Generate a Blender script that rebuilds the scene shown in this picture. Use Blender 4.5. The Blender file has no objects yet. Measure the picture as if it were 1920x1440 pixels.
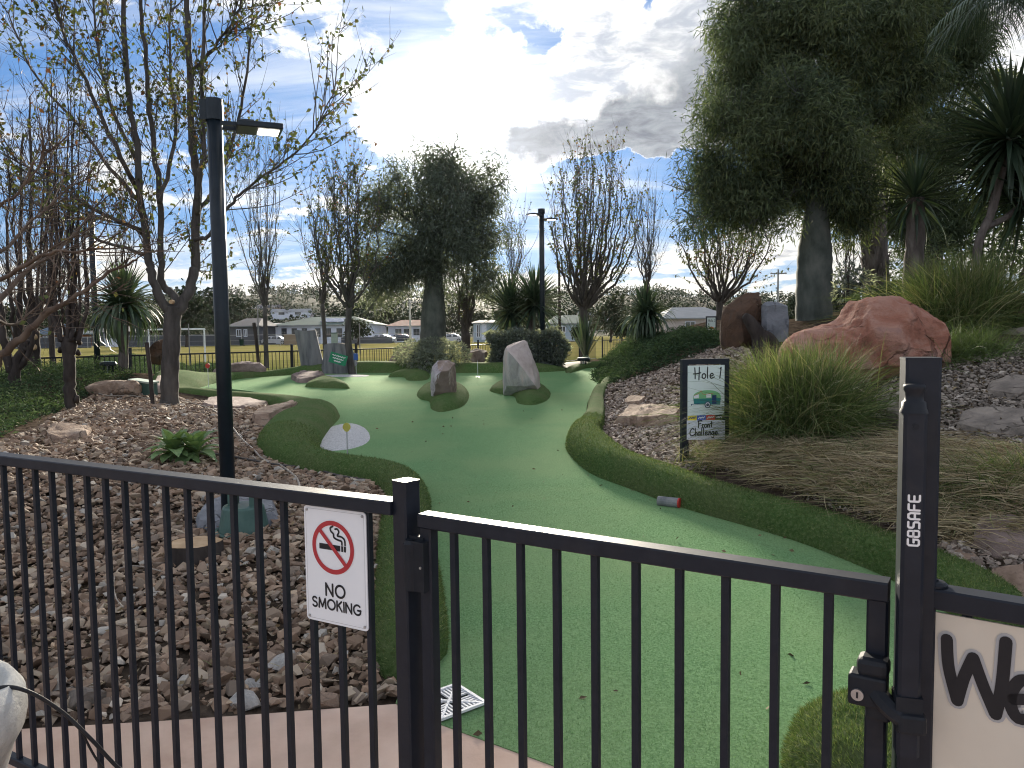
import bpy, bmesh, math, random
import numpy as np
from mathutils import Vector, Matrix, noise as mnoise
from mathutils.geometry import delaunay_2d_cdt

SC = bpy.context.scene
COL = SC.collection
R = math.radians

# ------------------------------------------------------------------ camera
CAM_Z, PITCH, ROLL, FPX = 1.6, R(3.8), 0.012, 1442.0
EYE = np.array([0.0, 0.0, CAM_Z])
_f = np.array([0, math.cos(PITCH), -math.sin(PITCH)])
_u0 = np.array([0, math.sin(PITCH), math.cos(PITCH)])
_r0 = np.array([1.0, 0, 0])
CR = math.cos(ROLL) * _r0 - math.sin(ROLL) * _u0
CU = math.cos(ROLL) * _u0 + math.sin(ROLL) * _r0
cam_d = bpy.data.cameras.new('camera')
cam = bpy.data.objects.new('camera', cam_d); COL.objects.link(cam)
cam_d.sensor_fit = 'HORIZONTAL'; cam_d.sensor_width = 36.0
cam_d.lens = 36.0 * FPX / 1920.0
cam_d.clip_start = 0.05; cam_d.clip_end = 6000
M = Matrix.Identity(4)
for i in range(3):
    M[i][0], M[i][1], M[i][2], M[i][3] = CR[i], CU[i], -_f[i], EYE[i]
cam.matrix_world = M
SC.camera = cam

# ------------------------------------------------------------------ sky, sun, exposure
SUN_AZ, SUN_EL = R(-3.2), R(14.8)          # azimuth from +Y towards +X
SKY_STRENGTH = 0.068
SUN_STRENGTH = 5.0
EXPOSURE = 1.6
HAZE_DENSITY = 0.00002

world = bpy.data.worlds.new('World'); SC.world = world
world.use_nodes = True
wt = world.node_tree
for n in list(wt.nodes): wt.nodes.remove(n)

class NB:
    """small helper to write node maths"""
    def __init__(s, tree): s.t = tree
    def node(s, typ, **kw):
        n = s.t.nodes.new(typ)
        for k, v in kw.items(): setattr(n, k, v)
        return n
    def put(s, sock, v):
        if isinstance(v, bpy.types.NodeSocket): s.t.links.new(v, sock)
        else: sock.default_value = v
    def m(s, op, a, b=None, c=None, clamp=False):
        n = s.node('ShaderNodeMath', operation=op); n.use_clamp = clamp
        s.put(n.inputs[0], a)
        if b is not None: s.put(n.inputs[1], b)
        if c is not None: s.put(n.inputs[2], c)
        return n.outputs[0]
    def smooth(s, x, a, b, lo=0.0, hi=1.0):
        n = s.node('ShaderNodeMapRange', interpolation_type='SMOOTHSTEP')
        s.put(n.inputs[0], x); n.inputs[1].default_value = a; n.inputs[2].default_value = b
        n.inputs[3].default_value = lo; n.inputs[4].default_value = hi
        return n.outputs[0]
    def mix(s, f, a, b, blend='MIX'):
        n = s.node('ShaderNodeMix', data_type='RGBA', blend_type=blend)
        s.put(n.inputs[0], f); s.put(n.inputs[6], a); s.put(n.inputs[7], b)
        return n.outputs[2]
    def noise(s, vec, scale, detail=4, rough=0.55, dist=0.0, out=0):
        n = s.node('ShaderNodeTexNoise')
        if vec is not None: s.put(n.inputs['Vector'], vec)
        n.inputs['Scale'].default_value = scale; n.inputs['Detail'].default_value = detail
        n.inputs['Roughness'].default_value = rough; n.inputs['Distortion'].default_value = dist
        return n.outputs[out]

def build_sky():
    B = NB(wt)
    tc = B.node('ShaderNodeTexCoord').outputs['Generated']
    sx = B.node('ShaderNodeSeparateXYZ'); B.put(sx.inputs[0], tc)
    x, y, z = sx.outputs
    zc = B.m('MAXIMUM', z, 0.0)
    sky = B.node('ShaderNodeTexSky', sky_type='NISHITA')
    sky.sun_disc = False; sky.sun_elevation = SUN_EL; sky.sun_rotation = SUN_AZ
    sky.altitude = 60; sky.air_density = 1.0; sky.dust_density = 0.2; sky.ozone_density = 1.6
    wv = B.node('ShaderNodeTexNoise'); B.put(wv.inputs['Vector'], tc); wv.inputs['Scale'].default_value = 7.0; wv.inputs['Detail'].default_value = 8; wv.inputs['Roughness'].default_value = .62
    ws = B.node('ShaderNodeSeparateXYZ'); B.put(ws.inputs[0], wv.outputs['Color'])
    el0 = B.m('ARCSINE', z); el = el0
    az = B.m('ADD', B.m('ARCTAN2', x, y), B.m('MULTIPLY', B.m('SUBTRACT', ws.outputs[0], .5), .26))
    elw = B.m('ADD', el0, B.m('MULTIPLY', B.m('SUBTRACT', ws.outputs[1], .5), .16))
    den = B.m('ADD', zc, 0.22)
    px = B.m('DIVIDE', x, den); py = B.m('DIVIDE', y, den)
    cv = B.node('ShaderNodeCombineXYZ'); B.put(cv.inputs[0], px); B.put(cv.inputs[1], B.m('MULTIPLY', py, 1.15)); cv.inputs[2].default_value = 3.7
    n1 = B.noise(cv.outputs[0], 3.0, 12, 0.60, 0.35)
    n2 = B.noise(cv.outputs[0], 9.0, 10, 0.62, 0.5)
    cs = B.node('ShaderNodeCombineXYZ'); B.put(cs.inputs[0], B.m('MULTIPLY', px, 0.45)); B.put(cs.inputs[1], B.m('MULTIPLY', py, 2.2)); cs.inputs[2].default_value = 8.1
    n3 = B.noise(cs.outputs[0], 2.2, 8, 0.6, 0.5)      # streaky high cloud
    def blob(pxx, pyy, sxx, syy, amp, rot=0.0):
        a0 = math.atan((pxx - 960) / 1442); e0 = math.atan((628 - pyy) / 1442)
        da = B.m('SUBTRACT', az, a0); de = B.m('SUBTRACT', elw, e0)
        c, s_ = math.cos(rot), math.sin(rot)
        u = B.m('ADD', B.m('MULTIPLY', da, c), B.m('MULTIPLY', de, s_))
        v = B.m('SUBTRACT', B.m('MULTIPLY', de, c), B.m('MULTIPLY', da, s_))
        u = B.m('DIVIDE', u, sxx / 1442); v = B.m('DIVIDE', v, syy / 1442)
        r2 = B.m('ADD', B.m('MULTIPLY', u, u), B.m('MULTIPLY', v, v))
        return B.m('MULTIPLY', B.m('EXPONENT', B.m('MULTIPLY', r2, -1.0)), amp)
    def total(lst):
        t = None
        for b in lst:
            g = blob(*b); t = g if t is None else B.m('ADD', t, g)
        return t
    # where the day's clouds stand
    clouds = total([(890, 70, 110, 100, .26), (1010, 50, 160, 60, .15), (1170, 80, 130, 90, .35), (1380, 60, 190, 120, .6), (640, 95, 120, 75, .30), (620, 70, 60, 40, .2),
                    (740, 225, 130, 42, .40), (890, 210, 160, 70, .5), (1110, 285, 210, 44, .95), (1280, 205, 210, 75, .75, .5), (1090, 190, 120, 40, .3),
                    (60, 60, 160, 60, .05), (900, 520, 1000, 28, .15), (560, 395, 160, 22, .22), (1480, 470, 120, 30, .3),
                    (735, 25, 90, 60, -.85), (590, 290, 130, 40, -.5), (660, 175, 110, 22, -.5), (480, 130, 120, 120, -.3), (330, 190, 260, 60, -.5), (1270, 345, 190, 36, -.9), (100, 200, 180, 90, -.4), (200, 420, 260, 50, -.35),
                    (1010, 72, 40, 32, -.7), (965, 110, 40, 22, -.35), (1222, 80, 22, 70, -.55), (1215, 20, 40, 36, -.35), (850, 120, 50, 14, -.3), (985, 395, 150, 50, -.6), (1200, 420, 260, 45, -.5), (620, 350, 130, 30, -.4), (690, 440, 320, 34, -.4), (1050, 470, 200, 30, -.2)])
    dark = total([(1110, 285, 200, 44, 1.15), (1000, 268, 70, 26, .5), (1290, 235, 180, 66, .95, .55), (1430, 130, 160, 95, .6, .7), (1190, 130, 90, 40, .25), (770, 228, 45, 14, .3), (1480, 60, 100, 70, .4)])
    # angle to the sun
    S = (math.sin(SUN_AZ) * math.cos(SUN_EL), math.cos(SUN_AZ) * math.cos(SUN_EL), math.sin(SUN_EL))
    dp = B.node('ShaderNodeVectorMath', operation='DOT_PRODUCT'); B.put(dp.inputs[0], tc); dp.inputs[1].default_value = S
    ang = B.m('ARCCOSINE', B.m('MINIMUM', dp.outputs['Value'], 1.0))
    g1 = B.m('EXPONENT', B.m('MULTIPLY', B.m('MULTIPLY', ang, ang), -1.0 / (0.062 ** 2)))
    g2 = B.m('EXPONENT', B.m('MULTIPLY', ang, -1.0 / 0.22))
    nn = B.m('MULTIPLY', B.m('SUBTRACT', B.m('ADD', B.m('MULTIPLY', n1, 0.72), B.m('MULTIPLY', n2, 0.28)), 0.5), 2.6)
    dens_n = B.m('ADD', B.m('ADD', nn, clouds), 0.10)
    dens = B.smooth(dens_n, 0.0, 0.26)
    wisp = B.m('MULTIPLY', B.smooth(n3, 0.40, 0.72), 0.55)
    thick = B.smooth(dens_n, 0.18, 0.62)
    darkm = B.smooth(B.m('ADD', B.m('MULTIPLY', dark, 1.1), B.m('MULTIPLY', nn, 0.9)), 0.15, 1.25)
    darkm = B.m('MULTIPLY', darkm, B.smooth(dens, .55, 1.0), clamp=True)
    # the low sun's glare is softened the way a thin cloud deck does it
    c1 = B.node('ShaderNodeVectorMath', operation='SCALE'); B.put(c1.inputs[0], sky.outputs[0]); c1.inputs['Scale'].default_value = 1 / 7.0
    c2 = B.node('ShaderNodeVectorMath', operation='ADD'); B.put(c2.inputs[0], c1.outputs[0]); c2.inputs[1].default_value = (1, 1, 1)
    c3 = B.node('ShaderNodeVectorMath', operation='DIVIDE'); B.put(c3.inputs[0], sky.outputs[0]); B.put(c3.inputs[1], c2.outputs[0])
    skyb = B.mix(1.0, c3.outputs[0], (0.40, 0.66, 1.12, 1), 'MULTIPLY')
    lowband = B.smooth(el, 0.0, 0.15, 1.0, 0.0)
    skyb = B.mix(B.m('MULTIPLY', lowband, .55), skyb, (3.3, 3.9, 4.3, 1))
    shade = B.m('MULTIPLY', thick, B.smooth(B.m('ADD', n2, B.m('MULTIPLY', nn, .25)), .36, .66))
    cloud_lit = B.mix(shade, B.mix(lowband, (5.2, 5.2, 5.1, 1), (5.1, 4.8, 4.1, 1)), B.mix(lowband, (2.6, 2.8, 3.15, 1), (3.4, 3.25, 3.05, 1)))
    gl = B.m('ADD', 1.0, B.m('ADD', B.m('MULTIPLY', g2, 0.62), B.m('MULTIPLY', g1, 7.0)))
    gl = B.m('MULTIPLY', gl, B.smooth(ang, 1.3, 2.9, 1.0, 1.45))        # front-lit clouds opposite the sun, brightened to add fill light
    sc_ = B.node('ShaderNodeVectorMath', operation='SCALE'); B.put(sc_.inputs[0], cloud_lit); B.put(sc_.inputs['Scale'], gl)
    dcol = B.mix(B.smooth(B.m('ADD', B.m('MULTIPLY', n2, .7), B.m('MULTIPLY', n1, .3)), .36, .64), (1.0, 1.14, 1.4, 1), (2.9, 3.05, 3.25, 1))
    cloudc = B.mix(B.m('MULTIPLY', darkm, .93), sc_.outputs[0], dcol)
    wispc = B.mix(wisp, skyb, B.mix(.5, sc_.outputs[0], (5.2, 5.4, 5.6, 1)))
    veil = B.mix(B.m('MULTIPLY', g1, .8, clamp=True), wispc, (40, 38, 33, 1))
    out = B.mix(dens, veil, cloudc)
    bg = B.node('ShaderNodeBackground'); B.put(bg.inputs[0], out); bg.inputs[1].default_value = SKY_STRENGTH
    wo = B.node('ShaderNodeOutputWorld'); B.put(wo.inputs[0], bg.outputs[0])
build_sky()

sun_d = bpy.data.lights.new('sun', 'SUN'); sun_d.energy = SUN_STRENGTH; sun_d.angle = R(9.0); sun_d.color = (1.0, 0.90, 0.74)
sun = bpy.data.objects.new('sun', sun_d); COL.objects.link(sun)
_s = Vector((math.sin(SUN_AZ) * math.cos(SUN_EL), math.cos(SUN_AZ) * math.cos(SUN_EL), math.sin(SUN_EL)))
sun.rotation_euler = _s.to_track_quat('Z', 'Y').to_euler()

SC.view_settings.view_transform = 'Standard'
SC.view_settings.look = 'None'
SC.view_settings.exposure = EXPOSURE
SC.view_settings.gamma = 1.0
SC.view_settings.use_curve_mapping = False
SC.render.engine = 'CYCLES'
SC.cycles.use_denoising = True
SC.cycles.filter_width = 1.1
SC.cycles.max_bounces = 6
SC.cycles.transparent_max_bounces = 6

# ------------------------------------------------------------------ geometry helpers
def ray(px, py):
    d = _f + CR * ((px - 960.0) / FPX) - CU * ((py - 720.0) / FPX)
    return d / np.linalg.norm(d)
def at(px, py, Y):
    d = ray(px, py); return EYE + d * (Y / d[1])
def at_z(px, py, z):
    d = ray(px, py); return EYE + d * ((z - CAM_Z) / d[2])
def nrm(v):
    v = np.asarray(v, float); return v / (np.linalg.norm(v, axis=-1, keepdims=True) + 1e-12)

class MB:
    """collects polygons and links them as ONE mesh object"""
    def __init__(s): s.V = []; s.F = []; s.Rn = []; s.n = 0; s.MI = []
    def add(s, V, F, rnd=0.5, mi=0):
        V = np.asarray(V, float).reshape(-1, 3)
        F = np.asarray(F, int) if not isinstance(F, list) else F
        if isinstance(F, list):
            by = {}
            for f in F: by.setdefault(len(f), []).append(f)
            for k, fs in by.items():
                s.F.append(np.asarray(fs, int) + s.n); s.MI.append(mi)
        else:
            s.F.append(F + s.n); s.MI.append(mi)
        s.V.append(V)
        s.Rn.append(np.broadcast_to(np.asarray(rnd, float), (len(V),)))
        s.n += len(V)
    def box(s, c, size, rot=None, rnd=0.5, mi=0):
        c = np.asarray(c, float); h = np.asarray(size, float) / 2
        P = np.array([[x, y, z] for x in (-1, 1) for y in (-1, 1) for z in (-1, 1)]) * h
        if rot is not None: P = P @ np.array(rot).T
        s.add(P + c, np.array([[0, 1, 3, 2], [4, 6, 7, 5], [0, 4, 5, 1], [2, 3, 7, 6], [0, 2, 6, 4], [1, 5, 7, 3]]), rnd, mi)
    def tube(s, pts, rad, sides=6, cap=True, rnd=0.5, mi=0):
        pts = np.asarray(pts, float); n = len(pts)
        rad = np.broadcast_to(np.asarray(rad, float), (n,))
        t = nrm(np.gradient(pts, axis=0))
        ref = np.array([0, 0, 1.0]) if abs(t[0][2]) < 0.9 else np.array([1.0, 0, 0])
        a = np.empty((n, 3)); v = ref
        for i in range(n):
            v = v - t[i] * np.dot(v, t[i]); v = v / (np.linalg.norm(v) + 1e-9); a[i] = v
        b = np.cross(t, a)
        th = np.arange(sides) * 2 * math.pi / sides
        ring = pts[:, None, :] + rad[:, None, None] * (np.cos(th)[None, :, None] * a[:, None, :] + np.sin(th)[None, :, None] * b[:, None, :])
        i = np.arange(n - 1)[:, None] * sides; j = np.arange(sides)[None, :]; k = (j + 1) % sides
        F = np.stack([i + j, i + k, i + sides + k, i + sides + j], -1).reshape(-1, 4)
        base = s.n
        s.add(ring.reshape(-1, 3), F, rnd, mi)
        if cap and sides > 2:
            s.F.append(np.array([list(range(sides))[::-1]]) + base); s.MI.append(mi)
            s.F.append(np.array([list(range(sides))]) + base + (n - 1) * sides); s.MI.append(mi)
    def lathe(s, prof, c=(0, 0, 0), seg=24, axis=None, rnd=0.5, mi=0):
        """prof: list of (radius, height)"""
        P = np.asarray(prof, float); th = np.arange(seg) * 2 * math.pi / seg
        V = np.stack([P[:, 0][:, None] * np.cos(th), P[:, 0][:, None] * np.sin(th), np.repeat(P[:, 1][:, None], seg, 1)], -1).reshape(-1, 3)
        if axis is not None:
            q = Vector((0, 0, 1)).rotation_difference(Vector(axis)).to_matrix(); V = V @ np.array(q).T
        n = len(P); i = np.arange(n - 1)[:, None] * seg; j = np.arange(seg)[None, :]; k = (j + 1) % seg
        F = np.stack([i + j, i + k, i + seg + k, i + seg + j], -1).reshape(-1, 4)
        s.add(V + np.asarray(c, float), F, rnd, mi)
    def build(s, name, mat, parent=None, smooth=False, loc=None, link=True):
        V = np.concatenate(s.V) if s.V else np.zeros((0, 3))
        off = np.zeros(3)
        if parent is not None: off = np.asarray(parent.get('_o', (0, 0, 0)), float)
        elif loc is not None: off = np.asarray(loc, float)
        me = bpy.data.meshes.new(name)
        me.vertices.add(len(V)); me.vertices.foreach_set('co', (V - off).astype(np.float32).ravel())
        li = np.concatenate([f.ravel() for f in s.F]); tot = np.concatenate([np.full(len(f), f.shape[1]) for f in s.F])
        mi = np.concatenate([np.full(len(f), m_) for f, m_ in zip(s.F, s.MI)])
        me.loops.add(len(li)); me.loops.foreach_set('vertex_index', li.astype(np.int32))
        me.polygons.add(len(tot)); st = np.concatenate([[0], np.cumsum(tot)[:-1]])
        me.polygons.foreach_set('loop_start', st.astype(np.int32))
        me.polygons.foreach_set('material_index', mi.astype(np.int32))
        me.polygons.foreach_set('use_smooth', np.full(len(tot), bool(smooth)))
        at_ = me.attributes.new('rnd', 'FLOAT', 'POINT'); at_.data.foreach_set('value', np.concatenate(s.Rn).astype(np.float32))
        me.update(calc_edges=True); me.validate()
        for m_ in (mat if isinstance(mat, (list, tuple)) else [mat]): me.materials.append(m_)
        if not link: return me
        o = bpy.data.objects.new(name, me); COL.objects.link(o)
        if parent is not None: o.parent = parent
        elif loc is not None: o.location = loc
        return o

def tag(o, label, cat, group=None, kind=None):
    o['label'] = label
    if cat: o['category'] = cat
    if group: o['group'] = group
    if kind: o['kind'] = kind
    return o
def thing(name, label, cat, loc, group=None):
    o = bpy.data.objects.new(name, None); COL.objects.link(o)
    o.empty_display_size = 0.1
    o.location = [float(v) for v in loc]; o['_o'] = [float(v) for v in loc]
    return tag(o, label, cat, group)
def place(name, me, parent, mat4):
    """another object on a shared mesh; mat4 in world space, parent unrotated"""
    o = bpy.data.objects.new(name, me); COL.objects.link(o)
    if parent is not None:
        o.parent = parent
        m = Matrix(mat4); l = parent.get('_o', (0, 0, 0))
        m.translation = m.translation - Vector(l); o.matrix_local = m
    else: o.matrix_world = mat4
    return o
def copy_tree(o, loc, label, rotz=0.0, scale=1.0):
    c = o.copy(); COL.objects.link(c); c.location = [float(v) for v in loc]; c.rotation_euler = (0, 0, rotz); c.scale = (scale,) * 3
    c['label'] = label; c['_o'] = [float(v) for v in loc]
    for ch in o.children:
        d = ch.copy(); COL.objects.link(d); d.parent = c
        for g in ch.children:
            e = g.copy(); COL.objects.link(e); e.parent = d
    return c
def frame(o, x, y, z):
    m = Matrix.Identity(4)
    for i in range(3): m[i][0], m[i][1], m[i][2], m[i][3] = x[i], y[i], z[i], o[i]
    return m
def catmull(P, per=6, closed=False):
    P = np.asarray(P, float); n = len(P); out = []
    rng_ = range(n) if closed else range(n - 1)
    for i in rng_:
        if closed: p0, p1, p2, p3 = P[(i - 1) % n], P[i], P[(i + 1) % n], P[(i + 2) % n]
        else: p0, p1, p2, p3 = P[max(i - 1, 0)], P[i], P[i + 1], P[min(i + 2, n - 1)]
        for k in range(per):
            t = k / per
            out.append(0.5 * (2 * p1 + (p2 - p0) * t + (2 * p0 - 5 * p1 + 4 * p2 - p3) * t * t + (3 * p1 - p0 - 3 * p2 + p3) * t ** 3))
    if not closed: out.append(P[-1])
    return np.array(out)
def in_poly(X, Y, poly):
    X = np.asarray(X); Y = np.asarray(Y); ins = np.zeros(X.shape, bool); n = len(poly)
    for i in range(n):
        x1, y1 = poly[i][:2]; x2, y2 = poly[(i + 1) % n][:2]
        c = ((y1 > Y) != (y2 > Y)) & (X < (x2 - x1) * (Y - y1) / (y2 - y1 + 1e-12) + x1)
        ins ^= c
    return ins
def seg_dist(X, Y, poly, closed=True):
    X = np.asarray(X, float); Y = np.asarray(Y, float); D = np.full(X.shape, 1e9); n = len(poly)
    for i in range(n if closed else n - 1):
        a = np.array(poly[i][:2]); b = np.array(poly[(i + 1) % n][:2]); ab = b - a; L = ab @ ab + 1e-12
        t = np.clip(((X - a[0]) * ab[0] + (Y - a[1]) * ab[1]) / L, 0, 1)
        D = np.minimum(D, np.hypot(X - a[0] - t * ab[0], Y - a[1] - t * ab[1]))
    return D
def fbm(X, Y, Z=0.0, sc=1.0, oct=3):
    X = np.asarray(X, float); out = np.zeros(X.shape); f = out.ravel()
    Xr, Yr = X.ravel(), np.broadcast_to(Y, X.shape).ravel(); Zr = np.broadcast_to(Z, X.shape).ravel()
    for i in range(len(f)):
        v = Vector((Xr[i] * sc, Yr[i] * sc, Zr[i] * sc)); a = 1.0
        for k in range(oct):
            f[i] += a * mnoise.noise(v); v = v * 2.03; a *= 0.5
    return f.reshape(X.shape)

# ------------------------------------------------------------------ materials
def lin(r, g, b):
    f = lambda c: ((c / 255) / 12.92) if c <= 10 else (((c / 255) + 0.055) / 1.055) ** 2.4
    return (f(r), f(g), f(b), 1)
def mat(name, cols, scale=4.0, rough=0.8, bump=0.0, bscale=30.0, bdist=0.01, spec=0.3, detail=5, rnd=0.0, dirt=0.0, metal=0.0, trans=0.0, stretch=None, dist=0.0, emit=None, rnd_cols=None, big=None, sheen=0.0, crack=None):
    """procedural principled material: noise through colours, per-piece variation from the 'rnd' attribute and object random"""
    m = bpy.data.materials.new(name); m.use_nodes = True; t = m.node_tree
    for n in list(t.nodes): t.nodes.remove(n)
    B = NB(t)
    tc = B.node('ShaderNodeTexCoord').outputs['Object']
    vec = tc
    if stretch:
        mp = B.node('ShaderNodeMapping'); mp.inputs['Scale'].default_value = stretch; B.put(mp.inputs['Vector'], tc); vec = mp.outputs[0]
    p = B.node('ShaderNodeBsdfPrincipled')
    cols = [c if len(c) == 4 else (*c, 1) for c in cols]
    if len(cols) > 1:
        nz = B.noise(vec, scale, detail, 0.6, dist)
        cr = B.node('ShaderNodeValToRGB'); B.put(cr.inputs[0], nz)
        e = cr.color_ramp.elements; k = len(cols)
        e[0].position = 0.32; e[0].color = cols[0]; e[1].position = 0.68; e[1].color = cols[-1]
        for i in range(1, k - 1):
            q = cr.color_ramp.elements.new(0.32 + 0.36 * i / (k - 1)); q.color = cols[i]
        c = cr.outputs[0]
    else:
        rg = B.node('ShaderNodeRGB'); rg.outputs[0].default_value = cols[0]; c = rg.outputs[0]
    r = None
    if rnd or rnd_cols:
        a = B.node('ShaderNodeAttribute', attribute_name='rnd'); oi = B.node('ShaderNodeObjectInfo')
        r = B.m('FRACT', B.m('ADD', a.outputs['Fac'], oi.outputs['Random']))
    if rnd_cols:
        cr = B.node('ShaderNodeValToRGB'); B.put(cr.inputs[0], r); e = cr.color_ramp.elements
        cr.color_ramp.interpolation = 'LINEAR'
        pts = rnd_cols
        e[0].position = pts[0][0]; e[0].color = (*pts[0][1][:3], 1); e[1].position = pts[-1][0]; e[1].color = (*pts[-1][1][:3], 1)
        for q_, c_ in pts[1:-1]:
            q = cr.color_ramp.elements.new(q_); q.color = (*c_[:3], 1)
        c = B.mix(0.75, c, cr.outputs[0])
    if rnd:
        v = B.m('ADD', 1.0 - rnd, B.m('MULTIPLY', B.m('FRACT', B.m('MULTIPLY', r, 7.31)), 2 * rnd))
        sc_ = B.node('ShaderNodeVectorMath', operation='SCALE'); B.put(sc_.inputs[0], c); B.put(sc_.inputs['Scale'], v); c = sc_.outputs[0]
    if big:
        nb = B.smooth(B.noise(tc, big[0], 3, 0.6, 0.4), 0.35, 0.7)
        c = B.mix(B.m('MULTIPLY', nb, big[2]), c, (*big[1][:3], 1))
    if dirt:
        nd = B.smooth(B.noise(tc, scale * 0.37, 6, 0.65, 0.6), 0.5, 0.75)
        c = B.mix(B.m('MULTIPLY', nd, dirt), c, (0.09, 0.075, 0.055, 1))
    cr_h = None
    if crack:                                           # fractures: thin dark joints with real relief
        wn = B.node('ShaderNodeTexNoise'); B.put(wn.inputs['Vector'], tc); wn.inputs['Scale'].default_value = crack[0] * 1.3; wn.inputs['Detail'].default_value = 5
        wm = B.node('ShaderNodeVectorMath', operation='SCALE'); B.put(wm.inputs[0], wn.outputs['Color']); wm.inputs['Scale'].default_value = .9 / crack[0]
        wa = B.node('ShaderNodeVectorMath', operation='ADD'); B.put(wa.inputs[0], tc); B.put(wa.inputs[1], wm.outputs[0])
        vo = B.node('ShaderNodeTexVoronoi', feature='DISTANCE_TO_EDGE'); B.put(vo.inputs['Vector'], wa.outputs[0]); vo.inputs['Scale'].default_value = crack[0]
        cr_h = B.smooth(vo.outputs['Distance'], 0.0, crack[1]); gate = B.smooth(B.noise(tc, crack[0] * .8, 3), .42, .62)
        cr_h = B.m('SUBTRACT', 1.0, B.m('MULTIPLY', B.m('SUBTRACT', 1.0, cr_h), gate))
        c = B.mix(B.m('MULTIPLY', B.m('SUBTRACT', 1.0, cr_h), crack[2]), c, (.045, .034, .028, 1))
    B.put(p.inputs['Base Color'], c)
    rn = B.m('ADD', rough - 0.06, B.m('MULTIPLY', B.noise(tc, scale * 2.7, 3), 0.12))
    B.put(p.inputs['Roughness'], rn)
    p.inputs['Metallic'].default_value = metal
    p.inputs['Specular IOR Level'].default_value = spec
    if sheen: p.inputs['Sheen Weight'].default_value = sheen
    if emit:
        p.inputs['Emission Color'].default_value = (*emit[0][:3], 1); p.inputs['Emission Strength'].default_value = emit[1]
    if bump:
        bn = B.node('ShaderNodeBump'); bn.inputs['Strength'].default_value = bump; bn.inputs['Distance'].default_value = bdist
        B.put(bn.inputs['Height'], B.noise(vec, bscale, 6, 0.65) if cr_h is None else B.m('ADD', B.noise(vec, bscale, 6, 0.65), B.m('MULTIPLY', cr_h, 1.2))); B.put(p.inputs['Normal'], bn.outputs[0])
    o = B.node('ShaderNodeOutputMaterial'); surf = p.outputs[0]
    if trans:
        tr = B.node('ShaderNodeBsdfTranslucent'); B.put(tr.inputs[0], B.mix(1.0, c, (1.25, 1.25, 0.7, 1), 'MULTIPLY'))
        mx = B.node('ShaderNodeMixShader'); mx.inputs[0].default_value = trans
        B.put(mx.inputs[1], surf); B.put(mx.inputs[2], tr.outputs[0]); surf = mx.outputs[0]
    B.put(o.inputs[0], surf)
    return m

MT = {}
MT['black'] = mat('black_powder_coat', [(.007, .010, .018), (.012, .016, .026)], 30, .46, 0, 220, .001, .32, dirt=.10)
MT['black_plastic'] = mat('black_plastic', [(.010, .012, .017), (.018, .021, .027)], 25, .5, .1, 180, .001, .22, dirt=.1)
MT['pole'] = mat('pole_paint', [(.008, .014, .020), (.014, .022, .030)], 12, .35, .05, 90, .001, .3)
MT['steel'] = mat('steel', [(.35, .35, .36), (.5, .5, .5)], 20, .4, metal=.9)
MT['white_sign'] = mat('white_sign', [(.78, .79, .81), (.83, .84, .86)], 5, .38, spec=.4)
MT['cream_sign'] = mat('cream_sign', [(.62, .56, .47), (.70, .65, .56)], 3, .5, dirt=.10, big=(2.2, (.50, .42, .34), .35))
MT['red_print'] = mat('red_print', [(.42, .035, .045), (.46, .045, .05)], 8, .45)
MT['black_print'] = mat('black_print', [(.012, .012, .015), (.02, .02, .024)], 8, .45)
MT['grey_print'] = mat('grey_print', [(.36, .36, .37), (.42, .41, .41)], 8, .5)
MT['white_print'] = mat('white_print', [(.72, .72, .74), (.8, .8, .8)], 8, .5)
MT['turf'] = mat('putting_turf', [(.10, .21, .09), (.178, .335, .15), (.26, .43, .215)], 75, .92, .8, 150, .02, .02, detail=9, big=(.55, (.25, .37, .175), .7), dirt=.10)
MT['turf_lip'] = mat('lip_turf', [(.085, .20, .075), (.125, .26, .115)], 60, .85, .5, 170, .01, .2, sheen=.1)
MT['turf_dark'] = mat('border_turf', [(.048, .10, .028), (.09, .155, .05), (.165, .215, .095)], 40, .94, .9, 150, .02, .03, detail=9, big=(2.1, (.15, .165, .08), .5))
MT['turf_blade'] = mat('turf_blade', [(.055, .105, .028), (.10, .16, .055)], 14, .7, rnd=.45, trans=.25, rnd_cols=[(0, (.055, .105, .026)), (.5, (.115, .175, .05)), (.85, (.20, .24, .095)), (1, (.36, .35, .18))])
MT['lane_blade'] = mat('lane_blade', [(.09, .20, .07), (.16, .34, .13)], 14, .85, rnd=.35, trans=.2, spec=.1, rnd_cols=[(0, (.095, .205, .085)), (.6, (.18, .34, .15)), (.95, (.27, .44, .215)), (1, (.38, .48, .30))])
MT['paving'] = mat('pink_concrete', [(.56, .385, .30), (.67, .485, .385), (.72, .545, .445)], 3.5, .9, .4, 45, .006, .12, detail=10, dirt=.14, big=(1.1, (.42, .30, .235), .5))
MT['path'] = mat('pale_concrete', [(.36, .33, .30), (.46, .42, .38)], 3, .9, .2, 30, .005)
MT['bunker'] = mat('bunker_white', [(.28, .28, .29), (.52, .52, .53), (.62, .62, .62)], 45, .95, .6, 120, .01, .1, dirt=.12)
STONE_COLS = [(0, (.16, .105, .072)), (.22, (.27, .175, .118)), (.45, (.37, .255, .178)), (.62, (.24, .19, .152)), (.8, (.46, .335, .23)), (.93, (.50, .41, .31)), (.97, (.58, .54, .48)), (1, (.64, .60, .54))]
MT['stone'] = mat('creek_stone', [(.12, .09, .068), (.19, .15, .115)], 18, .8, .5, 55, .006, .25, rnd=.28, rnd_cols=STONE_COLS)
STONE2 = [(0, (.16, .12, .10)), (.3, (.27, .21, .17)), (.6, (.34, .28, .235)), (.85, (.42, .36, .31)), (1, (.55, .50, .45))]
MT['stone_pale'] = mat('pale_stone', [(.24, .19, .155), (.36, .3, .26)], 18, .85, .4, 55, .006, .2, rnd=.25, rnd_cols=STONE2)
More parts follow.
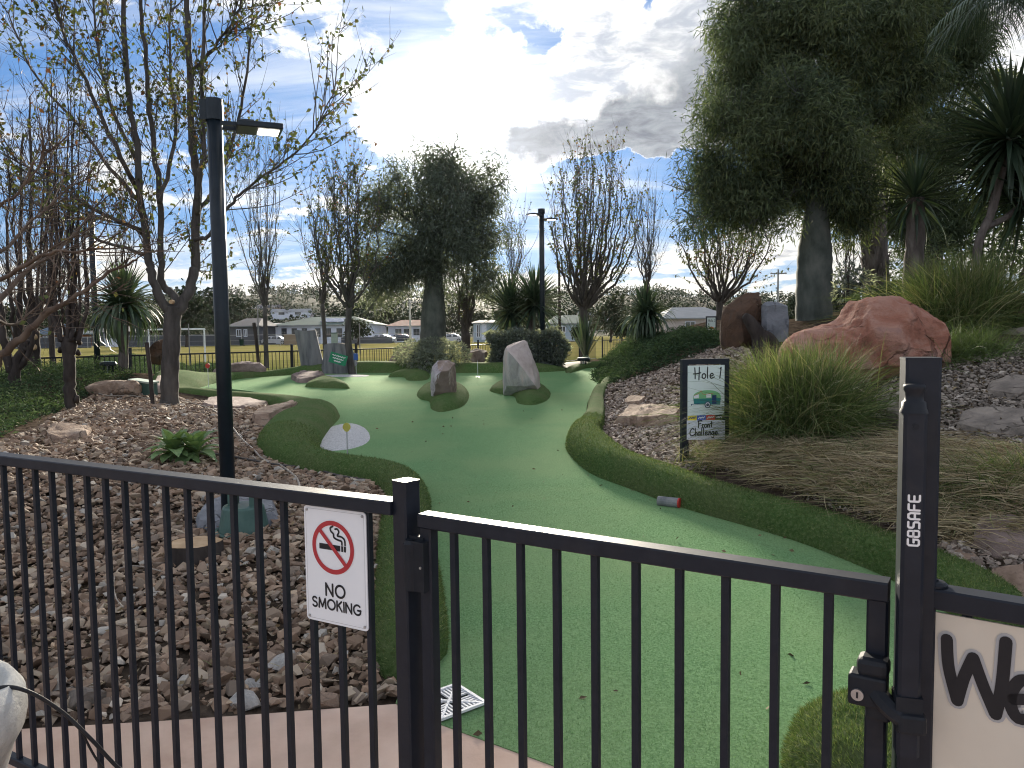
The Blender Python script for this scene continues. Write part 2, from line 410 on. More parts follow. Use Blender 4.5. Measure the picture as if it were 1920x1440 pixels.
MT['chips'] = mat('mulch_chip', [(.16, .135, .115), (.26, .225, .19)], 18, .9, rnd=.35, rnd_cols=[(0, (.11, .09, .072)), (.5, (.24, .20, .168)), (.85, (.36, .31, .26)), (1, (.50, .45, .39))])
MT['rock_blush'] = mat('blush_rock', [(.38, .30, .27), (.52, .44, .41), (.60, .53, .50)], 3.0, .85, .7, 18, .03, .2, detail=10, dirt=.2)
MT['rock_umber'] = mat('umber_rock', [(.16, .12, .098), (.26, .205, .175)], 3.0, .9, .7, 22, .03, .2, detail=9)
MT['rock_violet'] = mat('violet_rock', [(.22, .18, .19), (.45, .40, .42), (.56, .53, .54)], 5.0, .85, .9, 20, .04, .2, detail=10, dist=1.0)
MT['rock_white'] = mat('white_rock', [(.30, .29, .28), (.50, .48, .455), (.60, .50, .45)], 3.2, .85, .9, 20, .04, .2, detail=10, dirt=.3, stretch=(1.6, 1.6, .35), dist=.6)
MT['rock_brown'] = mat('brown_rock', [(.18, .125, .095), (.33, .26, .22), (.50, .44, .41)], 3.0, .85, .7, 22, .03, .2, detail=9, dist=.8)
MT['rock_slab'] = mat('rust_slab', [(.06, .042, .034), (.115, .07, .048), (.085, .068, .06)], 2.2, .9, .9, 16, .04, .15, detail=9, crack=(2.4, .03, .5))
MT['rock_grey'] = mat('grey_slab', [(.15, .16, .18), (.27, .28, .31)], 3.5, .85, .9, 14, .03, .2, detail=10, dist=.8, crack=(3.0, .025, .35))
MT['rock_red'] = mat('red_boulder', [(.19, .088, .066), (.33, .145, .10), (.42, .235, .18), (.30, .18, .165)], 1.9, .88, .9, 14, .05, .15, detail=10, dist=1.2, crack=(1.7, .035, .55), dirt=.22)
MT['rock_tan'] = mat('tan_rock', [(.17, .115, .082), (.31, .22, .165), (.42, .33, .26)], 3.6, .9, .9, 20, .035, .2, detail=9, dist=.4, crack=(5.0, .03, .4))
MT['rock_pink'] = mat('pink_rock', [(.18, .135, .12), (.33, .255, .23)], 3.5, .9, .9, 18, .03, .2, detail=9)
MT['rock_step'] = mat('step_stone', [(.14, .122, .105), (.25, .215, .185), (.33, .285, .24)], 4.5, .92, .9, 20, .03, .1, detail=10, dirt=.35, crack=(3.0, .03, .5))
MT['soil'] = mat('soil', [(.045, .034, .026), (.10, .078, .06)], 6, .95, .8, 40, .02, .15, detail=9)
MT['bark'] = mat('bark', [(.042, .038, .036), (.085, .077, .072), (.12, .11, .102)], 7, .9, .9, 24, .02, .2, stretch=(1, 1, .25), detail=8)
MT['bark_dark'] = mat('dark_bark', [(.032, .026, .024), (.075, .062, .056)], 8, .9, .8, 24, .02, .2, stretch=(1, 1, .3))
MT['bark_brown'] = mat('brown_bark', [(.085, .06, .046), (.17, .125, .095)], 9, .85, .6, 30, .01, .2, stretch=(1, 1, .4))
MT['bark_green'] = mat('bottle_bark', [(.055, .065, .056), (.10, .112, .10), (.15, .155, .14)], 4, .88, .9, 22, .02, .2, stretch=(1, 1, .5), detail=9)
MT['bark_palm'] = mat('palm_bark', [(.06, .05, .046), (.14, .118, .108), (.22, .195, .18)], 7, .9, .9, 20, .04, .2, stretch=(1, 1, .3), detail=8, dist=.5)
MT['cut_wood'] = mat('cut_wood', [(.42, .27, .15), (.58, .42, .26)], 9, .8, .3, 40, .005)
MT['grey_wood'] = mat('weathered_wood', [(.10, .105, .115), (.20, .205, .215), (.27, .27, .275)], 6, .85, .8, 20, .02, .2, stretch=(1, 1, .15), detail=8)
MT['leaf_olive'] = mat('olive_leaf', [(.05, .07, .026), (.085, .10, .036)], 5, .7, rnd=.3, trans=.22, rnd_cols=[(0, (.05, .07, .025)), (.6, (.10, .12, .04)), (.86, (.15, .135, .045)), (.95, (.22, .10, .04)), (1, (.26, .065, .04))])
MT['leaf_dark'] = mat('dark_leaf', [(.04, .065, .03), (.08, .115, .052)], 3, .65, rnd=.4, trans=.26, spec=.4, rnd_cols=[(0, (.036, .058, .03)), (.6, (.08, .112, .06)), (.9, (.125, .155, .07)), (1, (.17, .185, .08))])
MT['leaf_veiled'] = mat('veil_paled_leaf', [(.09, .11, .095), (.14, .165, .14)], 3, .7, rnd=.35, trans=.35, spec=.15, rnd_cols=[(0, (.075, .095, .085)), (.6, (.13, .155, .13)), (1, (.19, .21, .165))])  # leaf colour paled to imitate a veil of glare over the centre crown
MT['leaf_far'] = mat('far_leaf', [(.030, .042, .028), (.055, .066, .042)], .5, .9, rnd=.35, trans=.06, spec=.05, rnd_cols=[(0, (.022, .034, .026)), (.6, (.042, .056, .036)), (1, (.075, .075, .045))])
MT['leaf_juniper'] = mat('juniper_leaf', [(.03, .058, .036), (.06, .095, .06)], 2, .85, rnd=.4, trans=.2, spec=.08, rnd_cols=[(0, (.02, .045, .024)), (.7, (.055, .088, .045)), (1, (.10, .135, .075))])
MT['leaf_hedge'] = mat('hedge_leaf', [(.15, .175, .165), (.23, .25, .235)], 2, .85, rnd=.3, trans=.5, spec=.05, rnd_cols=[(0, (.12, .14, .135)), (.7, (.21, .235, .22)), (1, (.30, .32, .30))])
MT['yucca'] = mat('strap_leaf', [(.030, .060, .036), (.065, .105, .065)], 5, .42, rnd=.35, trans=.18, spec=.5, rnd_cols=[(0, (.03, .055, .034)), (.7, (.065, .10, .06)), (1, (.12, .15, .085))])
MT['agave'] = mat('agave_leaf', [(.12, .21, .085), (.20, .31, .13), (.28, .38, .18)], 6, .45, rnd=.22, trans=.28, spec=.4)
MT['tussock'] = mat('tussock_blade', [(.08, .125, .04), (.15, .185, .075)], 4, .6, rnd=.4, trans=.35, rnd_cols=[(0, (.05, .09, .03)), (.55, (.115, .16, .055)), (.8, (.20, .215, .095)), (1, (.42, .37, .23))])
MT['straw'] = mat('straw', [(.30, .23, .14), (.48, .395, .26)], 6, .8, rnd=.4, trans=.15, rnd_cols=[(0, (.15, .115, .075)), (.5, (.38, .305, .19)), (.88, (.56, .48, .33)), (.93, (.18, .23, .09)), (1, (.22, .28, .11))])
MT['weed'] = mat('green_weed', [(.08, .17, .04), (.14, .26, .07)], 9, .6, rnd=.3, trans=.3)
MT['green_plastic'] = mat('green_plastic', [(.045, .10, .085), (.075, .14, .12)], 10, .5, .1, 60, .003, .4, dirt=.2)
MT['pale_green'] = mat('pale_green_lid', [(.30, .38, .33), (.40, .47, .42)], 10, .5, dirt=.15)
MT['concrete_pot'] = mat('concrete_pot', [(.40, .39, .36), (.52, .51, .48), (.58, .57, .54)], 9, .9, .7, 50, .01, .2, detail=10, dirt=.45)
MT['lamp_lit'] = mat('lamp_lit', [(.9, .85, .75)], 5, .5, emit=((1.0, .93, .80), 3.2))
MT['hose'] = mat('hose', [(.26, .22, .18), (.36, .31, .26)], 10, .6)
MT['hose_dark'] = mat('dark_hose', [(.05, .045, .042), (.09, .08, .075)], 10, .6)
MT['black_tube'] = mat('black_tube', [(.012, .012, .014), (.02, .02, .022)], 10, .5)
MT['yellow'] = mat('yellow_flag', [(.55, .50, .10), (.62, .58, .16)], 10, .5, trans=.3)
MT['red_flag'] = mat('red_flag', [(.45, .03, .03), (.52, .05, .04)], 10, .5)
MT['blue_flag'] = mat('blue_flag', [(.03, .08, .28), (.05, .12, .35)], 10, .5)
MT['dead_leaf'] = mat('dead_leaf', [(.06, .045, .025), (.22, .19, .12)], 30, .8, rnd=.5, rnd_cols=[(0, (.07, .045, .025)), (.5, (.17, .115, .06)), (1, (.34, .26, .15))])
MT['green_board'] = mat('green_board', [(.02, .20, .10), (.03, .26, .13)], 6, .5)
MT['grass_field'] = None
def flat(name, c, rough=.7, **k):
    c = np.array(c[:3]); MT[name] = mat(name, [tuple(c * .9), tuple(c * 1.08)], k.pop('scale', 4), rough, **k); return MT[name]
# ------------------------------------------------------------------ the lie of the land
FENCE_LINE = np.array([(-40, 7), (-20, 12), (-11, 18), (-4.5, 25), (4.4, 40), (11, 46), (40, 58)], float)   # far garden fence
def z_green(X, Y):
    X = np.asarray(X, float); Y = np.asarray(Y, float)
    s = np.maximum(Y - 3.0, 0)
    return 0.03 * s - 0.03 * 0.6 * (1 - np.exp(-s / 0.6)) + 0.004 * np.sin(X * 1.3 + Y * .7) * np.clip(s, 0, 1)
def hit_green(px, py):
    d = ray(px, py); t = 0.5; step = 0.02
    T = np.geomspace(1.0, 80, 4000); P = EYE + d * T[:, None]
    k = np.argmax(P[:, 2] < z_green(P[:, 0], P[:, 1]))
    return P[k]

CTRL = []
def cp(px, py, Y): CTRL.append(at(px, py, Y))
# stone garden on the left of the putting lane
for a in [(200, 1100, 4.7), (420, 1100, 4.6), (60, 1000, 5.6), (430, 985, 5.97), (250, 900, 6.9), (600, 985, 5.7), (650, 920, 7.0), (100, 840, 8.4), (430, 880, 7.8),
          (330, 830, 9.1), (470, 850, 8.8), (318, 762, 13.3), (130, 768, 12.8), (20, 790, 10.8), (450, 772, 12.9), (500, 800, 11.0), (30, 745, 14.6), (220, 732, 15.4),
          (345, 752, 15.0), (420, 756, 14.7), (500, 766, 13.9), (545, 778, 12.9), (62, 706, 17.0), (170, 692, 18.6), (300, 703, 18.4), (470, 692, 22.8), (700, 692, 22.9), (880, 692, 22.9)]: cp(*a)
# right bank
for a in [(1273, 890, 7.0), (1130, 835, 9.4), (1100, 797, 11.2), (1400, 925, 6.12), (1550, 960, 5.45), (1700, 1004, 4.95), (1780, 1050, 4.6), (1230, 878, 7.6), (1480, 945, 5.75), (1620, 985, 5.2), (1320, 868, 7.1), (1490, 835, 7.3),
          (1640, 716, 8.8), (1600, 930, 5.74), (1850, 1060, 4.5), (1860, 800, 6.5), (1850, 640, 9.6), (1525, 596, 15.0), (1390, 655, 12.5), (1200, 750, 12.3), (1300, 690, 12.3),
          (1150, 716, 15.0), (1240, 672, 17.0), (1090, 693, 19.5), (1020, 692, 20.0), (1345, 600, 22.0), (1215, 640, 22.0), (1100, 680, 23.0), (1750, 620, 13.0), (1880, 560, 14.0)]: cp(*a)
for a in [(-.5, 3.25, -.03), (-1.8, 3.1, -.03), (-3.5, 3.3, 0), (-6, 3.5, .1), (0, 1, -.05), (-3, 0, -.05), (3, 0, 0), (2.2, 2.6, .04), (3.5, 2.2, .15), (4.5, 4, .45), (6, 6, .95), (8, 9, 1.55), (12, 14, 1.95), (14, 22, 1.7), (9, 26, 1.4),
          (-8, 8, .4), (-12, 12, .35), (-4, 5, .2), (4.4, 38, .3), (-4.5, 24, .3), (14, 5, 1.4), (-11, 6, .2), (7.5, 20, 1.75), (3.3, 24, .7)]: CTRL.append(np.array(a, float))
GREEN_PX = [(790, 1200), (772, 1100), (765, 1000), (775, 930), (740, 898), (680, 884), (620, 875), (560, 866), (575, 840), (595, 805), (622, 780), (615, 757), (560, 743),
            (500, 738), (437, 730), (370, 727), (400, 715), (470, 709), (540, 704), (620, 700), (760, 698), (900, 698), (1000, 696), (1080, 692), (1130, 690), (1140, 706), (1122, 730), (1103, 752),
            (1098, 775), (1082, 802), (1068, 830), (1075, 850), (1112, 882), (1195, 914), (1285, 947), (1400, 981), (1500, 1010), (1600, 1046), (1690, 1085), (1770, 1128), (1840, 1190)]
_gp = [hit_green(*p)[:2] for p in GREEN_PX]
P_edge = [at_z(742, 1320, 0)[:2], at_z(820, 1357, 0)[:2], at_z(1040, 1438, 0)[:2]]          # where turf meets the paving
GREEN_POLY = [tuple(p) for p in catmull(_gp, 4)] + [(2.35, 3.2), (2.2, 2.4), (1.7, 1.76), (0.95, 2.252)] + [tuple(p) for p in P_edge[::-1]]
gx, gy = np.meshgrid(np.arange(-7.6, 3, .9), np.arange(2.6, 22, .9))
ins = in_poly(gx, gy, GREEN_POLY) & (seg_dist(gx, gy, GREEN_POLY) > .1)
for x, y in zip(gx[ins], gy[ins]): CTRL.append(np.array([x, y, float(z_green(x, y)) - .06]))
for p in GREEN_POLY[::3]: CTRL.append(np.array([p[0], p[1], float(z_green(*p)) - .045]))
CTRL = np.array(CTRL)

def _tps_fit(C, lam=2e-3):
    n = len(C); D = np.hypot(C[:, None, 0] - C[None, :, 0], C[:, None, 1] - C[None, :, 1])
    K = np.where(D > 0, D * D * np.log(D + 1e-9), 0) + lam * np.eye(n)
    P = np.c_[np.ones(n), C[:, :2]]; A = np.zeros((n + 3, n + 3)); A[:n, :n] = K; A[:n, n:] = P; A[n:, :n] = P.T
    return np.linalg.solve(A, np.r_[C[:, 2], 0, 0, 0])
_W = _tps_fit(CTRL)
def _tps(X, Y):
    D = np.hypot(X[:, None] - CTRL[None, :, 0], Y[:, None] - CTRL[None, :, 1])
    return (D * D * np.log(D + 1e-9)) @ _W[:-3] + _W[-3] + _W[-2] * X + _W[-1] * Y
def sstep(x, a, b): t = np.clip((x - a) / (b - a), 0, 1); return t * t * (3 - 2 * t)
def z_ground(X, Y):
    X = np.asarray(X, float); Y = np.asarray(Y, float); sh = np.broadcast(X, Y).shape
    x = np.broadcast_to(X, sh).ravel(); y = np.broadcast_to(Y, sh).ravel()
    xc = np.clip(x, -14, 16); yc = np.clip(y, 0, 50)
    z = np.empty(len(x))
    for i in range(0, len(x), 20000): z[i:i + 20000] = _tps(xc[i:i + 20000], yc[i:i + 20000])
    z = np.clip(z, -.3, 2.3)
    fl = np.interp(x, FENCE_LINE[:, 0], FENCE_LINE[:, 1])
    w = sstep(y - fl, -2.4, 0.2)
    fieldz = 0.05 + 0.0012 * np.clip(y - 20, 0, 130) + 0.0 * x
    z = z * (1 - w) + fieldz * w
    cap = (x > .4) & (x < 5) & (y > 3) & (y < 9)
    if cap.any():                                   # the bank starts level with the top of the turf border
        xc_, yc_ = x[cap], y[cap]; dl = np.where(in_poly(xc_, yc_, GREEN_POLY), 0, seg_dist(xc_, yc_, GREEN_POLY))
        z[cap] = np.where(dl < .75, np.minimum(z[cap], z_green(xc_, yc_) + .16 + np.clip(dl - .3, 0, 1) * .35), z[cap])
    z = np.where(y < 0, z * sstep(y, -3, 0) - .05 * (1 - sstep(y, -3, 0)), z)
    return z.reshape(sh)
def zg(x, y): return float(z_ground(np.array([x]), np.array([y]))[0])
_T = np.concatenate([np.arange(1.2, 30, .02), np.arange(30, 200, .25)])
def hit(px, py):
    d = ray(px, py); P = EYE + d * _T[:, None]
    below = P[:, 2] < z_ground(P[:, 0], P[:, 1])
    k = int(np.argmax(below)) if below.any() else len(_T) - 1
    return P[k]
def ground_at(px, Y):
    p = at(px, 700, Y); return np.array([p[0], p[1], zg(p[0], p[1])])

# ground sheet: one mesh to the horizon
def soft_axis(a, b, fine, far_, growth=1.18):
    c = list(np.arange(a, b + 1e-6, fine)); s = fine
    while c[-1] < far_: s *= growth; c.append(c[-1] + s)
    s = fine
    return c, s
ys, _ = soft_axis(-1.0, 30, .16, 1300)
s = .16; lo = [-1.0]
while lo[-1] > -60: s *= 1.3; lo.append(lo[-1] - s)
ys = np.array(lo[::-1][:-1] + ys)
xs, _ = soft_axis(0, 12, .16, 1300); xs = np.array([-v for v in xs[::-1][:-1]] + xs)
GX, GY = np.meshgrid(xs, ys); GZ = z_ground(GX, GY)
near = (np.abs(GX) < 13) & (GY < 30)
GZ[near] += 0.02 * fbm(GX[near], GY[near], 3.0, 1.4, 3)
# keep the soil just below the putting surface and the paving
inn = in_poly(GX, GY, GREEN_POLY) & near
GZ[inn] = np.minimum(GZ[inn], z_green(GX[inn], GY[inn]) - .03)
_rim = near & ~inn & (seg_dist(GX, GY, GREEN_POLY) < .3)
GZ[_rim] = np.maximum(GZ[_rim], z_green(GX[_rim], GY[_rim]) - .05)
PAVE = [tuple(P_edge[0]), tuple(P_edge[1]), tuple(P_edge[2]), (0.95, 2.25), (1.7, 1.75), (6, 0.2), (6, -9), (-9, -9), (-9, 3.4), (-5, 3.22), tuple(at_z(0, 1369, 0)[:2]), tuple(at_z(330, 1350, 0)[:2])]
pin = in_poly(GX, GY, PAVE) & (seg_dist(GX, GY, PAVE) > .05)
GZ[pin] = np.minimum(GZ[pin], -.06)
GZ -= 0.0
ny, nx = GX.shape
i = np.arange(ny - 1)[:, None] * nx; j = np.arange(nx - 1)[None, :]
F = np.stack([i + j, i + j + 1, i + nx + j + 1, i + nx + j], -1).reshape(-1, 4)
fl = np.interp(GX, FENCE_LINE[:, 0], FENCE_LINE[:, 1])
lawn = sstep(GY - fl, -.6, .5)

def ground_material():
    m = bpy.data.materials.new('ground_cover'); m.use_nodes = True; t = m.node_tree
    for n in list(t.nodes): t.nodes.remove(n)
    B = NB(t); tc = B.node('ShaderNodeTexCoord').outputs['Object']
    a = B.node('ShaderNodeAttribute', attribute_name='lawn').outputs['Fac']
    soil = B.mix(B.smooth(B.noise(tc, 7, 8, .65), .35, .7), (.045, .034, .026, 1), (.115, .09, .07, 1))
    sx = B.node('ShaderNodeSeparateXYZ'); B.put(sx.inputs[0], tc)
    band = B.smooth(B.m('SINE', B.m('ADD', B.m('MULTIPLY', sx.outputs[1], .55), B.m('MULTIPLY', B.noise(tc, .06, 2), 3))), -.5, .5)
    g1 = B.mix(B.smooth(B.noise(tc, .35, 7, .65), .3, .7), (.19, .168, .068, 1), (.26, .22, .10, 1))
    g1 = B.mix(B.m('MULTIPLY', band, .45), g1, (.15, .155, .055, 1))
    nearg = B.smooth(sx.outputs[1], 22, 60)
    g = B.mix(nearg, B.mix(B.smooth(B.noise(tc, .5, 6), .35, .65), (.07, .095, .026, 1), (.105, .118, .042, 1)), g1)
    g = B.mix(B.smooth(B.noise(tc, 22, 3), .3, .8), g, B.mix(1.0, g, (.7, .75, .6, 1), 'MULTIPLY'))
    c = B.mix(B.smooth(a, .3, .7), soil, g)
    p = B.node('ShaderNodeBsdfPrincipled'); B.put(p.inputs['Base Color'], c); p.inputs['Roughness'].default_value = 1.0; p.inputs['Specular IOR Level'].default_value = 0.0
    bn = B.node('ShaderNodeBump'); bn.inputs['Strength'].default_value = .7; bn.inputs['Distance'].default_value = .03
    B.put(bn.inputs['Height'], B.noise(tc, 30, 6, .65)); B.put(p.inputs['Normal'], bn.outputs[0])
    o = B.node('ShaderNodeOutputMaterial'); B.put(o.inputs[0], p.outputs[0]); return m
mb = MB(); mb.add(np.stack([GX, GY, GZ], -1).reshape(-1, 3), F)
ground = mb.build('ground', ground_material(), smooth=True)
at_ = ground.data.attributes.new('lawn', 'FLOAT', 'POINT'); at_.data.foreach_set('value', lawn.ravel().astype(np.float32))
tag(ground, 'dark soil garden bed running out to a mown sports field', None, kind='structure')

def sheet(poly, zf, step, inset=0.0):
    """triangulated sheet inside an outline: list of verts, faces, distance to the outline"""
    P = [np.array(p[:2], float) for p in poly]
    D = []
    for k in range(len(P)):
        a, b = P[k], P[(k + 1) % len(P)]; n = max(1, int(np.linalg.norm(b - a) / step))
        for q in range(n): D.append(a + (b - a) * q / n)
    xs_ = np.array([p[0] for p in D]); ys_ = np.array([p[1] for p in D])
    rng = np.random.default_rng(5)
    X, Y = np.meshgrid(np.arange(xs_.min(), xs_.max(), step), np.arange(ys_.min(), ys_.max(), step))
    X = X + rng.uniform(-.2, .2, X.shape) * step; Y = Y + rng.uniform(-.2, .2, Y.shape) * step
    ok = in_poly(X, Y, D) & (seg_dist(X, Y, D) > step * .5)
    pts = [Vector((float(a), float(b))) for a, b in zip(np.r_[xs_, X[ok]], np.r_[ys_, Y[ok]])]
    ed = [(k, (k + 1) % len(D)) for k in range(len(D))]
    vo, eo, fo, *_ = delaunay_2d_cdt(pts, ed, [], 1, 1e-6)
    V = np.array([(v.x, v.y) for v in vo]); d = seg_dist(V[:, 0], V[:, 1], D)
    Fo = []
    for f in fo:
        a, b, c = V[f[0]], V[f[1]], V[f[2]]
        Fo.append(tuple(f) if (b[0] - a[0]) * (c[1] - a[1]) - (b[1] - a[1]) * (c[0] - a[0]) > 0 else tuple(f[::-1]))
    return np.c_[V, zf(V[:, 0], V[:, 1], d)], Fo, D

# paving slab with a real edge
V, Fo, D = sheet(PAVE, lambda x, y, d: np.zeros(len(x)), .35)
mb = MB(); mb.add(V, Fo)
n = len(D); E = np.array([(p[0], p[1], 0) for p in D]); E2 = E - (0, 0, .09)
mb.add(np.r_[E, E2], np.array([(k, n + k, n + (k + 1) % n, (k + 1) % n) for k in range(n)]))
tag(mb.build('pavement', MT['paving']), 'pink concrete paving in front of the gate', None, kind='structure')
# putting surface
V, Fo, D = sheet(GREEN_POLY, lambda x, y, d: z_green(x, y) + .004, .22)
GREEN_V, GREEN_F = V, Fo
mb = MB(); mb.add(V, Fo)
n = len(D); E = np.array([(p[0], p[1], float(z_green(p[0], p[1])) + .004) for p in D]); E2 = E - (0, 0, .05)
mb.add(np.r_[E, E2], np.array([(k, n + k, n + (k + 1) % n, (k + 1) % n) for k in range(n)]))
green = mb.build('putting_green', MT['turf'], smooth=True)
tag(green, 'bright green artificial turf lane winding away from the gate', None, kind='structure')

# ------------------------------------------------------------------ turf borders and humps
def zmax(X, Y): return np.maximum(z_ground(X, Y), np.where(in_poly(X, Y, GREEN_POLY), z_green(X, Y), -9))
def sweep_border(path, side, name, label, m, per=5, sec=15, group=None):
    """path of (px,py,width,height): foot line on the green; side -1/+1 = outward to left/right, 0 = path is the centre line"""
    P = np.array([[*hit_green(a, b)[:2], w, h] for a, b, w, h in path])
    P = catmull(P, per); T = nrm(np.gradient(P[:, :2], axis=0)); N = np.c_[-T[:, 1], T[:, 0]]     # left normal
    u = np.linspace(0, 1, sec); prof = np.power(np.clip(1 - np.abs(2 * u - 1) ** 2.6, 0, 1), .62)
    V = []
    k = len(P); endf = np.minimum(1, np.minimum(np.arange(k), np.arange(k)[::-1]) / 3.0) ** .5
    for q in range(k):
        off = (u - .5) if side == 0 else (u if side < 0 else -u)
        w = P[q, 2] * (.35 + .65 * endf[q])
        xy = P[q, :2] + N[q] * (off * w)[:, None]
        zb = zmax(xy[:, 0], xy[:, 1])
        z0 = zb[0] * (1 - u) + zb[-1] * u
        if side == 0:
            z = np.maximum(z0, zb) - .03 + (P[q, 3] * endf[q] + .03) * prof
            z = np.where((u > .02) & (u < .98), np.maximum(z, zb + .055 * prof), zb - .04)
        else:                                                      # a bank: rises from the lane to the bed behind it
            hh = max(P[q, 3] * endf[q], min(zb[-1] - zb[0], .20) + .02)
            rise = np.where(u < .5, (1 - (1 - np.clip(u / .5, 0, 1)) ** 2.4) ** .55, 1 - .16 * ((u - .5) / .5) ** 2)
            z = zb[0] - .02 + (hh + .02) * rise
            z = np.where(u < .5, z, z); z = np.where(u > .98, min(zb[-1], z[-2]) - .03, z)
        V.append(np.c_[xy, z])
    V = np.array(V).reshape(-1, 3)
    V[:, 2] += .006 * fbm(V[:, 0], V[:, 1], 1.0, 2.5, 2)
    i = np.arange(k - 1)[:, None] * sec; j = np.arange(sec - 1)[None, :]
    F = np.stack([i + j, i + j + 1, i + sec + j + 1, i + sec + j], -1).reshape(-1, 4)
    mb = MB(); mb.add(V, F[:, ::-1] if side >= 0 else F)
    o = mb.build(name, m, smooth=True); tag(o, label, 'turf border', group)
    return o, V, F
def dome(outline, H, name, label, m, cat='turf hump', step=.07, group=None, world=False, per=5, power=.5, lift=0.0, rnd_=.02):
    P = np.array(outline, float) if world else np.array([hit_green(*p)[:2] for p in outline])
    P = catmull(P, per, closed=True)
    area = abs(np.sum(P[:, 0] * np.roll(P[:, 1], -1) - P[:, 1] * np.roll(P[:, 0], -1))) / 2
    Rm = .55 * math.sqrt(area / math.pi)
    def zf(x, y, d):
        t = np.clip(d / Rm, 0, 1); t = (1 - (1 - t) ** 2) ** power
        return zmax(x, y) - .01 + (H + .01) * t + rnd_ * fbm(x, y, 2.0, 3.0, 2) * t + lift
    V, Fo, D = sheet(P, zf, step)
    mb = MB(); mb.add(V, Fo); o = mb.build(name, m, smooth=True); tag(o, label, cat, group)
    return o, V, Fo
right_border = sweep_border([(1070, 700, .3, .08), (1100, 691, .4, .14), (1132, 689, .4, .16), (1143, 705, .3, .18), (1124, 729, .3, .2), (1104, 752, .3, .22), (1098, 776, .32, .25), (1084, 803, .38, .25), (1063, 829, .42, .28), (1064, 849, .46, .28),
    (1104, 887, .44, .27), (1190, 921, .42, .25), (1273, 952, .40, .24), (1400, 988, .38, .22), (1500, 1019, .37, .21), (1600, 1058, .36, .2), (1680, 1094, .36, .2), (1760, 1140, .36, .2), (1830, 1200, .34, .18)],
    -1, 'turf_border', 'long olive turf border curving along the stone bank beside the hole sign', MT['turf_dark'])
left_border = sweep_border([(318, 735, .5, .10), (400, 741, .5, .13), (480, 747, .5, .15), (545, 758, .6, .2), (588, 778, .85, .25), (567, 802, .9, .27), (545, 830, .85, .27), (545, 858, .72, .24), (600, 879, .5, .2), (680, 893, .46, .2), (738, 909, .44, .2), (764, 938, .42, .2),
    (760, 1000, .42, .2), (765, 1100, .44, .2), (768, 1200, .42, .2), (768, 1262, .34, .17)], 0, 'turf_border', 'winding turf border between the stone bed and the lane, passing behind the no smoking sign', MT['turf_dark'])
back_border = sweep_border([(322, 735, 1.0, .12), (345, 722, 1.3, .22), (400, 712, 1.3, .26), (480, 704, 1.1, .28), (560, 699, 1.1, .3), (700, 697, 1.0, .3), (850, 697, 1.0, .28), (960, 697, 1.0, .26), (1060, 694, .9, .2)],
    0, 'turf_border', 'straight turf bank closing the far end of the lane below the grey stumps', MT['turf_dark'])
dome([(571, 725), (590, 715), (620, 712), (645, 719), (657, 729), (630, 729), (600, 728)], .16, 'turf_hump', 'low crescent turf hump beside the flat pink stone', MT['turf_dark'])
dome([(727, 707), (750, 699), (790, 697), (806, 703), (800, 713), (765, 714), (756, 708)], .16, 'turf_hump', 'small two lobed turf hump near the far edge of the lane', MT['turf_dark'])
dome([(781, 738), (800, 724), (850, 720), (879, 735), (872, 760), (832, 773), (808, 768), (804, 754), (787, 749)], .2, 'turf_hump', 'rounded turf hump carrying the small brown rock', MT['turf_dark'])
dome([(917, 731), (945, 716), (1000, 718), (1031, 734), (1028, 750), (1002, 760), (971, 757), (962, 744), (934, 739)], .19, 'turf_hump', 'rounded turf hump under the tall white rock', MT['turf_dark'])
near_hump = dome([(.95, 2.45), (1.0, 2.8), (1.2, 2.98), (1.5, 3.0), (1.7, 2.6), (1.6, 2.2), (1.15, 2.12)], .23, 'turf_hump', 'fuzzy turf hump just inside the gate below the lock', MT['turf_dark'], world=True, step=.05, power=.42)
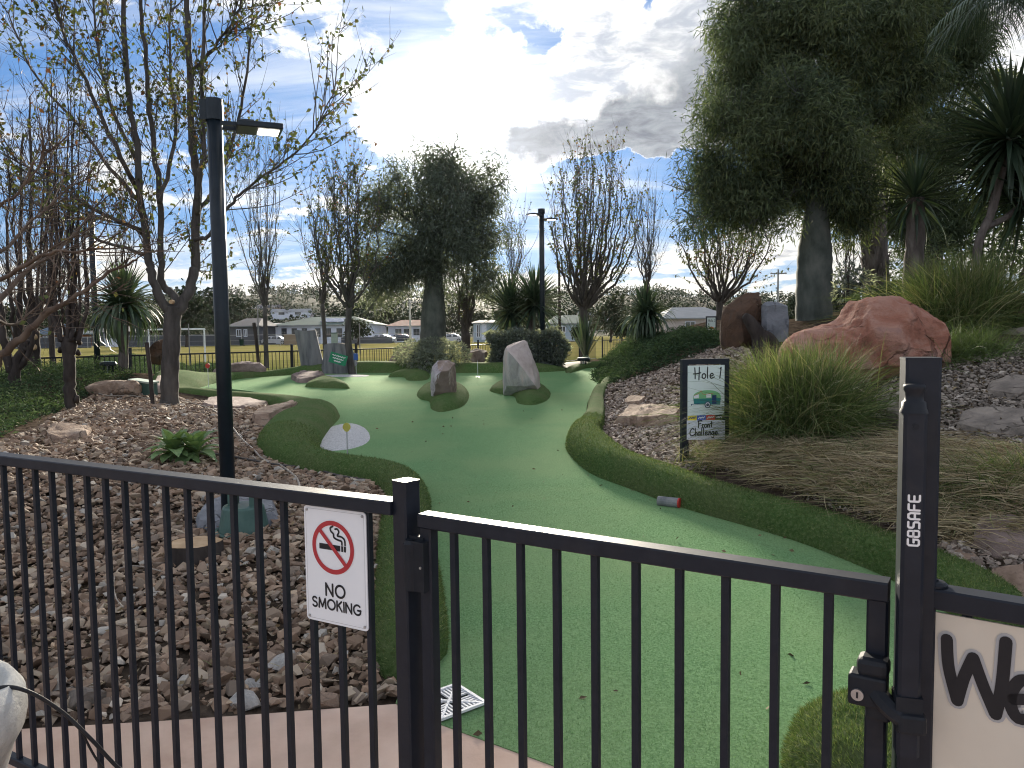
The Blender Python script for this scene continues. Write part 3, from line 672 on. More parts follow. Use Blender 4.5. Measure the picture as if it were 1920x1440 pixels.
# turf pile: short upright blades on the borders closest to the gate
def blades(P, D, L, W, bend, segs=2, side=None, rng=None):
    """arrays -> tapered, bending ribbons"""
    n = len(P); rng = rng or np.random.default_rng(1)
    D = nrm(D); S = np.cross(D, rng.normal(size=(n, 3))) if side is None else side
    S = nrm(S); Vs = []
    for k in range(segs + 1):
        t = k / segs
        c = P + D * (L * t)[:, None] + bend * (t * t)
        w = (W * (1 - t) ** .7 * .5)[:, None] if k < segs else (W * .04)[:, None]
        Vs += [c - S * w, c + S * w]
    V = np.stack(Vs, 1)
    b = np.arange(n)[:, None] * (2 * (segs + 1))
    F = np.concatenate([np.stack([b[:, 0] + 2 * k, b[:, 0] + 2 * k + 1, b[:, 0] + 2 * k + 3, b[:, 0] + 2 * k + 2], -1) for k in range(segs)])
    return V.reshape(-1, 3), F
def pile(o, V, Fo, n, L, seed, ymax, mtl='turf_blade', power=1.2, name='turf_pile', wmul=1.0, lean=.45):
    rng = np.random.default_rng(seed)
    T = []
    for f in Fo:
        f = list(f); T.append(f[:3])
        if len(f) == 4: T.append([f[0], f[2], f[3]])
    T = np.array(T); A, B_, C_ = V[T[:, 0]], V[T[:, 1]], V[T[:, 2]]
    nr = np.cross(B_ - A, C_ - A); ar = np.linalg.norm(nr, axis=1); cen = (A + B_ + C_) / 3
    wgt = ar * (cen[:, 1] < ymax) / np.maximum(cen[:, 1], 1.5) ** power
    k = rng.choice(len(T), n, p=wgt / wgt.sum())
    u, v = rng.random(n), rng.random(n); fl = u + v > 1; u[fl], v[fl] = 1 - u[fl], 1 - v[fl]
    P = A[k] + (B_ - A)[k] * u[:, None] + (C_ - A)[k] * v[:, None]
    N = nrm(nr[k]); N[N[:, 2] < 0] *= -1
    D = N + rng.normal(0, lean, (n, 3)) + (0, 0, .25)
    l = L * rng.uniform(.6, 1.2, n)
    VV, FF = blades(P - N * .004, D, l, rng.uniform(.0016, .003, n) * (1 + P[:, 1] * .12) * wmul, rng.normal(0, .25, (n, 3)) * l[:, None], 2, rng=rng)
    mb = MB(); mb.add(VV, FF, np.repeat(rng.random(n), 6))
    c = mb.build(name, MT[mtl], o); c['kind'] = 'stuff'
pile(green, GREEN_V, GREEN_F, 190000, .010, 8, 7.5, 'lane_blade', 2.0, 'turf_pile', .8, .8)
pile(near_hump[0], near_hump[1], near_hump[2], 26000, .022, 3, 9)
pile(right_border[0], right_border[1], right_border[2], 45000, .022, 4, 11)
pile(left_border[0], left_border[1], left_border[2], 30000, .022, 5, 10)
# bunker: white sand patch, thin sheet on the green
bp = [(593, 846), (592, 832), (600, 812), (622, 800), (655, 794), (682, 801), (695, 818), (688, 832), (660, 842), (625, 846)]
dome(bp, .012, 'sand_bunker', 'white sand patch in the bend of the turf border behind the yellow flag', MT['bunker'], 'bunker', lift=.012, rnd_=.004)
dome([(600, 705.5), (640, 703), (690, 704), (682, 706.6), (640, 707)], .012, 'sand_bunker', 'thin white sand strip by the blue and white flag', MT['bunker'], 'bunker', lift=.012, rnd_=0)
# pale path at the far right
V, Fo, D = sheet([hit(1042, 691)[:2], hit(1085, 694)[:2], hit(1112, 690)[:2], hit(1100, 680)[:2], hit(1055, 682)[:2]], lambda x, y, d: z_ground(x, y) + .035, .3)
mb = MB(); mb.add(V, Fo); tag(mb.build('path', MT['path'], smooth=True), 'pale concrete path beside the hedge', None, kind='structure')
# ------------------------------------------------------------------ leaf and twig machinery
def leaf_mesh(mb, P, D, L, W, rng, rnd=None, droop=0.15):
    """lanceolate folded leaves, one bent quad each"""
    n = len(P); D = nrm(D); S = nrm(np.cross(D, rng.normal(size=(n, 3)))); L = np.broadcast_to(L, (n,)); W = np.broadcast_to(W, (n,))
    mid = P + D * (L * .45)[:, None]; tip = P + D * L[:, None] - np.array([0, 0, 1.0]) * (L * droop)[:, None]
    V = np.stack([P, mid - S * (W * .5)[:, None], tip, mid + S * (W * .5)[:, None]], 1).reshape(-1, 3)
    F = np.arange(4 * n).reshape(n, 4)
    mb.add(V, F, np.repeat(rng.random(n) if rnd is None else rnd, 4))
def tubes_batch(mb, P, Rr, sides=3):
    """P (N,k,3), Rr (N,k)"""
    N, k, _ = P.shape
    t = nrm(np.gradient(P, axis=1)); ref = np.where(np.abs(t[..., 2:3]) < .8, np.array([0, 0, 1.0]), np.array([1.0, 0, 0]))
    a = nrm(np.cross(t, ref)); b = np.cross(t, a); th = np.arange(sides) * 2 * math.pi / sides
    V = P[:, :, None, :] + Rr[:, :, None, None] * (np.cos(th)[:, None] * a[:, :, None, :] + np.sin(th)[:, None] * b[:, :, None, :])
    base = (np.arange(N) * k * sides)[:, None, None]; i = (np.arange(k - 1) * sides)[None, :, None]; j = np.arange(sides)[None, None, :]; q = (j + 1) % sides
    F = np.stack([base + i + j, base + i + q, base + i + sides + q, base + i + sides + j], -1).reshape(-1, 4)
    mb.add(V.reshape(-1, 3), F)
def grow(B_, D, L, segs, wob, up, rng):
    P = [B_]; D = nrm(D); step = (L / segs)[:, None]
    for k in range(segs):
        D = nrm(D + rng.normal(0, wob, D.shape) + np.array([0, 0, up / segs]))
        P.append(P[-1] + D * step)
    return np.stack(P, 1)
def along(P, n, t0, t1, rng):
    """n random points + directions on a polyline or batch of polylines (N,k,3)"""
    if P.ndim == 2: P = P[None]
    N, k, _ = P.shape; w = rng.integers(0, N, n); t = rng.uniform(t0, t1, n) * (k - 1); i = np.minimum(t.astype(int), k - 2); f = (t - i)[:, None]
    a, b = P[w, i], P[w, i + 1]
    return a + (b - a) * f, nrm(b - a)

class Tree:
    def __init__(s, name, label, base, seed, bark='bark', leaf='leaf_olive', group=None, cat='tree'):
        s.rng = np.random.default_rng(seed); s.root = thing(name, label, cat, base, group); s.bark, s.leafm = bark, leaf
        s.wood, s.twig, s.leafs = MB(), MB(), MB(); s.base = np.asarray(base, float); s.lines = []
    def limb(s, pts, r0, r1, sides=8, jit=.0, per=5):
        P = catmull(pts, per); n = len(P)
        if jit: P[1:-1] += s.rng.normal(0, jit, (n - 2, 3))
        t = np.linspace(0, 1, n); r = r0 + (r1 - r0) * t ** .85
        if r0 > .05: r = r * (1 + .06 * np.sin(np.arange(n) * 1.7 + s.rng.random() * 6))
        s.wood.tube(P, r, sides); return P
    def shoots(s, P, n, t=(.2, 1), L=(.6, 1.4), ang=(20, 50), up=.5, r0=.012, segs=5, wob=.08, sides=3, taper=.25, side=None):
        B_, D = along(P, n, t[0], t[1], s.rng); a = np.radians(s.rng.uniform(*ang, n))[:, None]
        pr = s.rng.normal(size=(n, 3)); pr = nrm(pr - D * np.sum(pr * D, 1, keepdims=True))
        D2 = D * np.cos(a) + pr * np.sin(a)
        l = s.rng.uniform(*L, n)
        S = grow(B_, D2, l, segs, wob, up, s.rng)
        rr = (r0 * s.rng.uniform(.7, 1.15, n))[:, None] * np.linspace(1, taper, segs + 1)[None, :]
        tubes_batch(s.twig, S, rr, sides); return S
    def leaves(s, S, n, L=.07, W=.04, t=(.3, 1), down=.4, spread=1.0):
        if n <= 0: return
        B_, D = along(S, n, t[0], t[1], s.rng)
        d = s.rng.normal(0, spread, (n, 3)) * .7 + D * .4 - np.array([0, 0, down])
        leaf_mesh(s.leafs, B_, d, L * s.rng.uniform(.6, 1.25, n), W * s.rng.uniform(.7, 1.2, n), s.rng)
    def canopy(s, lobes, n, per, L, W, down=.7, inner=.3, jitter=.16, boughs=0, bough_r=.4):
        """lobes: rows (cx,cy,cz,rx,ry,rz); n clumps shared by volume"""
        lobes = np.array(lobes, float); vol = lobes[:, 3] * lobes[:, 5]
        if boughs:                                     # leaf carrying boughs: small lobes spread through the big ones
            w = s.rng.choice(len(lobes), boughs, p=vol / vol.sum()); d = nrm(s.rng.normal(size=(boughs, 3))); rr = s.rng.random(boughs) ** .42
            C = lobes[w, :3] + d * lobes[w, 3:] * rr[:, None]; k = bough_r * s.rng.uniform(.6, 1.35, (boughs, 1))
            lobes = np.c_[C, k * np.ones((1, 3)) * (1, 1, .8)]; vol = lobes[:, 3] ** 2
        w = s.rng.choice(len(lobes), n, p=vol / vol.sum())
        d = nrm(s.rng.normal(size=(n, 3))); rad = np.where(s.rng.random(n) < inner, s.rng.random(n) ** .5 * .85, s.rng.uniform(.7, 1.1, n))
        C = lobes[w, :3] + d * lobes[w, 3:] * rad[:, None]
        tone = s.rng.random(len(lobes))[w] * .75 + s.rng.random(n) * .25
        m = n * per; P = np.repeat(C, per, 0) + s.rng.normal(0, jitter, (m, 3)); cl = np.repeat(tone, per)
        D = s.rng.normal(0, .75, (m, 3)) + np.repeat(d, per, 0) * .5 - np.array([0, 0, down])
        leaf_mesh(s.leafs, P, D, L * s.rng.uniform(.6, 1.3, m), W * s.rng.uniform(.7, 1.2, m), s.rng, np.clip(cl * .7 + s.rng.random(m) * .3, 0, .999))
    def finish(s):
        if s.wood.n: s.wood.build('trunk', MT[s.bark], s.root, smooth=True)
        if s.twig.n: s.twig.build('branches', MT[s.bark], s.root)
        if s.leafs.n: s.leafs.build('crown', MT[s.leafm], s.root)
        return s.root

# ------------------------------------------------------------------ far hills, woods and houses
rng = np.random.default_rng(11)
hx = np.linspace(-700, 700, 90); hy = np.linspace(230, 900, 40); HX, HY = np.meshgrid(hx, hy)
prof = .82 * (27 * np.exp(-((HX + 150) / 190) ** 2) + 20 * np.exp(-((HX - 60) / 160) ** 2) + 17 * np.exp(-((HX - 330) / 170) ** 2) + 22 * np.exp(-((HX + 480) / 180) ** 2) + 4)
HZ = prof * sstep(HY, 235, 560) * (1 + .12 * np.sin(HX * .02 + HY * .01)) - 1.0
mb = MB(); n_ = len(hx); i = np.arange(len(hy) - 1)[:, None] * n_; j = np.arange(n_ - 1)[None, :]
mb.add(np.stack([HX, HY, HZ], -1).reshape(-1, 3), np.stack([i + j, i + j + 1, i + n_ + j + 1, i + n_ + j], -1).reshape(-1, 4))
MT['hill'] = mat('hill_scrub', [(.025, .036, .02), (.045, .052, .032), (.085, .075, .05)], .03, .95, detail=8, spec=.05)
tag(mb.build('hill', MT['hill'], smooth=True), 'low scrubby hill beyond the houses', None, kind='structure')
def hill_z(x, y):
    p = .82 * (27 * math.exp(-((x + 150) / 190) ** 2) + 20 * math.exp(-((x - 60) / 160) ** 2) + 17 * math.exp(-((x - 330) / 170) ** 2) + 22 * math.exp(-((x + 480) / 180) ** 2) + 4)
    return p * float(sstep(np.array(y), 235, 560)) * (1 + .12 * math.sin(x * .02 + y * .01)) - 1.0
mb = MB()
for k in range(1700):
    y = rng.uniform(250, 640); x = rng.uniform(-.75, .75) * y; z = hill_z(x, y); h = rng.uniform(2.2, 4.6); w = rng.uniform(2.5, 5)
    n = 34; d = nrm(rng.normal(size=(n, 3))); P = np.array([x, y, z + h]) + d * np.array([w, w, h]) * rng.uniform(.55, 1.05, (n, 1))
    leaf_mesh(mb, P, rng.normal(size=(n, 3)) - (0, 0, .3), rng.uniform(1.0, 2.2, n), rng.uniform(.8, 1.5, n), rng, np.full(n, rng.random()))
tag(mb.build('hillside_woods', MT['leaf_far']), 'scattered eucalypt woods covering the far hill', 'woods', kind='stuff')

for nm, c in [('wall_white', (.60, .64, .74)), ('wall_pink', (.48, .42, .42)), ('wall_grey', (.095, .10, .115)), ('wall_brick', (.17, .085, .05)), ('wall_blue', (.30, .37, .45)), ('wall_tan', (.26, .205, .15)),
              ('roof_green', (.10, .145, .13)), ('roof_grey', (.10, .10, .112)), ('roof_red', (.13, .042, .036)), ('roof_pale', (.25, .27, .29)), ('roof_blue', (.11, .15, .19)), ('frame_dark', (.05, .055, .06)), ('bin', (.02, .045, .035))]:
    flat(nm, c, .9, scale=.6, spec=.06)
MT['glass'] = mat('window_glass', [(.03, .035, .04), (.06, .065, .075)], .5, .12, spec=.8)
MT['solar'] = mat('solar_panel', [(.03, .05, .12), (.045, .075, .17)], 2, .2, spec=.7)
def house(name, label, px0, px1, eave, ridge, Y, depth, wall, roof, wins=(), hip=True, over=.45, base=None, door=None):
    a = at(px0, 640, Y); b = at(px1, 640, Y); zb = .1; z1 = at((px0 + px1) / 2, eave, Y)[2]; zr = at((px0 + px1) / 2, ridge, Y + depth / 2)[2]
    x0, x1 = a[0], b[0]; root = thing(name, label, 'house', ((x0 + x1) / 2, Y + depth / 2, zb))
    m = MB(); m.box(((x0 + x1) / 2, Y + depth / 2, (zb + z1) / 2 - .3), (x1 - x0, depth, z1 - zb + .6)); m.build('wall', MT[wall], root)
    o = over; X0, X1, Y0, Y1 = x0 - o, x1 + o, Y - o, Y + depth + o; yc = Y + depth / 2; hp = min((x1 - x0) * .3, depth * .5) if hip else 0
    m = MB(); z0 = z1 + .02
    Vv = [(X0, Y0, z0), (X1, Y0, z0), (X1, Y1, z0), (X0, Y1, z0), (X0 + hp, yc, zr), (X1 - hp, yc, zr)]; Vb = [(x, y, z - .16) for x, y, z in Vv[:4]]
    m.add(np.array(Vv), [(0, 1, 5, 4), (1, 2, 5), (2, 3, 4, 5), (3, 0, 4)]); m.add(np.array(Vv[:4] + Vb), [(0, 4, 5, 1), (1, 5, 6, 2), (2, 6, 7, 3), (3, 7, 4, 0), (7, 6, 5, 4)])
    rf = m.build('roof', MT[roof], root)
    m = MB(); m.box(((X0 + X1) / 2, Y0 - .06, z0 - .08), (X1 - X0, .1, .14)); m.build('gutter', MT['roof_pale'], root)
    for wx0, wy0, wx1, wy1 in wins:
        p = at(wx0, wy1, Y); q = at(wx1, wy0, Y); c = (p + q) / 2; w, h = q[0] - p[0], q[2] - p[2]
        m = MB()
        for dx in (-1, 1): m.box((c[0] + dx * w / 2, Y - .05, c[2]), (.1, .12, h + .1))
        for dz in (-1, 1): m.box((c[0], Y - .05, c[2] + dz * h / 2), (w - .1, .12, .1))
        m.box((c[0], Y - .05, c[2]), (.07, .1, h - .1))
        f = m.build('window', MT['wall_white'] if wall != 'wall_white' else MT['frame_dark'], root)
        m = MB(); m.box((c[0] - w / 4, Y - .03, c[2]), (w / 2 - .1, .04, h - .1)); m.box((c[0] + w / 4, Y - .03, c[2]), (w / 2 - .1, .04, h - .1)); pn = m.build('pane', MT['glass'], root); pn.parent = f
    if door:
        p = at(door[0], door[3], Y); q = at(door[2], door[1], Y); m = MB(); m.box(((p[0] + q[0]) / 2, Y - .04, (p[2] + q[2]) / 2), (q[0] - p[0], .08, q[2] - p[2])); m.build('door', MT[door[4]], root)
    return root, (X0, X1, Y0, Y1, z0, zr, yc, hp)
r1, g1 = house('house', 'long white house with a green hipped roof and rooftop solar panels', 517, 702, 609, 594, 132, 13, 'wall_white', 'roof_green',
      [(529, 616, 537, 631), (548, 616, 556, 631), (567, 616, 575, 631), (592, 616, 600, 631), (612, 616, 620, 631), (632, 616, 641, 631), (668, 616, 676, 631)])
X0, X1, Y0, Y1, z0, zr, yc, hp = g1
sl = np.array([0, yc - Y0, zr - z0]); sl = sl / np.linalg.norm(sl); nr_ = np.array([0, -sl[2], sl[1]])
for k in range(4):
    c0 = np.array([at(612 + k * 11, 600, 136)[0], Y0, z0]) + sl * 3.4 + nr_ * .12
    m = MB(); m.box(c0, (.96, 3.2, .05), np.stack([(1, 0, 0), sl, nr_], 1)); m.build('solar_panel', MT['solar'], r1)
house('carport', 'dark low carport against the end of the white house', 497, 515, 612, 606, 134, 8, 'wall_grey', 'roof_pale', hip=False)
house('house', 'grey walled house with a pale grey roof behind the lamp post', 432, 481, 611, 597, 122, 11, 'wall_grey', 'roof_grey', [(444, 618, 452, 631), (458, 618, 463, 631)])
house('house', 'brick cottage with a pale blue roof seen through the pruned trees', 66, 112, 626, 608, 118, 9, 'wall_brick', 'roof_blue', [(82, 630, 94, 641)])
house('house', 'white weatherboard house with a dark red roof', 728, 800, 611, 600, 138, 11, 'wall_white', 'roof_red', [(742, 617, 752, 628), (758, 617, 768, 628), (776, 617, 786, 628)])
house('house', 'pale blue house with a flat grey roof and white door between the tree trunks', 888, 934, 605, 600, 126, 9, 'wall_blue', 'roof_grey', [(894, 609, 900, 632)], door=(903, 606, 912, 637, 'wall_white'))
house('house', 'house with a grey green roof partly hidden by the spiky yucca', 1030, 1105, 606, 591, 128, 12, 'wall_blue', 'roof_green', [(1050, 612, 1060, 624)])
house('house', 'pinkish house with a pale iron roof beyond the garden fence', 1246, 1372, 596, 576, 96, 11, 'wall_pink', 'roof_pale', [(1285, 603, 1303, 624), (1340, 603, 1352, 624)])
house('house', 'low white house glimpsed through the far trees of the sports field', 170, 228, 622, 612, 140, 10, 'wall_grey', 'roof_grey', [(196, 626, 206, 638)])
def tiny_house(label, px, py, w, Y, wall, roof):
    p = at(px, py, Y); z = hill_z(p[0], Y) if Y > 240 else .2; z = max(z, p[2] - 3.2); root = thing('hillside_house', label, 'house', (p[0], Y, z))
    m = MB(); m.box((p[0], Y + 3, (z + p[2] - 1.2) / 2 - .5), (w, 6, p[2] - 1.2 - z + 1)); m.build('wall', MT[wall], root)
    m = MB(); zt = p[2] - 1.2; Vv = np.array([(p[0] - w / 2 - .4, Y - .4, zt), (p[0] + w / 2 + .4, Y - .4, zt), (p[0] + w / 2 + .4, Y + 6.4, zt), (p[0] - w / 2 - .4, Y + 6.4, zt), (p[0] - w / 2 - .4, Y + 3, zt + 1.5), (p[0] + w / 2 + .4, Y + 3, zt + 1.5)])
    m.add(Vv, [(0, 1, 5, 4), (1, 2, 5), (2, 3, 4, 5), (3, 0, 4), (3, 2, 1, 0)]); m.build('roof', MT[roof], root)
    for k in (-1, 1):
        m = MB(); m.box((p[0] + k * w * .22, Y - .03, (z + zt) / 2 + .5), (w * .16, .06, 1.2)); m.build('window', MT['glass'], root)
tiny_house('pale roofed house high on the hill above the white house', 543, 580, 16, 330, 'wall_white', 'roof_pale')
tiny_house('small cream house on the hill crest left of the pale roofed one', 500, 572, 11, 360, 'wall_tan', 'roof_grey')
tiny_house('grey roofed house on the hill behind the twiggy tree', 612, 588, 12, 300, 'wall_white', 'roof_grey')
tiny_house('pale house on the hill above the garden hedge', 1118, 585, 14, 320, 'wall_white', 'roof_pale')
tiny_house('tan house low on the hill right of the dense grey tree', 985, 592, 13, 300, 'wall_tan', 'roof_red')

# cars by the houses
def car(label, pxc, Y, paint, L=4.6, facing=1):
    p = ground_at(pxc, Y); root = thing('parked_car', label, 'car', p)
    pr = [(-.5, .30), (-.5, .62), (-.475, .74), (-.40, .80), (-.30, 1.17), (-.16, 1.40), (.06, 1.43), (.2, 1.3), (.315, .98), (.46, .86), (.498, .62), (.5, .32), (.42, .24), (-.42, .24)]
    pts = np.array([(x * L * facing, z * 1.0) for x, z in pr]); n = len(pts)
    yw = lambda z: .88 - .22 * sstep(np.array(z), .85, 1.43)
    V = []
    for s_ in (-1, 1): V += [(p[0] + x, p[1] + s_ * float(yw(z)), p[2] + z) for x, z in pts]
    m = MB(); m.add(np.array(V), [tuple(range(n))[::-1 if facing > 0 else 1], tuple(range(n, 2 * n))[::1 if facing > 0 else -1]] + [(k, (k + 1) % n, n + (k + 1) % n, n + k) for k in range(n)]); m.build('body', paint, root)
    for k, (xa, xb, za, zb_) in enumerate([(-.27, -.10, .9, 1.33), (-.08, .10, .9, 1.34), (.12, .25, .9, 1.22)]):
        for s_ in (-1, 1):
            q = [(xa, za), (xb, za), (xb - .02, zb_), (xa + .04, zb_)]
            y0 = [s_ * (float(yw(z)) + .012) for x, z in q]
            m = MB(); m.add([(p[0] + x * L * facing, p[1] + yy, p[2] + z) for (x, z), yy in zip(q, y0)], [(0, 1, 2, 3)]); m.build('window', MT['glass'], root)
    for xw in (-.31, .31):
        for s_ in (-1, 1):
            m = MB(); c = np.array([p[0] + xw * L, p[1] + s_ * .80, p[2] + .31]); m.tube([c - (0, .11, 0), c + (0, .11, 0)], .31, 16); w = m.build('wheel', MT['black_plastic'], root)
            m = MB(); m.tube([c + (0, s_ * .1, 0), c + (0, s_ * .125, 0)], .19, 10); h = m.build('rim', MT['steel'], root); h.parent = w
    m = MB(); m.box((p[0] + .46 * L * facing, p[1] - .62, p[2] + .70), (.12, .3, .12)); m.build('headlight', MT['white_print'], root)
    m = MB(); m.box((p[0] - .485 * L * facing, p[1] - .62, p[2] + .72), (.08, .3, .12)); m.build('tail_light', MT['red_print'], root)
MT['car_white'] = mat('car_white', [(.42, .43, .47), (.47, .48, .51)], 1, .35, spec=.4)
MT['car_silver'] = mat('car_silver', [(.30, .32, .35), (.36, .38, .41)], 1, .3, metal=.4, spec=.6)
MT['car_dark'] = mat('car_dark', [(.03, .035, .05), (.045, .05, .065)], 1, .25, spec=.6)
car('white sedan parked beside the beige wall in front of the green roofed house', 518, 125, MT['car_white'])
car('silver car parked behind the field fence near the red roofed house', 718, 128, MT['car_silver'])
car('dark car parked beside the silver car by the red roofed house', 752, 131, MT['car_dark'], facing=-1)
car('white car parked behind the twiggy multi stemmed tree', 845, 124, MT['car_white'], facing=-1)
def lowwall(name, label, px0, px1, py0, py1, Y, m_, th=.25, cat='wall'):
    a = at(px0, py1, Y); b = at(px1, py0, Y); z0 = zg(a[0], Y) - .1; r = thing(name, label, cat, ((a[0] + b[0]) / 2, Y, z0))
    m = MB(); m.box(((a[0] + b[0]) / 2, Y, (z0 + b[2]) / 2), (b[0] - a[0], th, b[2] - z0)); m.build('panel', MT[m_], r)
    m = MB(); m.box(((a[0] + b[0]) / 2, Y, b[2] + .04), (b[0] - a[0] + .1, th + .1, .08)); m.build('coping', MT['roof_pale'] if m_ != 'wall_tan' else MT['wall_tan'], r)
lowwall('garden_wall', 'beige rendered wall at the rear of the white sedan', 533, 556, 627, 643, 118, 'wall_tan')
lowwall('garden_wall', 'white low wall across the field behind the left yucca', 198, 224, 634, 643, 119, 'wall_white')
lowwall('garden_fence', 'grey boundary fence right of the beige wall', 640, 735, 632, 641, 124, 'wall_grey', cat='fence')
lowwall('garden_fence', 'grey paling fence in front of the brick cottage', 20, 170, 633, 644, 114, 'wall_grey', cat='fence')
lowwall('garden_fence', 'dark paling fence across the field behind the goal', 235, 425, 628, 641, 117, 'wall_grey', cat='fence')
p = ground_at(455, 112); r = thing('wheelie_bin', 'dark green wheelie bin in front of the grey house', 'bin', p)
m = MB(); m.lathe([(.26, .08), (.34, .95)], p, 4); m.build('body', MT['bin'], r)
m = MB(); m.box(p + (0, 0, 1.0), (.6, .66, .07)); m.build('lid', MT['bin'], r)
for s_ in (-1, 1):
    m = MB(); m.tube([p + (s_ * .26, .2, .12), p + (s_ * .32, .2, .12)], .12, 10); m.build('wheel', MT['black_plastic'], r)
# goal, field fence, poles
gY = 46; a = ground_at(282, gY); b = ground_at(386, gY); zt = at(384, 617, gY)[2]
r = thing('goal', 'white tubular goal frame standing on the sports field', 'goal', a)
MT['goal_white'] = flat('goal_white', (.7, .72, .74), .4)
for q in (a, b):
    m = MB(); m.tube([q - (0, 0, .1), np.array([q[0], q[1], zt - .12])], .05, 8); m.build('post', MT['goal_white'], r)
m = MB(); m.tube(catmull([(a[0], gY, zt - .12), (a[0] + .05, gY, zt - .03), (a[0] + .2, gY, zt), (b[0] - .2, gY, zt), (b[0] - .05, gY, zt - .03), (b[0], gY, zt - .12)], 4), .05, 8); m.build('crossbar', MT['goal_white'], r)
fY = 112; fr = thing('perimeter_fence', 'pale wire fence along the far side of the sports field', 'fence', (0, fY, .2))
zt = 1.75
for k in range(-14, 15):
    x = k * 5.6; m = MB(); m.tube([(x, fY, zg(x, fY) - .1), (x, fY, zt + .05)], .045, 6); m.build('post', MT['steel'], fr)
for z in (zt, .95, .35):
    m = MB(); m.tube([(-80, fY, z), (80, fY, z)], .025 if z == zt else .012, 4); m.build('rail' if z == zt else 'wire', MT['steel'], fr)
def pole(label, px, ytop, Y, rad, m_, cross=False, name='utility_pole'):
    p = ground_at(px, Y); zt = at(px, ytop, Y)[2]; r = thing(name, label, 'pole', p)
    m = MB(); m.tube([p - (0, 0, .2), (p[0], Y, zt)], [rad, rad * .7], 10); m.build('shaft', MT[m_], r)
    if cross:
        m = MB(); m.box((p[0], Y - .12, zt - .5), (1.9, .1, .12)); m.build('crossarm', MT['grey_wood'], r)
        for k in (-.8, -.3, .3, .8):
            m = MB(); m.lathe([(.03, 0), (.06, .06), (.03, .15)], (p[0] + k, Y - .12, zt - .44), 8); m.build('insulator', MT['white_print'], r)
pole('pale concrete pole beside the red roofed house', 771, 560, 105, .17, 'concrete_pot', True)
pole('thin grey pole rising in front of the hill behind the twiggy tree', 487, 572, 120, .13, 'grey_wood', True)
pole('timber power pole standing among the trees left of the goal', 28, 545, 130, .15, 'grey_wood', True)
pole('grey power pole beyond the pinkish house', 1457, 505, 90, .13, 'grey_wood', True)
pole('thin timber stake standing on the field behind the goal post', 357, 607, 40, .035, 'grey_wood', name='field_stake')
pole('thin pale stake on the field beside the twiggy tree', 676, 606, 60, .045, 'grey_wood', name='field_stake')

# individual trees behind the houses
far_specs = [(15, 560, 60, 165), (70, 575, 45, 175), (130, 572, 50, 160), (185, 580, 40, 170), (240, 565, 45, 190), (300, 575, 45, 165), (352, 540, 55, 108), (405, 528, 62, 150), (450, 545, 42, 190), (482, 575, 28, 155),
             (560, 582, 26, 210), (600, 578, 34, 215), (640, 560, 40, 190), (690, 553, 48, 175), (735, 560, 40, 185), (672, 600, 44, 110), (775, 568, 40, 170), (850, 565, 45, 160), (905, 572, 40, 170), (950, 568, 42, 180), (1000, 575, 36, 180), (1060, 572, 36, 170),
             (1110, 568, 36, 165), (1145, 556, 46, 105), (1190, 575, 40, 150), (1245, 552, 48, 140), (1290, 560, 36, 150), (1335, 565, 44, 135), (1400, 548, 50, 140), (1450, 555, 40, 130), (1495, 540, 46, 135), (1580, 520, 50, 120), (1085, 612, 24, 100), (1165, 600, 26, 98)]
words_a = ['dark', 'olive', 'grey green', 'dull green', 'mid green', 'brownish']
FAR_LABELS = ['distant tree standing highest behind the gnarled trunk at the fence end', 'low distant tree right of the timber power pole', 'distant tree just above the brick cottage roof', 'distant tree between the brick cottage and the far lamp post', 'distant tree framed by the head of the left yucca', 'distant tree behind the middle of the goal frame', 'nearest big dark tree behind the right goal post', 'tall dark tree directly left of the near lamp post', 'distant tree rising over the grey house roof', 'low distant tree between the grey house and the carport', 'low bush like tree above the left end of the green roof', 'distant tree above the solar panels of the white house', 'distant tree above the right end of the green roof', 'distant tree left of the concrete pole', 'distant tree right of the concrete pole above the red roof', 'dark bush in front of the right end of the white house', 'low distant tree hidden behind the dense grey tree trunk', 'distant tree behind the multi stemmed trunk', 'distant tree above the pale blue house', 'distant tree behind the left half of the double headed yucca', 'distant tree behind the right half of the double headed yucca', 'distant tree left of the rounded autumn tree trunk', 'distant tree right of the rounded autumn tree trunk', 'olive brown tree just left of the far yucca', 'small distant tree above the far yucca', 'distant tree above the left end of the pinkish house roof', 'low distant tree over the middle of the pinkish house roof', 'distant tree behind the twiggy tree at the pinkish house', 'distant tree above the rust brown slab', 'distant tree above the grey slab', 'distant tree close left of the huge bottle tree trunk', 'distant tree seen between the bottle tree and the palm trunk', 'low bush at the foot of the house with the grey green roof', 'low bush beside the fence left of the far yucca']
for k, (px, ty, w, Y) in enumerate(far_specs):
    p = ground_at(px, Y); zt = at(px, ty + (10 if ty < 600 and Y > 109 else 0), Y)[2]; wm = w / 1442 * Y; hh = zt - p[2]
    ts = Tree('background_tree', FAR_LABELS[k], p, 300 + k, 'bark_dark', 'leaf_far', 'distant trees behind the houses and the field')
    ts.limb([p - (0, 0, .2), p + (.1, 0, hh * .25), p + (-.1, 0, hh * .55), p + (.15, 0, hh * .8)], .03 * hh + .05, .05, 6)
    lobes = [(p[0], p[1], p[2] + hh * .62, wm * .5, wm * .5, hh * .36)]
    for q in range(6):
        a_ = ts.rng.uniform(0, 6.28); lobes.append((p[0] + math.cos(a_) * wm * .42, p[1] + math.sin(a_) * wm * .35, p[2] + hh * ts.rng.uniform(.42, .86), wm * .32, wm * .32, hh * .16))
    for l in lobes[1:]: ts.limb([p + (0, 0, hh * .3), (p[0] * .5 + l[0] * .5, p[1], p[2] + hh * .45), l[:3]], .02 * hh, .02, 4, per=3)
    ts.canopy(lobes, 190, 5, .075 * hh + .12, .05 * hh + .08, .3, .3, .045 * hh)
    ts.finish()
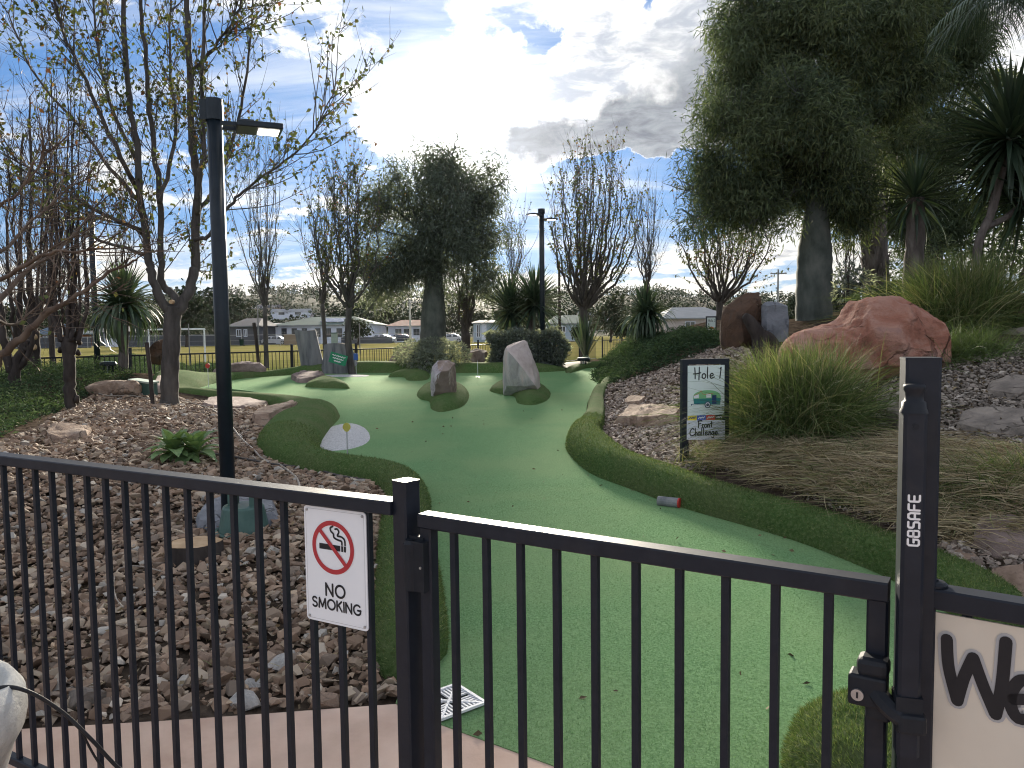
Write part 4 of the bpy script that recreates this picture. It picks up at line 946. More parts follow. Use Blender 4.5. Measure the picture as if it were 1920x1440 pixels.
# far garden fence: posts, rails and every baluster in view
def fence_run(P, label, spacing, vis, top=1.08, bw=.016, posts=2.3):
    P = [np.array(p, float) for p in P]; r = thing('garden_fence', label, 'fence', (*P[len(P) // 2], 0))
    me = MB(); me.box((0, 0, 0), (bw, bw, 1.0)); bar = me.build('baluster', MT['black'], None, link=False)
    mp = MB(); mp.box((0, 0, 0), (.065, .065, 1.32)); mp.box((0, 0, .67), (.075, .075, .02)); pm = mp.build('post', MT['black'], None, link=False)
    rest = MB(); D = [0]
    for k in range(len(P) - 1): D.append(D[-1] + np.linalg.norm(P[k + 1] - P[k]))
    for k in range(len(P) - 1):
        a, b = P[k], P[k + 1]; L = np.linalg.norm(b - a); u = (b - a) / L; rot = np.stack([(*u, 0), (-u[1], u[0], 0), (0, 0, 1)], 1)
        za, zb_ = zg(*a), zg(*b)
        for zz in (top, .14):
            m = MB(); c0 = np.array([*a, za + zz]); c1 = np.array([*b, zb_ + zz]); c = (c0 + c1) / 2; uu = nrm(c1 - c0); w_ = np.cross(uu, (0, 0, 1)); w_ /= np.linalg.norm(w_)
            m.box(c, (np.linalg.norm(c1 - c0), .04, .04), np.stack([uu, w_, np.cross(w_, uu)], 1)); m.build('rail', MT['black'], r)
        s_ = spacing / 2
        while s_ < L:
            q = a + u * s_; z = za + (zb_ - za) * s_ / L; px = 960 + FPX * q[0] / q[1]
            if any(v0 <= px <= v1 for v0, v1 in vis): place('baluster', bar, r, Matrix.Translation((q[0], q[1], z + .6)))
            else: rest.box((q[0], q[1], z + .6), (bw, bw, 1.0))
            s_ += spacing
    L = D[-1]; s_ = 0
    while s_ <= L:
        k = min(int(np.searchsorted(D, s_, 'right')) - 1, len(P) - 2); u = (P[k + 1] - P[k]) / (D[k + 1] - D[k]); q = P[k] + u * (s_ - D[k])
        place('post', pm, r, Matrix.Translation((q[0], q[1], zg(*q) + .60))); s_ += posts
    if rest.n: o = rest.build('balusters', MT['black'], r); o['kind'] = 'stuff'
fence_run([(-17, 14.0), (-11, 18), (-4.5, 25), (4.4, 40)], 'black garden fence of thin upright bars along the sports field behind the grey stumps', .12, [(0, 130), (335, 410), (425, 492), (508, 556), (660, 752), (880, 892)])
fence_run([(4.75, 40.3), (11, 46), (20, 49)], 'black garden fence continuing beyond the right hand juniper towards the pinkish house', .12, [(1130, 1180), (1262, 1312)])
# ------------------------------------------------------------------ trees
def L_(Y, *pp):          # limb points from picture positions standing at depth Y (third value: offset in depth)
    return [at(p[0], p[1], Y + (p[2] if len(p) > 2 else 0)) for p in pp]
# big autumn tree in the stone bed
Y = 11.5; base = hit(318, 762); Y = base[1]
T = Tree('autumn_tree', 'large forked autumn tree with sparse olive and red leaves in the stone bed', base, 1)
T.limb([base - (0, 0, .15)] + L_(Y, (318, 735), (319, 690), (322, 640), (323, 600), (326, 575)), .152, .135, 14)
T.wood.tube([base - (0, 0, .1), base + (0, 0, .12)], [.19, .15], 14)
A = [([(322, 590), (302, 563, -.1), (285, 515, -.2), (278, 470, -.2), (263, 367, -.3), (256, 267, -.3), (240, 167, -.4), (230, 0, -.4), (224, -90, -.4)], .085, .03),
     ([(330, 575), (325, 552, .2), (304, 530, .3), (302, 480, .3), (299, 367, .4), (287, 267, .4), (277, 167, .5), (267, 33, .5), (262, -80, .5)], .07, .026),
     ([(328, 590), (350, 556, .1), (364, 513, .2), (367, 480, .2), (370, 333, .1), (360, 267, 0), (355, 100, 0), (350, 0, 0), (348, -80, 0)], .10, .035),
     ([(369, 400), (374, 330, -.3), (383, 280, -.4), (378, 167, -.5), (382, 30, -.5), (384, -60, -.5)], .05, .02),
     ([(367, 450), (392, 440, -.4), (430, 385, -.6), (467, 350, -.8), (550, 290, -1.0), (600, 227, -1.1), (634, 150, -1.2)], .036, .006),
     ([(369, 400), (400, 360, .6), (430, 280, .9), (455, 180, 1.1), (470, 60, 1.2), (478, -40, 1.3)], .042, .012),
     ([(356, 140), (400, 90, -.5), (440, 30, -.7), (470, -40, -.8)], .03, .01),
     ([(274, 440), (240, 420, -.5), (180, 395, -.9), (90, 335, -1.2), (10, 290, -1.4)], .045, .01),
     ([(266, 385), (220, 330, .5), (150, 240, .9), (60, 130, 1.2), (15, 20, 1.4)], .042, .01),
     ([(263, 367), (215, 270, -.7), (160, 150, -1.0), (110, 30, -1.2), (90, -50, -1.3)], .042, .01),
     ([(256, 300), (205, 190, .3), (180, 60, .4), (170, -60, .5)], .035, .01),
     ([(300, 380), (330, 250, 1.0), (318, 120, 1.3), (322, -40, 1.4)], .04, .014),
     ([(278, 480), (200, 455, .8), (120, 420, 1.1), (40, 360, 1.3)], .035, .008)]
for pts, r0, r1 in A:
    P = T.limb(L_(Y, *pts), r0 * 1.08, r1 * 1.08, 8, .012)
    S = T.shoots(P, 32, (.22, .98), (.5, 1.8), (18, 42), .55, .0105, 6, .07)
    S2 = T.shoots(S, 130, (.2, .95), (.2, .7), (25, 60), .4, .0055, 4, .1)
    S3 = T.shoots(S, 30, (.1, .9), (.04, .1), (50, 90), .3, .003, 2, .1)
    T.leaves(S2, 330, .088, .056, (.2, 1), .6); T.leaves(S, 190, .088, .056, (.3, 1), .6)
T.finish()
for q in ((303, 567), (321, 566)):      # pruned scars
    c = at(q[0], q[1], Y - .12); m = MB(); m.tube([c + (0, .06, 0), c - (0, .015, 0)], [.040, .036], 12); m.build('cut_scar', MT['cut_wood'], T.root)

def twig_tree(name, label, px, Ybase, fork, top, crown, n, seed, r0=.1, bark='bark', leaf='leaf_olive', nl=200, L=(.5, 1.4), up=.8, sh=16, sub=60, ground_px=None, group=None, leafsize=.08, spread=.35, straight=False, tw=.008):
    """vase shaped tree: fork and top are picture heights, crown = (left, right)"""
    r0 *= .78; b = hit(*ground_px) if ground_px else ground_at(px, Ybase); Y = b[1]
    T = Tree(name, label, b, seed, bark, leaf, group); rng = T.rng
    zf = at(px, fork, Y)[2]; zt = at(px, top, Y)[2]; xl = at(crown[0], 500, Y)[0] - b[0]; xr = at(crown[1], 500, Y)[0] - b[0]
    f = np.array([b[0] + rng.normal(0, .03), Y, zf])
    T.limb([b - (0, 0, .15), b * .5 + f * .5 + rng.normal(0, .03, 3) * (1, 1, 0), f], r0, r0 * .82, 12)
    T.wood.tube([b - (0, 0, .1), b + (0, 0, r0 * .9)], [r0 * 1.3, r0], 12)
    Rr = (xr - xl) / 2; cx = (xl + xr) / 2; H = zt - zf
    for k in range(n):
        a_ = 6.283 * k / n + rng.uniform(-.3, .3); ro = rng.uniform(.35, 1.0) if k % 3 else rng.uniform(.05, .4)
        e = np.array([f[0] + cx + math.cos(a_) * Rr * ro, Y + math.sin(a_) * Rr * ro, zf + H * (1 - .32 * ro ** 2) * rng.uniform(.86, 1.0)])
        if straight: m1 = f + (e - f) * (.22, .22, .16) + (0, 0, 0); m2 = f + (e - f) * (.6, .6, .5)
        else: m1 = f + (e - f) * (.55, .55, .22); m2 = f + (e - f) * (.88, .88, .58)
        P = T.limb([f - (0, 0, r0 * .6), m1, m2, e], r0 * rng.uniform(.26, .46), .005, 6, .05, 4)
        S = T.shoots(P, sh, (.22, .97), L, (15, 40), up, tw, 5, .07)
        T.shoots(S, sub // 2, (.2, .95), (L[0] * .35, L[1] * .45), (20, 50), up * .7, tw * .5, 4, .09)
        if nl: T.leaves(S, nl // n, leafsize, leafsize * .6, (.3, 1), .5)
    return T.finish()
# pollarded trees at the left edge
b = hit(132, 768); Y = b[1]; T = Tree('pollarded_tree', 'pollarded dark tree with bunched upright shoots at the edge of the juniper', b, 21, 'bark_dark', 'leaf_olive')
T.limb([b - (0, 0, .1)] + L_(Y, (131, 730), (130, 690), (128, 655), (130, 635)), .085, .10, 12, .008)
T.wood.lathe([(.08, -.16), (.11, -.06), (.125, .02), (.11, .10), (.03, .14)], at(130, 648, Y), 12)
for q in ((146, 660), (112, 655), (148, 640)):
    c = at(*q, Y - .03); T.wood.tube([c + (-.02, .05, -.03), c + (.02, -.03, .03)], [.045, .02], 8)
for k in range(17):
    x0 = 112 + T.rng.uniform(0, 36); x1 = 130 + (x0 - 130) * T.rng.uniform(1.3, 3.2) + T.rng.normal(0, 8); yt = T.rng.uniform(90, 330)
    P = T.limb(L_(Y, (x0, 640, T.rng.uniform(-.1, .1)), (x0 * .6 + x1 * .4 + (x0 - 130) * .5, 570, T.rng.uniform(-.2, .2)), (x0 * .4 + x1 * .6, 450, T.rng.uniform(-.4, .4)), (x1, yt, T.rng.uniform(-.6, .6))), T.rng.uniform(.022, .046), .006, 6, .012)
    S = T.shoots(P, 12, (.2, .95), (.3, 1.0), (15, 40), .7, .006, 5, .08); T.shoots(S, 16, (.2, .95), (.15, .4), (20, 50), .5, .0035, 3); T.leaves(S, 5, .07, .04)
c = at(143, 748, Y - .04); T.wood.tube([c + (-.03, .05, -.05), c + (.02, 0, .05)], [.05, .03], 8)
T.finish()
b = hit(30, 742); Y = b[1]; T = Tree('gnarled_tree', 'gnarled dark tree with a twisting split trunk at the fence end', b, 22, 'bark_dark', 'leaf_olive')
for pts, r0, r1 in [([(28, 745), (24, 700), (12, 660), (2, 610), (-8, 520, .3), (-15, 380, .4), (-10, 200, .5)], .12, .02), ([(30, 745), (30, 690), (42, 650), (36, 600), (38, 540), (36, 420, .2), (44, 250, .2)], .11, .018),
                    ([(32, 690), (52, 668), (62, 620), (70, 560), (76, 460, -.2), (84, 300, -.3)], .07, .012), ([(40, 650), (52, 652), (50, 640)], .06, .05), ([(30, 640), (20, 560, -.3), (14, 440, -.4), (18, 300, -.5)], .05, .012)]:
    P = T.limb(L_(Y, *pts), r0, r1, 9, .015)
    if len(pts) > 3:
        S = T.shoots(P, 26, (.4, 1), (.5, 1.6), (15, 45), .7, .01, 6); S2 = T.shoots(S, 70, (.2, .95), (.2, .6), (20, 55), .4, .005, 4); T.leaves(S2, 30, .075, .045)
T.finish()
b = ground_at(64, 16.8); Y = b[1]; T = Tree('lopped_tree', 'lopped tree with two pale saw cuts down its straight trunk by the fence', b, 23, 'bark_dark', 'leaf_olive')
T.limb([b - (0, 0, .2)] + L_(Y, (64, 690), (62, 650), (62, 620)), .15, .13, 12)
for pts, r0, r1 in [([(62, 622), (58, 560), (54, 470), (60, 330), (56, 180)], .10, .015), ([(62, 620), (78, 560), (84, 470, .3), (92, 330, .4), (90, 200, .4)], .07, .012), ([(60, 600), (40, 540, -.2), (28, 450, -.3), (24, 330, -.3)], .06, .01), ([(70, 580), (100, 530, .3), (118, 440, .4), (122, 320, .4)], .05, .01)]:
    P = T.limb(L_(Y, *pts), r0, r1, 8, .015); S = T.shoots(P, 24, (.2, 1), (.5, 1.5), (15, 45), .7, .011, 6); S2 = T.shoots(S, 60, (.2, .95), (.2, .6), (20, 55), .4, .006, 4); T.leaves(S2, 20, .08, .045)
for q in ((62, 632), (61, 651)):
    c = at(*q, Y - .14); m = MB(); m.tube([c + (0, .05, 0), c - (0, .02, 0)], [.07, .062], 14); m.build('cut_scar', MT['cut_wood'], T.root)
T.finish()
# branches reaching in from a tree beside the path
b = np.array([-5.2, 4.9, zg(-5.2, 4.9)]); T = Tree('bare_tree', 'bare brown limb reaching in over the juniper from beyond the frame', b, 24, 'bark_brown', 'leaf_olive')
T.limb([b - (0, 0, .2), b + (.02, 0, .6), b + (.1, .1, 1.1)], .15, .12, 12); f = b + (.1, .1, 1.0)
for pts, r0, r1, ns in [([(-60, 715), (0, 668), (52, 625), (82, 590), (117, 571), (163, 543), (204, 513), (257, 488)], .040, .009, 14), ([(-80, 640), (0, 560, .4), (60, 500, .7), (110, 470, .9), (150, 425, 1.1), (185, 380, 1.2)], .032, .006, 22), ([(-80, 560), (0, 525, -.3), (80, 480, -.5), (150, 470, -.6), (215, 465, -.6)], .025, .005, 18),
                    ([(-80, 480), (0, 470, .5), (60, 415, .8), (120, 360, 1.0), (170, 330, 1.1)], .022, .005, 20), ([(-70, 420), (10, 380, -.2), (60, 330, -.2), (90, 280, -.2)], .018, .005, 16), ([(-80, 600), (20, 610, .8), (60, 585, 1.0), (120, 520, 1.2)], .02, .005, 14)]:
    pp = L_(5.3, *pts); P = T.limb([f] + pp, r0 * .95, r1 * .8, 9, .006)
    S = T.shoots(P, ns, (.35, 1), (.25, .75), (20, 55), .25, .006, 6, .09); S2 = T.shoots(S, ns * 4, (.15, .95), (.1, .32), (25, 60), .15, .003, 4, .1); T.leaves(S2, 8, .045, .03)
T.finish()
twig_tree('pollarded_tree', 'leafless pollarded tree behind the lamp post with tall upright shoots', 492, 20, 575, 200, (395, 590), 17, 25, .155, 'bark', nl=1500, L=(.6, 1.8), up=1.0, sh=15, sub=44, ground_px=(500, 690), straight=True, leafsize=.09)
twig_tree('twiggy_tree', 'fine twigged spreading tree directly behind the green sign stump', 662, 21, 575, 300, (565, 735), 18, 26, .13, 'bark', nl=2600, L=(.5, 1.5), up=.45, sh=18, sub=60, leafsize=.09)
twig_tree('multi_stemmed_tree', 'grey multi stemmed tree between the rounded shrub and the hedge', 872, 25, 625, 400, (815, 930), 9, 27, .22, 'bark', nl=300, L=(.6, 1.5), up=.8, sh=14, sub=40, straight=True)
twig_tree('vase_tree', 'rounded autumn tree with upswept branches right of the double headed lamp', 1096, 25, 575, 268, (1000, 1222), 30, 28, .19, 'bark', nl=3400, L=(.5, 1.4), up=.55, sh=20, sub=90, leafsize=.10, tw=.007)
twig_tree('slender_tree', 'slender tree of thin vertical stems behind the far yucca', 1214, 30, 545, 355, (1165, 1262), 13, 29, .13, 'bark', nl=260, L=(.6, 1.8), up=1.2, sh=12, sub=40, straight=True)
twig_tree('twiggy_tree', 'twiggy leaf flecked tree in front of the pinkish house', 1346, 27, 565, 330, (1245, 1470), 20, 30, .19, 'bark', nl=4200, L=(.6, 1.7), up=.5, sh=18, sub=60, leafsize=.10)
twig_tree('slender_tree', 'thin stemmed tree seen through the gap between the bottle tree and the palm trunk', 1585, 27, 560, 310, (1550, 1640), 9, 31, .09, 'bark_dark', nl=120, L=(.6, 1.6), up=1.2, sh=12, sub=30, straight=True)
twig_tree('slender_tree', 'thin bare tree standing between the dense grey tree and the double lamp', 960, 29, 560, 385, (925, 1005), 9, 32, .10, 'bark', nl=240, L=(.6, 1.5), up=1.1, sh=12, sub=30, straight=True)
twig_tree('slender_tree', 'bare upright tree rising behind the left yucca and the pruned trees', 100, 24, 590, 220, (30, 175), 12, 33, .12, 'bark_dark', nl=140, L=(.6, 1.8), up=1.1, sh=13, sub=40, straight=True)
twig_tree('slender_tree', 'bare upright tree between the far lamp and the autumn tree', 232, 26, 570, 235, (190, 300), 10, 34, .11, 'bark_dark', nl=140, L=(.6, 1.8), up=1.1, sh=13, sub=36, straight=True)
twig_tree('slender_tree', 'bare upright tree just left of the dense grey tree', 610, 28, 570, 330, (560, 680), 10, 35, .11, 'bark', nl=160, L=(.6, 1.7), up=1.1, sh=12, sub=36, straight=True)

# bottle trees
def bottle_tree(label, px, Yb, seed, prof, lobes, n, leafL, leafW, ground_px=None, bark='bark_green', boughs=200, bough_r=.4, leaf='leaf_dark'):
    b = hit(*ground_px) if ground_px else ground_at(px, Yb); Y = b[1]; T = Tree('bottle_tree', label, b, seed, bark, leaf)
    pts = [np.array([*at(x, y, Y)[:2], at(x, y, Y)[2]]) for x, y, w in prof]; r = [w / FPX * Y / 2 for x, y, w in prof]
    pts[0] = pts[0] - (0, 0, .15); PR = catmull(np.c_[np.array(pts), r], 5); T.wood.tube(PR[:, :3], PR[:, 3] * (1 + .025 * np.sin(np.arange(len(PR)) * 2.1)), 20)
    s = Y / FPX; top = pts[-1]; LB = []
    for x, y, rx, ry, dy in lobes:
        c = at(x, y, Y + dy); LB.append((c[0], c[1], c[2], rx * s, rx * s * .95, ry * s))
    for l in LB:
        c = np.array(l[:3]); st = pts[-2] * T.rng.uniform(.2, .8) + top * .3; st = top + (pts[-2] - top) * T.rng.uniform(0, .9)
        P = T.limb([st, st * .6 + c * .4 + T.rng.normal(0, .1, 3), c, c + (c - st) * .25], r[-1] * T.rng.uniform(.3, .5), .01, 7, .03)
        S = T.shoots(P, 20, (.3, 1), (.4 * l[3] + .2, 1.1 * l[3]), (20, 70), .3, .016, 5, .1)
    T.canopy(LB, n, 11, leafL, leafW, .5, .34, .007 * Y, boughs, bough_r)
    T.finish(); return T
bottle_tree('dense bottle tree in the middle distance, greyed as by veiling glare, with a thick tapered trunk', 812, 24, 41, [(812, 650, 50), (812, 620, 48), (813, 570, 42), (814, 530, 33), (816, 480, 26), (820, 420, 18)],
            [(828, 318, 58, 50, 0), (785, 345, 58, 58, .3), (742, 395, 52, 62, -.3), (800, 420, 80, 80, .5), (852, 400, 70, 80, -.5), (902, 372, 48, 58, .3), (925, 350, 28, 40, -.2), (905, 440, 55, 72, 0), (745, 470, 60, 62, .3), (712, 430, 36, 50, -.3), (790, 500, 70, 55, 0), (860, 500, 70, 55, .3), (725, 525, 46, 36, .2), (745, 330, 30, 30, .2), (850, 290, 25, 22, 0), (905, 510, 40, 36, .2), (690, 500, 30, 40, .1), (705, 560, 26, 20, .2)], 4300, .17, .036, boughs=160, bough_r=.42, leaf='leaf_veiled')
bottle_tree('huge bottle tree with a swollen grey trunk on the rock bank', 1525, 15, 42, [(1526, 597, 66), (1526, 570, 65), (1527, 510, 63), (1528, 470, 60), (1529, 430, 50), (1531, 400, 44), (1533, 350, 34), (1538, 250, 24)],
            [(1530, 90, 130, 105, 0), (1420, 150, 88, 95, .3), (1390, 255, 80, 95, -.3), (1385, 345, 78, 70, .3), (1440, 390, 62, 48, -.2), (1355, 300, 48, 60, .4), (1480, 300, 70, 80, .6), (1575, 330, 75, 62, -.3), (1600, 200, 95, 110, .4), (1480, 10, 110, 70, .5), (1510, 200, 80, 80, -.9), (1600, 400, 40, 35, .2), (1620, 40, 100, 80, -.4), (1345, 395, 32, 36, 0), (1560, 255, 70, 60, -1.0), (1430, 60, 90, 70, .2), (1460, 230, 90, 90, .3), (1540, 380, 80, 50, .5), (1330, 350, 40, 50, .2), (1680, 140, 80, 100, .3), (1690, 260, 64, 76, .4), (1690, 40, 90, 70, .2)], 15500, .14, .021, ground_px=(1526, 597), boughs=360, bough_r=.36)
bottle_tree('second leafy bottle tree whose crown merges behind the palm trunk', 1745, 19, 43, [(1745, 560, 44), (1745, 500, 42), (1744, 430, 36), (1742, 360, 26), (1740, 250, 18)],
            [(1720, 60, 110, 90, 0), (1680, 180, 90, 110, -.4), (1770, 180, 80, 110, .3), (1700, 290, 90, 80, .3), (1770, 310, 75, 80, -.3), (1650, 320, 60, 70, .3), (1690, 390, 80, 50, 0), (1760, 410, 70, 50, .2), (1650, 70, 80, 80, .4), (1790, 60, 50, 80, .4), (1730, -20, 100, 60, .2), (1640, 190, 80, 110, .3), (1640, 380, 60, 50, .2), (1700, 440, 60, 40, .3), (1800, 260, 50, 80, .2), (1815, 130, 50, 80, .3)], 13500, .16, .026, bark='bark', boughs=230, bough_r=.46)

# ------------------------------------------------------------------ strap leaved plants: each leaf is a part
def strap(bend, name='leaf', width=.06, fold=.25, segs=6, matn='yucca', prof=None):
    m = MB(); V = []
    for k in range(segs + 1):
        t = k / segs; th = bend * t * t; x = t * math.cos(th * .6); z = -math.sin(th) * t * .75
        w = width * (min(1, .35 + 2.6 * t) * (1 - t ** 2.2) + .02) if prof is None else width * prof(t)
        V += [(x, -w / 2, z + w * fold), (x, 0, z), (x, w / 2, z + w * fold)]
    F = []
    for k in range(segs):
        a = 3 * k; F += [(a, a + 1, a + 4, a + 3), (a + 1, a + 2, a + 5, a + 4)]
    m.add(np.array(V), F); return m.build(name, MT[matn], None, smooth=True, link=False)
STRAPS = [strap(b_, width=.10) for b_ in (.15, .6, 1.1, 1.7)]
SWORDS = [strap(b_, width=.072) for b_ in (.0, .12, .35)]
def leaf_head(root, c, n, L, seed, lo=-35, hi=88, meshes=STRAPS, droop=True, ang0=0, flat_=1.0, axis=None):
    rng = np.random.default_rng(seed)
    for k in range(n):
        el = math.radians(lo + (hi - lo) * ((k + .5) / n) ** .8); az = k * 2.39996 + rng.uniform(-.2, .2)
        d = np.array([math.cos(az) * math.cos(el), math.sin(az) * math.cos(el), math.sin(el)])
        if axis is not None:
            q = Vector((0, 0, 1)).rotation_difference(Vector(axis)); d = np.array(q @ Vector(d))
        x = Vector(d); y = Vector((0, 0, 1)).cross(x)
        if y.length < .05: y = Vector((1, 0, 0))
        y.normalize(); z = x.cross(y)
        if droop: mi = 3 if el < .2 and rng.random() < .5 else 2 if el < .5 else (1 if el < 1.0 else 0)
        else: mi = rng.integers(0, len(meshes))
        mi = min(mi, len(meshes) - 1); l = L * rng.uniform(.8, 1.1); rot = Matrix(((x[0], y[0], z[0]), (x[1], y[1], z[1]), (x[2], y[2], z[2]))).to_4x4()
        M4 = Matrix.Translation(Vector(c)) @ rot @ Matrix.Diagonal((l, l * rng.uniform(.85, 1.2), l, 1))
        place('leaf', meshes[mi], root, M4)
def yucca(name, label, base, heads, trunks, seed, bark='bark_palm', meshes=STRAPS, droop=True, cat='yucca', lo=-35):
    r = thing(name, label, cat, base)
    for pts, r0, r1 in trunks:
        m = MB(); P = catmull(pts, 5); rr = np.linspace(r0, r1, len(P)) * (1 + .07 * np.sin(np.arange(len(P)) * 2.6)); m.tube(P, rr, 12); m.build('trunk', MT[bark], r, smooth=True)
    for q, (c, n, L) in enumerate(heads):
        leaf_head(r, c, n, L, seed + q, lo, meshes=meshes, droop=droop)
        m = MB(); m.lathe([(.02, -L * .12), (L * .10, -L * .05), (L * .11, .02), (L * .05, L * .1), (.01, L * .14)], c, 10); m.build('crown_core', MT['yucca'], r)
    return r
Y = 18.2; b = ground_at(230, Y); c = at(233, 578, Y)
yucca('yucca', 'dracaena like yucca with a stout trunk and drooping strap leaves beside the far lamp', b, [(c, 170, 1.12), (c + (-.18, .1, -.05), 50, .95)], [([b - (0, 0, .2), b * .5 + c * .5, c], .11, .10)], 51)
Y = 23.5; b = ground_at(982, Y)
c1 = at(958, 578, Y); c2 = at(1002, 570, Y - .3)
yucca('yucca', 'wide double headed yucca above the clipped hedge behind the lamp', b, [(c1 - (0, 0, .1), 180, 1.22), (c2, 190, 1.27)], [([b - (.2, 0, .2), b * .4 + c1 * .6, c1], .11, .10), ([b + (.2, 0, -.2), b * .4 + c2 * .6, c2], .11, .10)], 53, meshes=SWORDS, droop=False, lo=-62)
Y = 22.0; b = ground_at(1213, Y); c = at(1208, 596, Y)
yucca('yucca', 'round headed yucca in the juniper in front of the pinkish house', b, [(c, 170, 1.0), (c + (.15, 0, .1), 60, .9)], [([b - (0, 0, .2), b * .5 + c * .5, c], .13, .11)], 55, lo=-50)
# sword leaved yucca at the right
Y = 12.2; b = ground_at(1822, Y); c1 = at(1893, 262, Y); c2 = at(1925, 372, Y + .3); c3 = at(1868, 330, Y + .5)
yucca('yucca', 'tall sword leaved yucca with a slanting bare trunk beside the big grass clump', b, [(c1, 260, 1.25), (c2, 170, 1.12), (c3, 130, 1.08)], [([b - (0, 0, .2), at(1832, 470, Y), at(1862, 390, Y), c1], .065, .055), ([at(1850, 425, Y), at(1890, 405, Y + .15), c2], .05, .045), ([at(1858, 400, Y), at(1866, 360, Y + .3), c3], .06, .055)], 57, meshes=SWORDS, droop=False, lo=-70)
Y = 14.0; b = ground_at(1712, Y); c = at(1716, 372, Y)
yucca('yucca', 'shaggy trunked yucca with a hanging skirt of dark leaves under the canopy', b, [(c, 130, .92)], [([b - (0, 0, .2), at(1710, 540, Y), at(1716, 450, Y), c], .17, .15)], 61, meshes=SWORDS, droop=False, lo=-80)
b = hit(1640, 552); Y = b[1]
yucca('yucca', 'small pale green yucca just above the red boulder', b + (0, .5, 0), [(at(1652, 512, Y + .5), 20, .50), (at(1640, 530, Y + .5), 12, .4)], [([b + (0, .5, -.1), at(1650, 515, Y + .5)], .04, .035)], 63, meshes=SWORDS, droop=False, lo=5)
b = ground_at(1098, 24); yucca('flax', 'thin upright flax plant beside the trunk of the rounded tree', b, [(b + (0, 0, .1), 26, 1.5)], [], 65, meshes=SWORDS[:2], droop=False, cat='plant', lo=58)
# palm with a ragged trunk; its crown sits above and behind the bottle tree
Y = 17.2; b = ground_at(1640, Y); top = at(1660, -30, Y)
r = thing('palm_tree', 'palm with a ragged fibrous trunk and long drooping feather fronds', 'palm', b)
m = MB(); P = catmull([b - (0, 0, .2), at(1642, 520, Y), at(1638, 430, Y), at(1640, 300, Y), at(1650, 120, Y), top], 8)
rr = np.interp(np.linspace(0, 1, len(P)), [0, .15, .4, .6, 1], [.30, .285, .27, .2, .15]) * (1 + .03 * np.sin(np.arange(len(P)) * 1.9)); m.tube(P, rr, 16); m.build('trunk', MT['bark_palm'], r, smooth=True)
rg = np.random.default_rng(66)
bm_ = MB(); bm_.add([(-.07, 0, 0), (.07, 0, 0), (.05, -.07, .18), (-.05, -.07, .18), (.02, -.15, .33), (-.02, -.15, .33), (-.07, .05, 0), (.07, .05, 0)], [(0, 1, 2, 3), (3, 2, 4, 5), (6, 0, 3), (1, 7, 2), (7, 6, 3, 2)]); boot = bm_.build('leaf_base', MT['bark_palm'], None, link=False)
for k in range(46):
    t = rg.uniform(.12, .72); i_ = t * (len(P) - 1); q = P[int(i_)]; a_ = rg.uniform(0, 6.283); rad = np.interp(t, [0, .4, 1], [.29, .265, .17])
    place('leaf_base', boot, r, Matrix.Translation(Vector(q) + Vector((math.cos(a_) * rad * .96, math.sin(a_) * rad * .96, 0))) @ Matrix.Rotation(a_ + math.pi / 2 + rg.uniform(-.3, .3), 4, 'Z') @ Matrix.Diagonal((rg.uniform(.7, 1.2), rg.uniform(.4, 1.1), rg.uniform(.7, 1.3), 1)))
def frond_mesh(seed, L=2.6):
    rg = np.random.default_rng(seed); t = np.linspace(0, 1, 14); P = np.c_[L * t * .96 - .15 * t ** 3, 0 * t, .75 * t - 1.55 * t ** 2.3]
    m = MB(); m.tube(P, .022 * (1 - t * .85), 5)
    n = 76; tt = np.tile(np.linspace(.16, .98, n // 2), 2); s_ = np.repeat([-1, 1], n // 2); i_ = tt * 13; k = np.minimum(i_.astype(int), 12); f = (i_ - k)[:, None]; B0 = P[k] * (1 - f) + P[k + 1] * f
    D = np.c_[.45 + 0 * tt, s_ * .8, -.25 + rg.normal(0, .2, n)]; l = .62 * np.sin(np.pi * np.clip(tt * .85 + .12, 0, 1)) + .12
    VV, FF = blades(B0, D, l, np.full(n, .034), np.c_[0 * tt, 0 * tt, -l * .75], 4, side=np.cross(nrm(D), [0, 0, 1.0]) + rg.normal(0, .2, (n, 3)), rng=rg); m.add(VV, FF, rg.random())
    return m.build('frond', MT['yucca'], None, link=False)
FR = [frond_mesh(s) for s in (1, 2, 3)]
for k in range(16):
    a_ = k * 2.39996 + .2; place('frond', FR[k % 3], r, Matrix.Translation(Vector(top)) @ Matrix.Rotation(a_, 4, 'Z') @ Matrix.Rotation(R(-18 + 34 * ((k * 7) % 5) / 4), 4, 'Y') @ Matrix.Diagonal((1.05, 1.05, 1.05, 1)))
# a second palm, its crown just beyond the upper right of the picture
Yp = 10.5; b = ground_at(2010, Yp); top = at(1965, -25, Yp)
r = thing('palm_tree', 'second palm whose drooping fronds hang above the sword leaved yucca', 'palm', b)
m = MB(); m.tube(catmull([b - (0, 0, .2), b * .5 + top * .5 + (.1, 0, 0), top], 8), .14, 14); m.build('trunk', MT['bark_palm'], r, smooth=True)
for k in range(14):
    a_ = k * 2.39996 + 1.1; place('frond', FR[k % 3], r, Matrix.Translation(Vector(top)) @ Matrix.Rotation(a_, 4, 'Z') @ Matrix.Rotation(R(-14 + 30 * ((k * 7) % 5) / 4), 4, 'Y') @ Matrix.Diagonal((.62, .62, .62, 1)))

